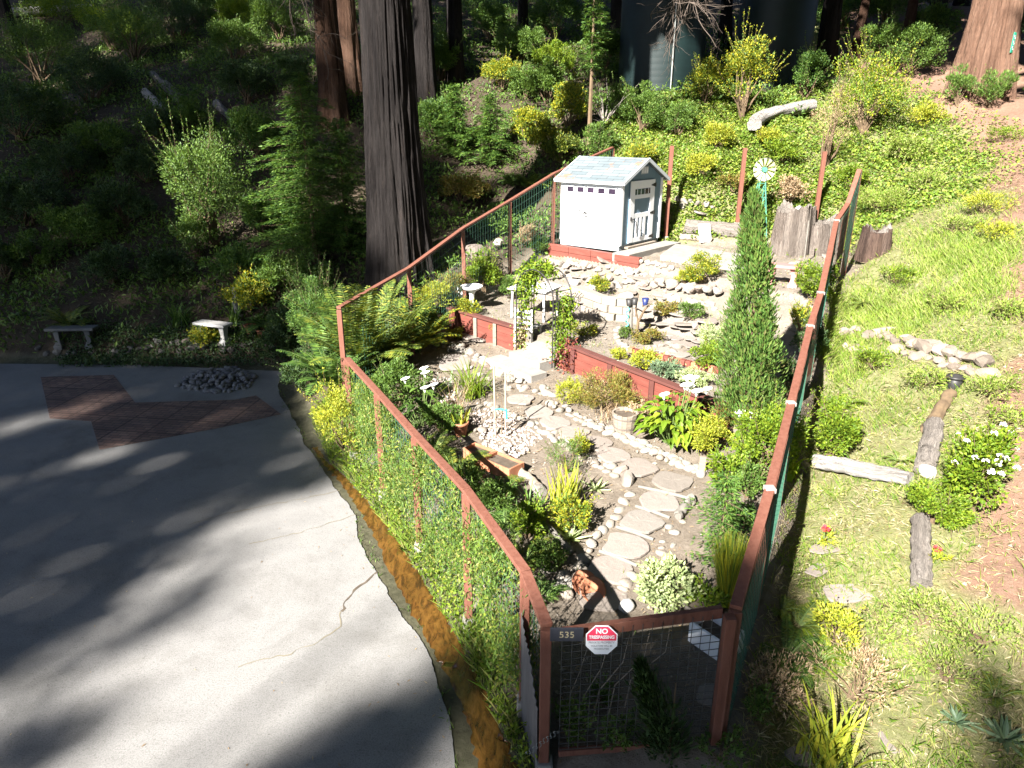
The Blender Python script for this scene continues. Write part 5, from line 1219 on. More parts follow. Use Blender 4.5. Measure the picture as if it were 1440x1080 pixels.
# upper terraces
shrub(680, 412, 52, 52, 'bright yellow green bush behind the bird bath', L_BRIGHT, .06)
shrub(640, 425, 50, 40, 'brownish thin shrub left of the bird bath', L_BRONZE, .05, lightk=.6)
shrub(610, 440, 46, 44, 'bright fern like bush at the foot of the rear fence', L_YEL, .06, wd=.02)
shrub(596, 470, 50, 40, 'dull green bush between the rear fence and left wall', L_MID, .05)
shrub(640, 478, 24, 18, 'small tuft growing on top of the stones below the left wall', L_YELDARK, .04)
for a, b, w, h, mat, lab in [(842,418,34,24,L_YELDARK,'low yellowish plant behind the white upright rock'),(985,402,54,40,L_YELDARK,'ragged fern like plant below the concrete walk'),(962,402,30,20,L_YEL,'small yellow plant left of the ragged plant'),(935,446,34,22,L_BRONZE,'small olive tuft at the left foot of the rock wall'),(973,452,34,26,L_MID,'small green tuft at the foot of the rock wall'),(880,476,26,16,L_MID,'round green herb inside the white curved edging'),(908,484,44,20,L_BRONZE,'brownish herb patch inside the white curved edging'),
     (1000,500,50,44,L_PALE,'large leaved pale plant left of the cypress'),(996,518,56,34,L_BRIGHT,'dark green leafy vegetable patch against the cypress'),(905,520,44,26,L_YEL,'yellow green plant behind the right red wall, leftmost'),(940,532,50,26,L_BLUE,'grey leaved plant behind the right red wall, second'),(975,545,50,26,L_PALE,'pale lavender like plant behind the right red wall, third'),(1142,428,52,62,L_BRIGHT,'bright leafy shrub against the right fence beyond the cypress'),(1125,470,40,40,L_YELDARK,'reddish yellow bush in front of the bright fence shrub'),(1135,515,40,60,L_DARK,'dark bush in the cypress shadow by the fence'),
     (755,360,30,26,L_MID,'small bush by the left end of the timber edging'),(740,350,26,30,L_DRY,'dead twiggy bush left of the timber edging'),(870,505,26,14,L_YEL,'tiny yellow tuft above the right red wall'),(700,480,24,16,L_YEL,'tiny weed at the foot of the left wall'),(760,520,20,14,L_RED,'tiny red leaved plant beside the arch steps')]:
    shrub(a, b, w, h, lab, mat, .045 if w > 30 else .035, name='garden_plant', cat='plant')
# ------------------------------------------------------------------ the grass slope on the right
shrub(1168, 652, 66, 88, 'rounded bright shrub just outside the right fence, above the white log', L_BRIGHT, .05, clumps=36)
fernat(1180, 575, 70, 'bright fern outside the fence above the rounded shrub', 26, L_BRIGHT)
shrub(1362, 720, 86, 132, 'tall bush covered in white flower heads at the right edge of the slope', L_BRIGHT, .06, clumps=40, flowers=(flowerball, 20, .042, WHITEFL))
shrub(1312, 738, 86, 62, 'low spreading green bush left of the white flowered bush', L_BRIGHT, .04, wd=.022)
log((1146,655), (1278,682), .11, .10, 'white_log', 'long bleached white log lying across the slope', WHITELOG, seed=21)
log((1298,668), (1312,608), .13, .12, 'log_segment', 'bleached upright log segment left of the white flowered bush', LOGGREY, seed=22)
log((1303,612), (1335,560), .09, .08, 'log_segment', 'dark brown log at the top of the line of logs', STEM, seed=23)
log((1292,832), (1292,738), .11, .10, 'log_segment', 'grey log with deep grain in the lower part of the slope', LOGGREY, seed=24)
stone(G(1303,668), .3, 'white', 'boulder', 'white stone at the foot of the bleached log segment', 'boulder')
row([(1182,470),(1215,474),(1250,482),(1290,492),(1330,500),(1385,516)], 38, .30, 'brown', 'wall_rock', 'brown grey rock in the dry wall across the grass slope', 'rocks of the slope wall', jit=4, lift=.06)
row([(1185,490),(1225,497),(1270,500),(1330,514),(1390,528)], 30, .28, 'brown', 'wall_rock', 'brown grey rock in the dry wall across the grass slope', 'rocks of the slope wall', jit=5)
stone(G(1245,470), (.85,.3,.3), 'rock', 'boulder', 'long pale stone lying on top of the slope wall', 'boulder', rz=-.2)
p = G(1340,548); t = thing('black_pot', 'black plastic nursery pot at the top of the line of logs', 'pot', p); MB().lathe([(.08,0),(.12,.2),(.11,.2),(.075,.02),(.001,.02)], n=18).build('body', BLACK, t, world=False, smooth=True); MB().lathe([(.123,.17),(.13,.17),(.13,.205),(.11,.205)], n=18).build('rim', BLACK, t, world=False, smooth=True)
strapat(1106, 672, 44, 'broad leaved plant in the fence shadow beside the white log', L_BRIGHT, 14, .08, .7, .05)
fernat(1120, 885, 90, 'fern half in shade outside the lower right fence', 26, L_FERN)
fernat(1105, 925, 110, 'big dark fern in the shade below the right fence', 30, L_CONIF)
fernat(1150, 930, 80, 'bright fern at the edge of the shade below the fence', 24, L_BRIGHT)
shrub(1172, 905, 70, 60, 'yellow green ragged bush below the flat stone on the slope', L_YEL, .045, lightk=.5)
shrub(1200, 985, 150, 66, 'brown dead bramble bush at the bottom of the slope', L_DRY, .05, wd=.01, lightk=.35)
shrub(1080, 990, 110, 70, 'brown dead undergrowth outside the gate post', L_DRY, .05, wd=.012, lightk=.4)
shrub(1062, 1020, 40, 60, 'green weedy plant outside the right gate post', L_MID, .05, lightk=.5)
strapat(1163, 1078, 105, 'tall yellow green strap leaved clump at the bottom edge', L_YEL, 60, .03, .5, .10)
strapat(1172, 1082, 50, 'fine green grass under the tall strap leaved clump', L_MID, 120, .006, .7, .2)
agaveat(1345, 1020, 48, 'blue green agave at the lower right of the slope', L_BLUE, 20)
agaveat(1412, 1045, 66, 'big blue green agave in the shade at the lower right corner', L_BLUE, 24)
for a, b, w, lab in [(1300,880,120,'trailing green weeds right of the flat stone, nearest the grey log'),(1380,905,130,'bright ferny weeds at the right edge below the path'),(1250,905,90,'thin trailing weeds below the flat stone'),(1330,960,110,'trailing weeds above the blue green agave')]:
    shrub(a, b, w, 34, lab, L_LAWN, .05, name='weed_patch', cat='weeds', wd=.014, lightk=.45, deep=.8, clumps=40)
for a, b, w, lab in [(1385,300,70,'bright yellow green fern beside the upper path'),(1400,340,60,'bright fern lower beside the upper path'),(1410,200,50,'low bright plants at the top of the path'),(1345,330,60,'bright weedy clump in the middle of the upper slope'),(1300,270,60,'low leafy clump in the upper slope'),(1240,300,90,'leafy green thicket outside the far end of the right fence'),(1215,360,44,'bright leaved plant between the fence end and charred stump'),(1260,400,60,'weedy clump below the charred stump'),(1390,560,70,'green ferny clump right of the black pot'),(1420,600,60,'ferny clump at the right edge beside the flowers'),(1330,440,60,'leafy weeds in the middle of the bright lawn'),(1420,450,60,'tall lawn weeds at the right edge'),(1230,520,70,'green plants growing under the slope wall'),(1300,545,70,'greyish herbs under the slope wall')]:
    shrub(a, b, w, w*.42, lab, [L_BRIGHT, L_LAWN, L_YEL][int(a) % 3], .06, name='slope_plant', cat='plant', lightk=.6, wd=.022)
for q, s, lab in (((1312,797),.05,'single red flower beside the grey log'),((1157,765),.06,'red flower on a yellow leaved plant by the fence shadow')):
    p = G(*q); f = flowerball(sd(), s, 30, .6); f.ch = [(V+[0,0,.2], F) for V, F in f.ch]; put('red_flower', lab, 'flower', p, [('bloom', f, REDFL), ('stem', MB().tube([(0,0,0),(0,0,.2)], .005, 5), GSTEM), ('leaves', bush(sd(), .12, .12, .16, 60, .06, .03, 6)[0], L_YEL)])
for q, w, lab in (((1195,838),64,'flat grey stone slab set in the slope near the fence'),((1150,805),36,'pinkish flat stone near the fence shadow'),((1250,1048),30,'small grey stone by the strap leaved clump'),((1140,1065),60,'grey stone beneath the strap leaved clump'),((1160,775),40,'pale flat stone beside the yellow leaved flower')):
    p = G(*q); s = px2m(w, p); stone(p+[0,0,.02], (s*1.2, s*.6, s*.3), 'flat', 'stone_slab', lab, 'stone slab', tilt=.04)
# ------------------------------------------------------------------ bank and slope behind
shrub(1214, 190, 112, 112, 'big round yellow flowering bush on the upper bank right of the tanks', LEAF('leaf_flowering', [(.06,.12,.01),(.11,.18,.014),(.17,.23,.02),(.34,.31,.02)], .35), .075, clumps=44, n=6500)
shrub(1045, 168, 84, 106, 'yellow flowering bush in front of the right tank', L_YELDARK, .075, clumps=34, n=4500)
shrub(990, 150, 64, 60, 'dark leaved bush with yellow tips between the tanks', L_YELDARK, .07, lightk=.5)
shrub(1160, 235, 74, 120, 'bare grey twiggy bush on the bank beside the curved log', L_DRY, .07, wd=.012, lightk=.3, up=.6)
shrub(1130, 140, 50, 70, 'thin dark bush in the shade behind the curved log', L_CONIF, .07, lightk=.5)
shrub(1275, 110, 90, 66, 'green bush in half shade left of the red barked tree', L_MID, .08)
shrub(1240, 95, 60, 60, 'dim leafy bush in the shade above the yellow bush', L_MID, .08)
shrub(1345, 152, 40, 48, 'dense green sprouts at the left foot of the red barked tree', L_MID, .10, wd=.03, up=.9, clumps=14)
shrub(1390, 152, 60, 46, 'dense green sprouts at the right foot of the red barked tree', L_MID, .10, wd=.03, up=.9, clumps=16)
log((1058,200), (1140,172), .22, .2, 'curved_log', 'bleached curved log arching over the bank', WHITELOG, seed=31, bend=.5, lift=.38)
for a, b, w, h, mat, lab in [(900,190,70,60,L_MID,'bushy green growth under the left tank'),(950,195,60,50,L_MID,'leafy bush below the level pipe of the left tank'),(870,170,50,50,L_MID,'ragged bush left of the left tank'),(1010,215,50,40,L_YEL,'yellow green low bush on the bank above the posts'),(985,250,60,30,L_YEL,'bright bank plant right of the shed roof'),(1100,230,60,36,L_BRIGHT,'leafy bank plant under the curved log'),(900,240,50,40,L_YELDARK,'bush behind the shed roof'),(1190,270,60,36,L_BRIGHT,'bank plant above the leaning stump'),(1110,290,50,36,L_DRY,'dry brush on the bank behind the stumps'),(1030,270,40,26,L_BRONZE,'low bronze plant behind the middle red post'),(840,225,50,44,L_MID,'small bush at the far corner of the rear fence'),(770,225,60,50,L_YELDARK,'yellowing bush on the slope left of the shed roof'),(1080,215,40,30,L_YEL,'yellow plant at the lower end of the curved log'),(1300,180,60,30,L_YEL,'low yellow flowers on the path side of the upper bank'),(1270,230,70,34,L_LAWN,'light green low growth below the big yellow bush')]:
    shrub(a, b, w, h, lab, mat, .07, name='bank_plant', cat='plant', lightk=.75)
# conifers and understory left of the shed
conat(690, 238, 92, 78, 'bright young redwood standing right of the massive trunk', L_CONIF, 114, .13, dens=1.5)
conat(640, 225, 92, 80, 'darker young redwood between the massive trunk and bright one', L_CONIF, 102, .13, dens=1.5)
p = Yp(828, 200, 24.6); p[2] = H(p[0], p[1]); conat(0, 0, 215, 74, 'slender young tree with bare lower stem left of the tanks', L_CONIF, 80, .13, 'slender_tree', p=p, bare=.42, dens=1.3)
shrub(705, 130, 60, 46, 'yellow flowering shrub near the lone thin trunk', L_YELDARK, .08)
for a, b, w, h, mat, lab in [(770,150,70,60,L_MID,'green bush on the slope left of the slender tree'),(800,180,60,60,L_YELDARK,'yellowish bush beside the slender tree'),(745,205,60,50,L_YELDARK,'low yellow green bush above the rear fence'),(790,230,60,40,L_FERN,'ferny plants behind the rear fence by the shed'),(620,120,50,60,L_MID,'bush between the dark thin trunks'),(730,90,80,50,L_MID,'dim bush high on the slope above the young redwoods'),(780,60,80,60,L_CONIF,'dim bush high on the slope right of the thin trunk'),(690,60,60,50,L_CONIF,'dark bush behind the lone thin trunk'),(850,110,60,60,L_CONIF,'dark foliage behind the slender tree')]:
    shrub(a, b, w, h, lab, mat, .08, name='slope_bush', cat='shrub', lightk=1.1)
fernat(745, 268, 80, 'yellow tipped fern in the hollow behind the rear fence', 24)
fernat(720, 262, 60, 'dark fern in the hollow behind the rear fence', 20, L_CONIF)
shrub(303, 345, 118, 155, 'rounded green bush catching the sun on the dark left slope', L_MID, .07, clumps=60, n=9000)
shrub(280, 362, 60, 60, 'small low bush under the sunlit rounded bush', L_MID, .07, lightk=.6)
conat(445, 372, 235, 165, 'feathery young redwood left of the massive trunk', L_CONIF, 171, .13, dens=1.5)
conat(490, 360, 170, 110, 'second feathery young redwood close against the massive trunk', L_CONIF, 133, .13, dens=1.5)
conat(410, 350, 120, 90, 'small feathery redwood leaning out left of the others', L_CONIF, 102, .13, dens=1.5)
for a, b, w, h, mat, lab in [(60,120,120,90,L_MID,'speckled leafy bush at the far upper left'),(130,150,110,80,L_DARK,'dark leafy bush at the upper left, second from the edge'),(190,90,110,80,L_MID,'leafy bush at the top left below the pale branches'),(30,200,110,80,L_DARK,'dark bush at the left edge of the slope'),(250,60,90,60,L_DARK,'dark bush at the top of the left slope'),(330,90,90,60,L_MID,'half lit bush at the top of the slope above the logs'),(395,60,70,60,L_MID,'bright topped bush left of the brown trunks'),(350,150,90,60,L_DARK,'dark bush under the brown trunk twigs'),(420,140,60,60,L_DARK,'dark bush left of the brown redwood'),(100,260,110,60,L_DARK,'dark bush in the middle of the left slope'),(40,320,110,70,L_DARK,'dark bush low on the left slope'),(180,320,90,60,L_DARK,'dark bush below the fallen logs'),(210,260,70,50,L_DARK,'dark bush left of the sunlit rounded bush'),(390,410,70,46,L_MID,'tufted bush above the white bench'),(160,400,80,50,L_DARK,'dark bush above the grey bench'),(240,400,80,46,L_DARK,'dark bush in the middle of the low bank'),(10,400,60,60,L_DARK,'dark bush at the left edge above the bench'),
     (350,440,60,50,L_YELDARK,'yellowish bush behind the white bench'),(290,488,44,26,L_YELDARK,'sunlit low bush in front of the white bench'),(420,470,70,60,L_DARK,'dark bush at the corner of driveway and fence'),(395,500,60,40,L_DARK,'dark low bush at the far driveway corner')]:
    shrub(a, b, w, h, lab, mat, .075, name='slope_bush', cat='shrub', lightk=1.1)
fernat(98, 462, 80, 'fern with one bright frond above the grey bench', 26, L_FERN)
fernat(375, 462, 80, 'dark fern right of the white bench', 24, L_CONIF)
strapat(255, 462, 46, 'dark strap leaved plant between the two benches', L_CONIF, 60, .03, .9, .1)
strapat(330, 462, 36, 'spiky rosette plant behind the white bench', L_MID, 24, .04, .6, .05)
for a, b, r0, lab in [((205,135),(252,182),.16,'pale fallen log on the dark left slope, nearest of three'),((215,108),(265,160),.14,'dim fallen log on the dark left slope, middle of three'),((232,120),(285,165),.12,'thin fallen log on the dark left slope, furthest right'),((305,152),(332,178),.15,'short dark log right of the three fallen logs'),((0,24),(130,14),.2,'pale branch lying along the top left edge')]:
    log(a, b, r0, r0*.8, 'fallen_log', lab, WHITELOG if 'pale' in lab else LOGGREY, seed=sd())
row([(60,497),(120,499),(200,497),(280,494),(350,490),(390,488)], 34, .26, 'dark', 'kerb_rock', 'dark rock in the low kerb along the back of the driveway', 'rocks of the driveway kerb', jit=4)
row([(215,486),(260,484),(300,486)], 10, .26, 'rock', 'kerb_rock', 'paler rock in front of the white bench', 'paler rocks before the white bench', jit=4)
for q, lab in (((353,470),'small pink flower pot right of the white bench'),((370,478),'small red flower pot further right of the white bench')): pot(*q, .14, .22, lab)
p = G(335,447); t = thing('white_statue', 'small pale statue standing in the plants behind the white bench', 'statue', p); MB().lathe([(.10,0),(.10,.08),(.07,.12),(.09,.35),(.11,.5),(.06,.58),(.075,.66),(.06,.74),(.001,.78)], n=14).build('figure', GREYB, t, world=False, smooth=True); MB().box((0,0,.0), (.26,.26,.1)).build('plinth', CONC, t, world=False, bevel=.01)
def bareTwigs(px, py, y, L, label, seed, n=9):
    r = rs(seed); p0 = Yp(px, py, y); mb = MB(); 
    def grow(p, d, l, w, k):
        pts = [p]
        for i in range(6): d = unit(d+r.normal(0, .22, 3)+[0,0,-.05]); pts.append(pts[-1]+d*l/6)
        mb.tube(pts, np.linspace(w, w*.4, 7), 4, False)
        if k:
            for j in range(4): grow(pts[r.integers(1, 6)], unit(d+r.normal(0, .8, 3)), l*.55, w*.5, k-1)
    for i in range(n): grow(p0+r.normal(0, .2, 3), unit(np.array([r.normal(0,.4), r.normal(0,.4), -1])), L*r.uniform(.6,1.1), .02, 2)
    solo(mb, 'dead_branch', MAT('dead_twig', [(.06,.045,.035),(.13,.10,.08)], 6), label, 'branch', loc=p0)
bareTwigs(960, -30, 24, 2.2, 'bare dead twigs hanging in front of the left tank', 5)
bareTwigs(420, -20, 25, 2.5, 'bare dead twigs hanging left of the brown redwood', 6, 5)
p = G(850, 175); mb = MB(); r_ = rs(44)
for i in range(26):
    d = unit(r_.normal(0, .6, 3)+[0,0,.9]); mb.tube([p, p+d*.8, p+d*1.5+r_.normal(0,.2,3)], [.014,.009,.003], 4, False)
solo(mb, 'dead_shrub', MAT('dead_pale', [(.35,.30,.26),(.5,.45,.4)], 6), 'leafless pale shrub right of the slender tree', 'shrub', loc=p)

# things standing in the shade behind and before the gate
p = G(940,1068); put('slim_shrub', 'slim dark green shrub standing upright just behind the gate wire', 'shrub', p, [('foliage', cypress(91, 1.0, .085, 1500)[0], L_DARK), ('trunk', MB().tube([(0,0,0),(0,0,.8)], [.012,.005], 6), STEM)])
a, b = G(968,902), G(1016,938); e = unit(b-a); n_ = np.array([-e[1], e[0], 0]); t = thing('raised_bed', 'low white sided raised bed behind the right half of the gate', 'planter', a)
MB().bar(a+[0,0,.13], b+[0,0,.13], .03, .24).build('front_board', WHITE, t, bevel=.004); MB().bar(a+n_*.3+[0,0,.13], b+n_*.3+[0,0,.13], .03, .24).build('back_board', WHITE, t, bevel=.004)
for q in (a, b): MB().bar(q+n_*.017+[0,0,.13], q+n_*.283+[0,0,.13], .03, .235).build('end_board', WHITE, t, bevel=.004)
MB().poly([a+n_*.02+[0,0,.16], b+n_*.02+[0,0,.16], b+n_*.28+[0,0,.16], a+n_*.28+[0,0,.16]], .1).build('soil', MUDM, t)
p = G(1003,985); stone(p+[0,0,.02], (.3,.3,.16), 'flat', 'stepping_stone', 'round paver in the shade behind the gate', 'paver', tilt=.02)
for q, w, h, lab in (((800,1040),50,70,'weedy plant in the shade behind the left of the gate'),((870,1050),60,40,'low weeds in the shade behind the middle of the gate'),((845,985),40,26,'small weed in the shade below the house number'),((1010,1075),80,34,'dark weeds at the foot of the gate, right half')): shrub(*q, w, h, lab, L_MID, .05, name='weed', cat='weeds', lightk=.5)
mb = MB(); r_ = rs(61)
for k in range(5):
    p = G(790+k*22, 1030-k*8); mb.tube([p, p+[.05,.05,.3], p+[.15+.05*k,.05,.62], p+[.22+.04*k,.08,.9]], [.007,.006,.004,.002], 5)
solo(mb, 'dry_stalks', MAT('dead_pale2', [(.2,.16,.12),(.3,.25,.2)], 6), 'dry bent stalks behind the wire of the gate', 'stalks')

fernat(470, 548, 120, 'dark sword fern hanging over the driveway end of the fence corner', 36, L_CONIF, up=1.2, k=1.2)
shrub(446, 500, 76, 110, 'loose dark bush outside the gap between the two left fences', L_CONIF, .06, wd=.02)
shrub(430, 560, 70, 70, 'dark weedy bush on the bank at the bend of the drain', L_DARK, .06)
fernat(540, 450, 90, 'fern outside the rear fence at its lowest post', 26, L_FERN, up=1.2)
shrub(620, 610, 60, 44, 'dark leafy plant between the lily and the terracotta pot', L_MID, .05, name='garden_plant', cat='plant')
for a, b, w, h, mat, lab in [(770,800,50,40,L_MID,'weedy green plant by the thin edging log near the gate'),(742,760,50,60,L_BRIGHT,'bright leafy sprig among the ferns at the fence'),(700,720,60,50,L_MID,'leafy plant filling the gap between the fence ferns'),(655,700,50,50,L_MID,'leafy plant low against the inside of the fence'),(900,600,40,30,L_DRY,'dry brown stems between barrel and lily'),(835,565,50,30,L_DRY,'dead leaf heap under the heathery bush'),(1050,700,50,50,L_MID,'leafy green plant between juniper and right fence'),(1040,760,50,50,L_CONIF,'dark growth between the juniper and the right fence rail'),(1030,610,40,50,L_BRONZE,'brown bare based bush under the cypress'),(1105,560,36,60,L_DARK,'dark growth in the cypress shadow along the fence'),(1090,620,40,40,L_MID,'green tangle at the foot of the cypress'),(660,450,40,24,L_YELDARK,'low weeds at the foot of the bird bath'),(720,420,40,30,L_MID,'weeds between the yellow bush and the arch'),(820,470,50,14,L_YELDARK,'thin weeds on the terrace right of the arch')]:
    shrub(a, b, w, h, lab, mat, .045, name='garden_plant', cat='plant')

for a, b, w, h, mat, lab in [(70,180,90,60,L_MID,'leafy bush between the dark bushes at the left edge'),(150,230,90,60,L_MID,'low leafy bush left of the fallen logs'),(270,190,70,50,L_MID,'leafy bush just above the sunlit rounded bush'),(360,230,80,70,L_CONIF,'dim bush between the rounded bush and the young redwood'),(370,330,70,60,L_CONIF,'dark low bush between rounded bush and young redwood'),(230,200,60,40,L_DARK,'dark low plant among the fallen logs'),(120,350,110,60,L_MID,'low wide bush on the slope above the grey bench'),(50,380,80,50,L_MID,'low bush at the left, above the end of the kerb'),(330,400,90,50,L_CONIF,'dim tangle above the statue and white bench'),(440,420,60,60,L_MID,'green tangle between young redwood and fence corner'),(160,70,100,60,L_BRIGHT,'brightly speckled bush near the top left corner'),(90,40,110,50,L_BRIGHT,'sunlit foliage at the very top left'),(280,40,80,50,L_MID,'half lit foliage at the top edge left of the trunks'),(340,50,80,50,L_BRIGHT,'sunlit foliage at the top edge beside the brown trunk'),(620,200,70,60,L_CONIF,'dark bush at the right side of the massive trunk'),(650,290,80,40,L_BRONZE,'brown leafy heap in the hollow right of the massive trunk'),(700,330,60,40,L_MID,'green growth outside the rear fence by the hollow'),(780,110,70,50,L_BRIGHT,'sunlit bush high between thin trunk and slender tree'),(740,140,60,40,L_MID,'low bush under the yellow shrub')]:
    shrub(a, b, w, h, lab, mat, .08, name='slope_bush', cat='shrub')

for a, b, w, lab in [(1095,860,60,'green fern at the foot of the right fence beside its last shaded post'),(1165,870,60,'bright fern between the flat slab and the fence shadow'),(1245,960,50,'small yellow fern on the lower slope above the dead bramble'),(1400,980,60,'fern at the right edge above the agaves'),(1265,650,44,'small fern at the right end of the white log'),(1215,430,46,'fern growing outside the fence on the edge of the bright lawn')]:
    fernat(a, b, w, lab, 20, L_FERN)

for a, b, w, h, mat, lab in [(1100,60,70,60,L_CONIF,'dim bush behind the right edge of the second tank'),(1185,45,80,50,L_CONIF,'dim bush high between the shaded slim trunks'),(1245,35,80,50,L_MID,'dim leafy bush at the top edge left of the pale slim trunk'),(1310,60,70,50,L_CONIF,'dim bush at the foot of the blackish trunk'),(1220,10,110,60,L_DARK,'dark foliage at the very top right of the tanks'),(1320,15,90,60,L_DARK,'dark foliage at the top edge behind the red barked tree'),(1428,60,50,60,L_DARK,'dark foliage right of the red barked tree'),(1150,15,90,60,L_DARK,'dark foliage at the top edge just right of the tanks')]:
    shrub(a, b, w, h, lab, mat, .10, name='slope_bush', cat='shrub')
# ------------------------------------------------------------------ ground cover no one could count
def scatter(x0, x1, y0, y1, n, dens):
    x = R.uniform(x0, x1, n); y = R.uniform(y0, y1, n); k = R.uniform(0, 1, n) < dens(x, y); x, y = x[k], y[k]
    return np.stack([x, y, hz(x, y)], 1)
def nz(x, y, s=1., o=0):
    return .5+.25*(np.sin(x*2.1*s+o)+np.sin(y*2.6*s+1.3+o)+np.sin((x+y)*1.3*s+2.2)+np.sin((x-1.7*y)*3.1*s+o))*.5
def outside(x, y): return sdpoly(x, y, GARDEN) < -.12
def rightside(x, y): return (x > 1.95+(y-4.8)*.40)
def pathd(x, y): return zones(x, y)[1]
P = scatter(1.9, 14, 3.6, 24, 300000, lambda x, y: outside(x, y)*rightside(x, y)*(1-.9*pathd(x, y))*np.clip((nz(x, y, 1.7)+.5*nz(x, y, 4, 2)-.55)*2.2, 0.06, 1)*np.interp(y, [4, 9, 14, 24], [1, .9, .55, .35]))
d = np.linalg.norm(P-[0,0,CZ], axis=1)
tag(grassmb(MB(), P, R.uniform(.03, .13, len(P)), .003+d*.00045, 1.3).build('grass', L_GRASS), kind='stuff')
P = scatter(4.5, 12, 10.8, 16.6, 90000, lambda x, y: outside(x, y)*rightside(x, y)*ss(11.4, 13.2, y+.5*np.sin(x*2.3))*ss(16.2, 14.0, y+.6*np.sin(x*1.7+1))*(1-pathd(x, y))*np.clip(nz(x, y, 1.6, 2)*1.5-.1, .1, 1))
tag(grassmb(MB(), P, R.uniform(.05, .20, len(P)), .012, .9).build('lawn_grass', L_LAWN), kind='stuff')
# broad-leaved cover on the bank behind the garden
P = scatter(1.5, 15, 17.5, 30, 260000, lambda x, y: outside(x, y)*(x-.35*(y-21) > 1.5)*(1-.85*pathd(x, y))*np.clip((nz(x, y, 1.4, 1)+.05)*1.5, .4, 1)*np.interp(x, [8, 10, 13], [1, .6, .4])*ss(17.5, 19.5, y))
P = np.concatenate([P, scatter(3.4, 10, 20.6, 22.0, 16000, lambda x, y: np.clip((nz(x, y, 2, 3)-.2)*1.7, .05, 1))])
P[:, 2] += R.uniform(0, .16, len(P)); n = len(P)
tag(leafmb(MB(), P, R.normal(0, 1, (n, 3))*[1,1,.4]+[0,-.25,.35], R.normal(0, .4, (n, 3))+[0,-.35,1], R.uniform(.05, .12, n), R.uniform(.04, .085, n)).build('ivy_ground_cover', LEAF('leaf_ivy', [(.045,.09,.010),(.085,.15,.014),(.14,.20,.022),(.21,.24,.035),(.06,.12,.012),(.10,.17,.016),(.20,.16,.08)])), kind='stuff')
# weeds between the left fence and the drain
ax, ay = np.array([p[0] for p in F1]), np.array([p[1] for p in F1])
def stripd(x, y):
    fx = np.interp(y, ay, ax); wx = np.interp(y, [p[1] for p in WET][::1], [p[0] for p in WET]); t = (x-wx)/(fx-wx+1e-6); return ((t > .16) & (t < 1.15) & ((y > 5.75) | (t < .72))).astype(float)*(.55+.45*nz(x, y, 1.5))
P = scatter(-5, .6, 4.2, 13, 130000, stripd); n = len(P)
tag(grassmb(MB(), P[:n//2], R.uniform(.05, .24, n//2)*np.clip(.35+nz(P[:n//2, 0], P[:n//2, 1], 2.5, 3), .3, 1.2), .009, .9).build('verge_grass', L_GRASS), kind='stuff')
Q = P[n//2:].copy(); Q[:, 2] += R.uniform(0, 1, len(Q))**2*.38*np.clip(nz(Q[:, 0], Q[:, 1], 3)*1.6-.2, .1, 1); n = len(Q)
tag(leafmb(MB(), Q, R.normal(0, 1, (n, 3))+[0,0,.3], R.normal(0, .5, (n, 3))+[0,0,1], R.uniform(.03, .075, n), R.uniform(.02, .045, n)).build('verge_weeds', L_BRIGHT), kind='stuff')
# climbers on the front fence wire
V = thing('fence_climber', 'green twining weeds growing up the wire of the driveway side fence', 'climber', F1[2]-[0,0,1.6])
n = 42000; t = R.uniform(.97, len(F1)-1, n); i = np.minimum(t.astype(int), len(F1)-2); f = t-i; A = np.array(F1); q = A[i]+(A[i+1]-A[i])*f[:, None]; g = hz(q[:, 0], q[:, 1]); hh = R.uniform(0, 1, n)**.8
clump = np.sin(t*9)+np.sin(t*17+1)+np.sin(t*31+2)+np.sin(hh*7+t*5); k = (clump+R.normal(0, .8, n) > -.75+1.3*hh); q, g, hh = q[k], g[k], hh[k]
Q = np.c_[q[:, 0]+R.normal(0, .09, len(q)), q[:, 1]+R.normal(0, .05, len(q)), g+(q[:, 2]-g)*hh*.95]
h2 = len(Q)//2
leafmb(MB(), Q[:h2], R.normal(0, 1, (h2, 3))+[0,0,.4], R.normal(0, .6, (h2, 3))+[-.6,-.4,.6], R.uniform(.018, .062, h2), R.uniform(.012, .034, h2)).build('foliage', LEAF('leaf_climber', [(.05,.10,.01),(.09,.15,.014),(.15,.19,.02),(.20,.19,.05),(.06,.09,.02)], .35), V)
m2 = len(Q)-h2; leafmb(MB(), Q[h2:], R.normal(0, .4, (m2, 3))+[0,0,1], R.normal(0, .6, (m2, 3))+[-.6,-.4,.3], R.uniform(.06, .16, m2), .012).build('stalks', L_MID, V)
# garden weeds, fallen leaves and needles
P = scatter(-3.3, 8, 5, 21, 26000, lambda x, y: (sdpoly(x, y, GARDEN) > .1)*np.clip((nz(x, y, 1.8, 4)-.50)*2.2, .015, .8)*np.where(tdist(x, y) > .2, 1, .35))
tag(grassmb(MB(), P, R.uniform(.03, .10, len(P)), .009, 1.1).build('garden_weeds', L_GRASS), kind='stuff')
P = scatter(-3.3, 14, 3.8, 24, 90000, lambda x, y: np.where(sdpoly(x, y, GARDEN) > 0, .22, .35*rightside(x, y)+.65*pathd(x, y))); P[:, 2] += .012; n = len(P)
tag(leafmb(MB(), P, R.normal(0, 1, (n, 3))*[1,1,.15], R.normal(0, .25, (n, 3))+[0,0,1], R.uniform(.02, .075, n), R.uniform(.008, .022, n)).build('leaf_litter', L_DRY), kind='stuff')
P = scatter(-26, 1.5, 16.8, 44, 90000, lambda x, y: (sdpoly(x, y, GARDEN) < -.2)*(.12+.5*nz(x, y, .8, 5))*np.interp(y, [17, 25, 44], [.7, .5, .3])); P[:, 2] += .04; n = len(P)
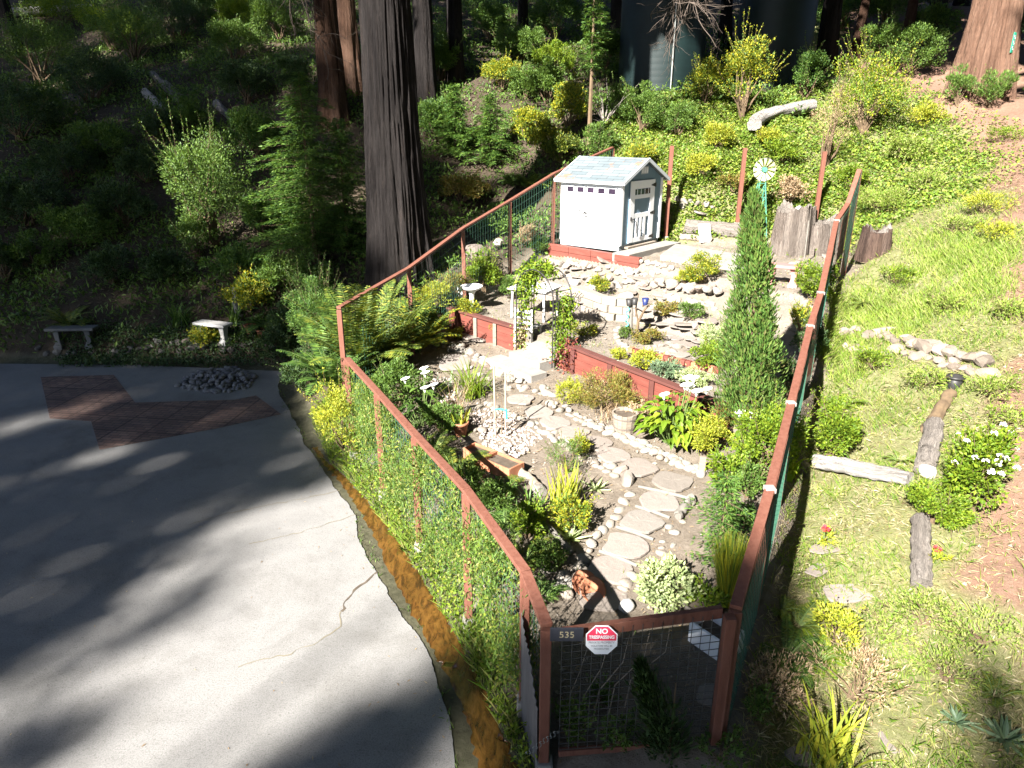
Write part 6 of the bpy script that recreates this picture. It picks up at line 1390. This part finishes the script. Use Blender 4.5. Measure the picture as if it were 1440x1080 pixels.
tag(leafmb(MB(), P, R.normal(0, 1, (n, 3))*[1,1,.35]+[0,0,.1], R.normal(0, .4, (n, 3))+[0,0,1], R.uniform(.06, .22, n), R.uniform(.015, .045, n)).build('forest_litter', LEAF('leaf_duff', [(.05,.035,.022),(.12,.085,.055),(.22,.17,.12),(.06,.07,.02)], .1)), kind='stuff')
P = scatter(-26, 6, 16.8, 46, 260000, lambda x, y: (sdpoly(x, y, GARDEN) < -.3)*(x-.35*(y-21) < 2.4)*np.clip((nz(x, y, .9, 7)-.25)*2, .06, .9)); n = len(P); P[:, 2] += R.uniform(0, .3, n)
tag(leafmb(MB(), P, R.normal(0, 1, (n, 3))+[0,0,.5], R.normal(0, .5, (n, 3))+[0,0,1], R.uniform(.08, .2, n), R.uniform(.03, .08, n)).build('understory', L_MID), kind='stuff')
P = scatter(4, 24, 26, 42, 50000, lambda x, y: np.clip((nz(x, y, .9, 9)-.35)*1.5, .02, .8)*(1-.9*pathd(x, y))); n = len(P); P[:, 2] += R.uniform(0, .5, n)
tag(leafmb(MB(), P, R.normal(0, 1, (n, 3))+[0,0,.5], R.normal(0, .5, (n, 3))+[0,0,1], R.uniform(.1, .22, n), R.uniform(.05, .1, n)).build('understory', L_MID), kind='stuff')
P = scatter(-11, -4.4, 16.2, 17.4, 9000, lambda x, y: .8+0*x); n = len(P); P[:, 2] += R.uniform(0, .22, n)
tag(leafmb(MB(), P, R.normal(0, 1, (n, 3))+[0,-.3,.3], R.normal(0, .5, (n, 3))+[0,-.4,1], R.uniform(.05, .1, n), R.uniform(.03, .06, n)).build('kerb_creeper', L_DARK), kind='stuff')
# pebbles: gravel patch in the bed, heap of river cobbles on the driveway
def pebbles(pxpoly, n, s0, s1, name, mat, heap=0):
    xs, ys = zip(*pxpoly); out = []; mb = MB(); base = rockmesh(50, 1, .15, .65).ch[0]
    while len(out) < n:
        a, b = R.uniform(min(xs), max(xs)), R.uniform(min(ys), max(ys))
        if sdpoly(np.array([a]), np.array([b]), pxpoly)[0] < 0: continue
        p = G(a, b); dd = float(sdpoly(np.array([a]), np.array([b]), pxpoly)[0]); s = R.uniform(s0, s1); th = R.uniform(0, 6.28); c, q = math.cos(th), math.sin(th)
        V = base[0]*[s, s*R.uniform(.6, 1), s]; V = V@np.array([[c, -q, 0], [q, c, 0], [0, 0, 1]])
        mb.add(V+p+[0, 0, s*.15+heap*min(dd, 16)/16*R.uniform(.3, 1)], base[1]); out.append(1)
    tag(mb.build(name, mat, smooth=True), kind='stuff')
def rnd_island(name, cols):
    m, nt, bs = newmat(name); g = nt.nodes.new('ShaderNodeNewGeometry'); link(nt, ramp(nt, g.outputs['Random Per Island'], cols, [i/(len(cols)-1) for i in range(len(cols))]), bs.inputs['Base Color']); bs.inputs['Roughness'].default_value = .85; return m
pebbles([(672,612),(705,600),(745,606),(765,618),(735,640),(715,655),(690,642)], 420, .04, .09, 'gravel', rnd_island('gravel_mix', [(.15,.115,.10),(.23,.19,.17),(.29,.26,.235),(.12,.10,.09)]))
pebbles([(640,585),(700,572),(745,592),(742,606),(700,604),(660,605)], 260, .04, .09, 'gravel', bpy.data.materials['gravel_mix'])
pebbles([(600,535),(640,530),(640,575),(610,565)], 120, .04, .10, 'gravel', bpy.data.materials['gravel_mix'])
pebbles([(245,545),(275,525),(330,519),(365,532),(350,548),(300,556)], 330, .10, .2, 'river_cobbles', rnd_island('cobble_mix', [(.06,.06,.066),(.11,.11,.115),(.15,.145,.14),(.085,.08,.09)]), .16)

# crumbs of stone and earth on the garden soil and slope
OC = np.array([[1,0,0],[0,1,0],[-1,0,0],[0,-1,0],[0,0,.7],[0,0,-.5]]); OF = np.array([[0,1,4],[1,2,4],[2,3,4],[3,0,4],[1,0,5],[2,1,5],[3,2,5],[0,3,5]])
P = scatter(-3.3, 9, 4.6, 21, 26000, lambda x, y: np.where(sdpoly(x, y, GARDEN) > .05, .6*nz(x, y, 2.2, 6)**2+.05, .1*rightside(x, y))); n = len(P)
V = (OC[None]*R.uniform(.5, 1.3, (n, 6, 1))*(R.uniform(.2, 1, n)**2*.032+.008)[:, None, None]+P[:, None]); F = OF[None]+np.arange(n)[:, None, None]*6
tag(MB().add(V.reshape(-1, 3), F.reshape(-1, 3)).build('pebbles', rnd_island('crumb_mix', [(.08,.062,.045),(.15,.12,.095),(.22,.19,.155),(.11,.09,.07)])), kind='stuff')

# needles and leaves blown on the driveway and the drain edge
P = scatter(-13, 0, 4.4, 16.2, 9000, lambda x, y: (sdpoly(x, y, DRIVE) > .03)*(.03+.10*ss(13.5, 16, y)+.35*np.exp(-sdpoly(x, y, DRIVE)/.25))); P[:, 2] = .006; n = len(P)
tag(leafmb(MB(), P, R.normal(0, 1, (n, 3))*[1,1,.02], R.normal(0, .1, (n, 3))+[0,0,1], R.uniform(.02, .07, n), R.uniform(.006, .014, n)).build('fallen_needles', L_DRY), kind='stuff')
P = scatter(-6, .6, 4.2, 15, 16000, lambda x, y: (np.abs(sdpoly(x, y, DRIVE)+.03) < .07)*(nz(x, y, 2.2, 5) > .5)); n = len(P)
tag(grassmb(MB(), P, R.uniform(.02, .07, n), .01, 1.2).build('edge_moss', L_MID), kind='stuff')

# matted straw on the slope
P = scatter(1.9, 13, 3.6, 20, 230000, lambda x, y: outside(x, y)*rightside(x, y)*(1-.6*pathd(x, y))*np.clip((1.15-nz(x, y, 1.7)-.3*nz(x, y, 4, 2))*1.3, .1, 1)*np.interp(y, [4, 9, 14, 20], [1, .7, .4, .2])); P[:, 2] += R.uniform(.003, .03, len(P)); n = len(P)
tag(leafmb(MB(), P, R.normal(0, 1, (n, 3))*[1,1,.22]+[0,0,.06], R.normal(0, .4, (n, 3))+[0,0,1], R.uniform(.04, .15, n), R.uniform(.006, .015, n)).build('matted_straw', LEAF('leaf_straw', [(.14,.115,.06),(.25,.21,.12),(.36,.31,.2),(.20,.20,.06),(.12,.09,.055)], .2)), kind='stuff')
# ------------------------------------------------------------------ crowns of the trees in the picture, and the tall trees left of and behind the viewpoint that shade the place
SH = SUN[:2]/np.linalg.norm(SUN[:2]); CE = math.cos(SEL)
EV = np.array([SH[1]*-1, SH[0]])   # across the sun
LIT = []   # (centre, radius) that the photograph shows in sun
def lit(px, py, y, r):
    LIT.append((Yp(px, py, y), r))
for a in [(300,230,21,1.3),(300,290,21,1.2),(440,230,21,1.2),(430,290,20.5,1.2),(480,250,21,.8),(545,60,18,1.0),(545,130,18,1.0),(550,200,18,1.0),(556,270,18,1.0),(560,330,18,.9),(690,180,25,1.1),(690,215,25,1.1),(640,170,25,.9),(305,470,16.9,.55),(460,60,26,.7),(490,40,28,.6),(490,90,28,.6),(455,440,13,1.3),(540,470,13,1.8),(600,440,15.5,1.6),
          (380,50,34,1.3),(120,60,36,.9),(60,110,33,.8),(410,10,38,1.3),(210,45,37,.8),(385,385,18.5,.8),(480,170,25.5,.5),(720,130,30,1.5),(770,60,36,1.8),(740,190,26,1.1),(800,180,26,1.3),(680,420,18,1.8),(820,110,27,1.0),(905,95,29,1.0),(965,45,29,.5),(700,300,23,.6),(250,170,25,.5),(100,440,17.5,.35),(350,420,17.8,.5)]:
    lit(*a)
for a in [(1375,110,25.5,2.0),(1385,60,25.5,2.0),(1395,10,25.5,2.0),(1400,-60,25.5,1.9),(1350,140,25,.8)]: lit(*a)
def sunlit(Q, mar=0):
    k = np.zeros(len(Q), bool)
    for c, r in LIT:
        v = Q-c; a = v@SUN; d2 = (v*v).sum(1)-a*a; k |= (d2 < (r+mar)**2) & (a > -2)
    return k
def pxin(P, polys):
    a, b = proj(P); k = np.zeros(len(P), bool)
    for pg in polys: k |= sdpoly(a, b, pg) > 0
    return k
D_HILL = [[(-400,512),(395,512),(440,480),(470,420),(560,402),(620,372),(700,320),(760,248),(690,225),(600,205),(585,100),(560,-60),(-400,-60)]]
D_DRIVE = [[(-400,505),(402,505),(425,575),(462,630),(480,660),(450,676),(390,690),(315,722),(200,800),(105,880),(0,945),(-400,1060)]]
D_LOW = [[(660,905),(700,935),(700,962),(640,985),(600,1010),(575,1085),(330,1085),(390,1060),(480,1015),(580,962)],[(-40,1075),(70,1040),(130,1020),(120,1045),(40,1095)]]
D_GATE = [[(775,905),(820,940),(870,905),(905,930),(1010,905),(1050,830),(1075,800),(1092,800),(1085,860),(1050,900),(1062,980),(1100,1010),(1110,1085),(1000,1400),(800,1400),(735,1085)]]
D_CORN = [[(1335,925),(1385,895),(1420,960),(1470,1000),(1470,1300),(1400,1100)]]
STREAK = [(150,640,75,13,-.25),(310,590,60,13,-.2),(28,600,45,18,-.2),(18,680,45,9,-.25),(55,828,62,15,-.25),(215,660,70,9,-.25),(270,715,60,8,-.28),(120,580,40,8,-.2),(160,560,60,6,-.15),(420,640,25,10,-.4)]
DSTREAK = [(325,768,62,9,-.3),(280,842,60,8,-.22),(35,872,80,20,-.3),(175,905,45,10,-.3),(40,960,60,10,-.4)]
def ell(P, E):
    a, b = proj(P); k = np.zeros(len(P), bool)
    for cx, cy, rx, ry, an in E:
        c, s = math.cos(an), math.sin(an); u = (a-cx)*c+(b-cy)*s; v = -(a-cx)*s+(b-cy)*c; k |= (u/rx)**2+(v/ry)**2 < 1
    return k
def area(x0, x1, y0, y1, n): x = R.uniform(x0, x1, n); y = R.uniform(y0, y1, n); return np.stack([x, y, hz(x, y)], 1)
GND = []
P = area(-40, 2, 15.5, 56, 60000); P = P[pxin(P, D_HILL)]; a_, b_ = proj(P); hole = (np.sin(P[:, 0]*1.9+P[:, 1]*.7)+np.sin(P[:, 0]*.8-P[:, 1]*1.5+2)+np.sin(P[:, 0]*3.3+P[:, 1]*2.1+1)*.7 > np.interp(b_, [0, 170, 480], [.55, 1.6, 2.05])); P = P[~hole]; GND.append(P); NH = len(P)
P = area(-24, -2, 6, 17, 16000); P = P[pxin(P, D_DRIVE) & ~ell(P, STREAK)]; GND.append(P)
P = area(-9, 1, 4.2, 12, 12000); P = P[pxin(P, D_LOW) | (ell(P, DSTREAK) & (R.uniform(0, 1, len(P)) < .22))]; GND.append(P)
P = area(-1, 5, 3, 8.5, 12000); P = P[pxin(P, D_GATE)]; GND.append(P)
P = area(3, 9, 3, 7, 900); P = P[pxin(P, D_CORN)]; GND.append(P)
GND = np.concatenate(GND)
TREES = []   # (xy, label)
for e, back, sz in [(-31,43,1),(-26.5,40,1),(-22.6,44,1),(-17.2,41,1),(-14.4,45,1),(-9.6,40,0),(-5.2,44,0),(-1.6,41,0),(3.6,43,0)]:
    TREES.append(SH*back+EV*(-e)*-1)
def crown(Q0, tr, name_parent, seed, spread=.5, k=3, lf=.75, mat=L_DARK, mar=0):
    r = rs(seed); Q = np.repeat(Q0, k, 0)+r.normal(0, spread, (len(Q0)*k, 3)); Q = Q[~sunlit(Q, mar)]; n = len(Q)
    out = Q-np.array([tr[0], tr[1], 0]); out[:, 2] = 0
    D = unit(unit(out)*.8+r.normal(0, .5, (n, 3))+[0,0,-.3]); leafmb(MB(), Q, D, r.normal(0, .6, (n, 3))+[0,0,.5], r.uniform(.6, 1.3, n)*lf, r.uniform(.6, 1.3, n)*lf*.36).build('crown', mat, name_parent)
best = np.full(len(GND), 1e9); bi = np.zeros(len(GND), int); bL = np.zeros(len(GND))
for i, T in enumerate(TREES):
    v = T-GND[:, :2]; a = v@SH; d = np.abs(v@EV)*np.where(i > 4, 1.0, 1.0); k = d < best; best[k] = d[k]; bi[k] = i; bL[k] = (a/CE)[k]
names = ['furthest left','second from left','third from left','fourth from left','fifth from left','sixth, left of the gate line','seventh, in line with the drain','eighth, in line with the gate','furthest right']
for i, T in enumerate(TREES):
    k = bi == i
    if not k.any(): continue
    hk = np.flatnonzero(k) < NH; Q = GND[k]+SUN*(bL[k]+R.normal(0, 1.6, k.sum()))[:, None]; top = np.percentile(Q[:, 2], 99)+1
    zb = H(T[0], T[1]); t = thing('shade_tree', 'tall conifer behind the viewpoint shading the driveway side, '+names[i], 'tree', (T[0], T[1], zb))
    r0 = .5 if i < 5 else .14
    MB().tube([(T[0], T[1], zb-.3), (T[0], T[1], zb+top*.5), (T[0], T[1], top-1)], [r0, r0*.6, .05], 14).build('trunk', BARK_MID, t)
    
    if (~hk).any(): crown(Q[~hk], T, t, 300+i, .16, 4, .42)
    if hk.any(): crown(Q[hk], T, t, 330+i, .35, 2, .8)
# crowns of the trees that stand in the picture, starting above its upper edge: they darken the slope behind
D_BACK = [[(850,-60),(850,60),(868,125),(1000,128),(1030,118),(1150,118),(1200,60),(1330,95),(1340,20),(1345,-60)],[(1435,40),(1600,160),(1600,-60),(1425,-60)],[(585,-60),(600,110),(660,110),(700,20),(860,20),(860,-60)]]
r = rs(900)
CX = np.array([b[:2] for _, b, _, _ in CROWNS]); ACC = [[] for _ in CROWNS]
P = area(-10, 24, 24, 60, 26000); P = P[pxin(P, D_BACK)]
L_ = r.uniform(14, 40, len(P)); Q = P+SUN*L_[:, None]
T_ = np.concatenate([np.stack([x+rr_*np.sin(a_), y-rr_*np.cos(a_), H(x, y)+z_], 1) for x, y, rr_, h_ in [(o.location.x, o.location.y, 1.8, 4) for o in COL.objects if o.get('category') == 'tank'] for a_, z_ in [(r.uniform(-1.5, 1.5, 900), r.uniform(.2, 4.6, 900))]]); QT = T_+SUN*r.uniform(16, 40, len(T_))[:, None]
def tolit(Q):
    """would its shadow fall on a part of the picture that is in sun?"""
    bad = np.zeros(len(Q), bool)
    for z in (.3, 1.6, 3.2, 5.2):
        g = Q-SUN*((Q[:, 2]-z)/SUN[2])[:, None]; hh = hz(g[:, 0], g[:, 1]); near = (hh < z+1.2) & (hh > z-2.6) & (Q[:, 2] > z+1)
        a, b = proj(g); inside = (a > -60) & (a < 1560) & (b > -60) & (b < 1200) & (g[:, 1] > 2.5)
        bad |= inside & near & ~pxin(g, D_HILL+D_BACK+D_DRIVE)
    return bad
def offframe(Q):
    a, b = proj(Q); k = Q[:, 1]*CT-(Q[:, 2]-CZ)*ST; return (k < .3) | (a < -120) | (a > 1560) | (b < -60) | (b > 1300)
def assign(Q):
    d = np.hypot(Q[:, None, 0]-CX[None, :, 0], Q[:, None, 1]-CX[None, :, 1]); i = d.argmin(1)
    for j in range(len(CX)): ACC[j].append(Q[i == j])
assign(Q[offframe(Q) & ~tolit(Q)]); QT = QT[offframe(QT) & ~sunlit(QT, .3) & ~tolit(QT)]; assign(QT)
for j, (t, b, dv, hgt) in enumerate(CROWNS):
    big = hgt > 28.5; z0 = 10.5; n = 1500 if j == 0 else (1100 if big else 700)
    f = r.uniform(0, 1, n)**.85; z = z0+(hgt+1-z0)*f; rad_ = 4.2*(1-f*.85)*np.sqrt(r.uniform(.02, 1, n)); a = r.uniform(0, 6.283, n)
    ax = b+dv*(z)[:, None]; Q = np.stack([ax[:, 0]+rad_*np.cos(a), ax[:, 1]+rad_*np.sin(a), b[2]+z-rad_*.25], 1)
    ACC[j].append(Q[offframe(Q) & ~tolit(Q)]); crown(np.concatenate(ACC[j]), b, t, 400+j, .3, 2, .8, mar=.4)
# unseen forest added round the clearing to close off most of the sky
FT = []
for rg, n, ph in ((13, 8, .3), (18, 12, .05), (25, 15, .5), (33, 18, .9)):
    for i in range(n):
        a = ph+6.283*i/n+r.normal(0, .06); x, y = rg*math.sin(a), 7+rg*math.cos(a); hgt = r.uniform(32, 44); zb = H(x, y)
        tp = np.stack([np.full(40, x), np.full(40, y), zb+np.linspace(0, hgt, 40)], 1)
        e_ = np.array([x, y-7])@EV+EV[1]*7
        if (~offframe(tp[:16])).any() or sunlit(tp, .6).any() or (-13 < e_ < 6 and np.array([x, y-9])@SH > 0): continue
        FT.append((x, y, zb, hgt))
FX = np.array(FT)
Q = np.stack([r.uniform(-34, 36, 200000), r.uniform(-34, 44, 200000), r.uniform(6, 44, 200000)], 1)
Q = Q[offframe(Q)]
for o in ((0,0,0),(1.5,0,0),(-1.5,0,0),(0,1.5,0),(0,-1.5,0),(0,0,1)): Q = Q[~tolit(Q+np.array(o))]
d = np.hypot(Q[:, None, 0]-FX[None, :, 0], Q[:, None, 1]-FX[None, :, 1]); i_ = d.argmin(1); d = d.min(1)
zz = (Q[:, 2]-FX[i_, 2])/FX[i_, 3]; k = (zz > .14) & (zz < 1) & (d < 11*np.interp(zz, [.14,.3,.6,1], [.5,.9,1,.4])) & (r.uniform(0, 1, len(Q)) < .5)
Q, i_ = Q[k], i_[k]
for j, (x, y, zb, hgt) in enumerate(FT):
    q = Q[i_ == j]
    if len(q) < 150: continue
    t = thing('forest_tree', 'dense conifer added round the clearing, outside the picture, to cut the sky light', 'tree', (x, y, zb), 'unseen conifers added round the clearing')
    MB().tube([(x, y, zb-.3), (x, y, zb+hgt-1)], [.42, .05], 10).build('trunk', BARK_MID, t)
    crown(q, (x, y), t, 700+j, .2, 1, 1.8, mar=.5)
# ------------------------------------------------------------------ light
w = bpy.data.worlds.new('World'); scene.world = w; w.use_nodes = True; nt = w.node_tree
sky = nt.nodes.new('ShaderNodeTexSky'); sky.sky_type = 'NISHITA'; sky.sun_disc = False; sky.sun_elevation = SEL
sky.sun_rotation = math.atan2(SUN[0], SUN[1]); sky.altitude = 200; sky.air_density = .5; sky.dust_density = .3
nt.links.new(sky.outputs[0], nt.nodes['Background'].inputs[0]); nt.nodes['Background'].inputs[1].default_value = .05
sl = bpy.data.lights.new('sun', 'SUN'); sl.energy = 5; sl.angle = rad(.53); sl.color = (1, .955, .895)
so = bpy.data.objects.new('sun', sl); COL.objects.link(so)
so.rotation_euler = Vector(SUN).to_track_quat('Z', 'Y').to_euler(); so.location = (-20, -30, 40)
vs = scene.view_settings; scene.display_settings.display_device = 'sRGB'
vs.view_transform = 'Standard'; vs.look = 'None'; vs.exposure = 2.7; vs.gamma = 1; vs.use_curve_mapping = False
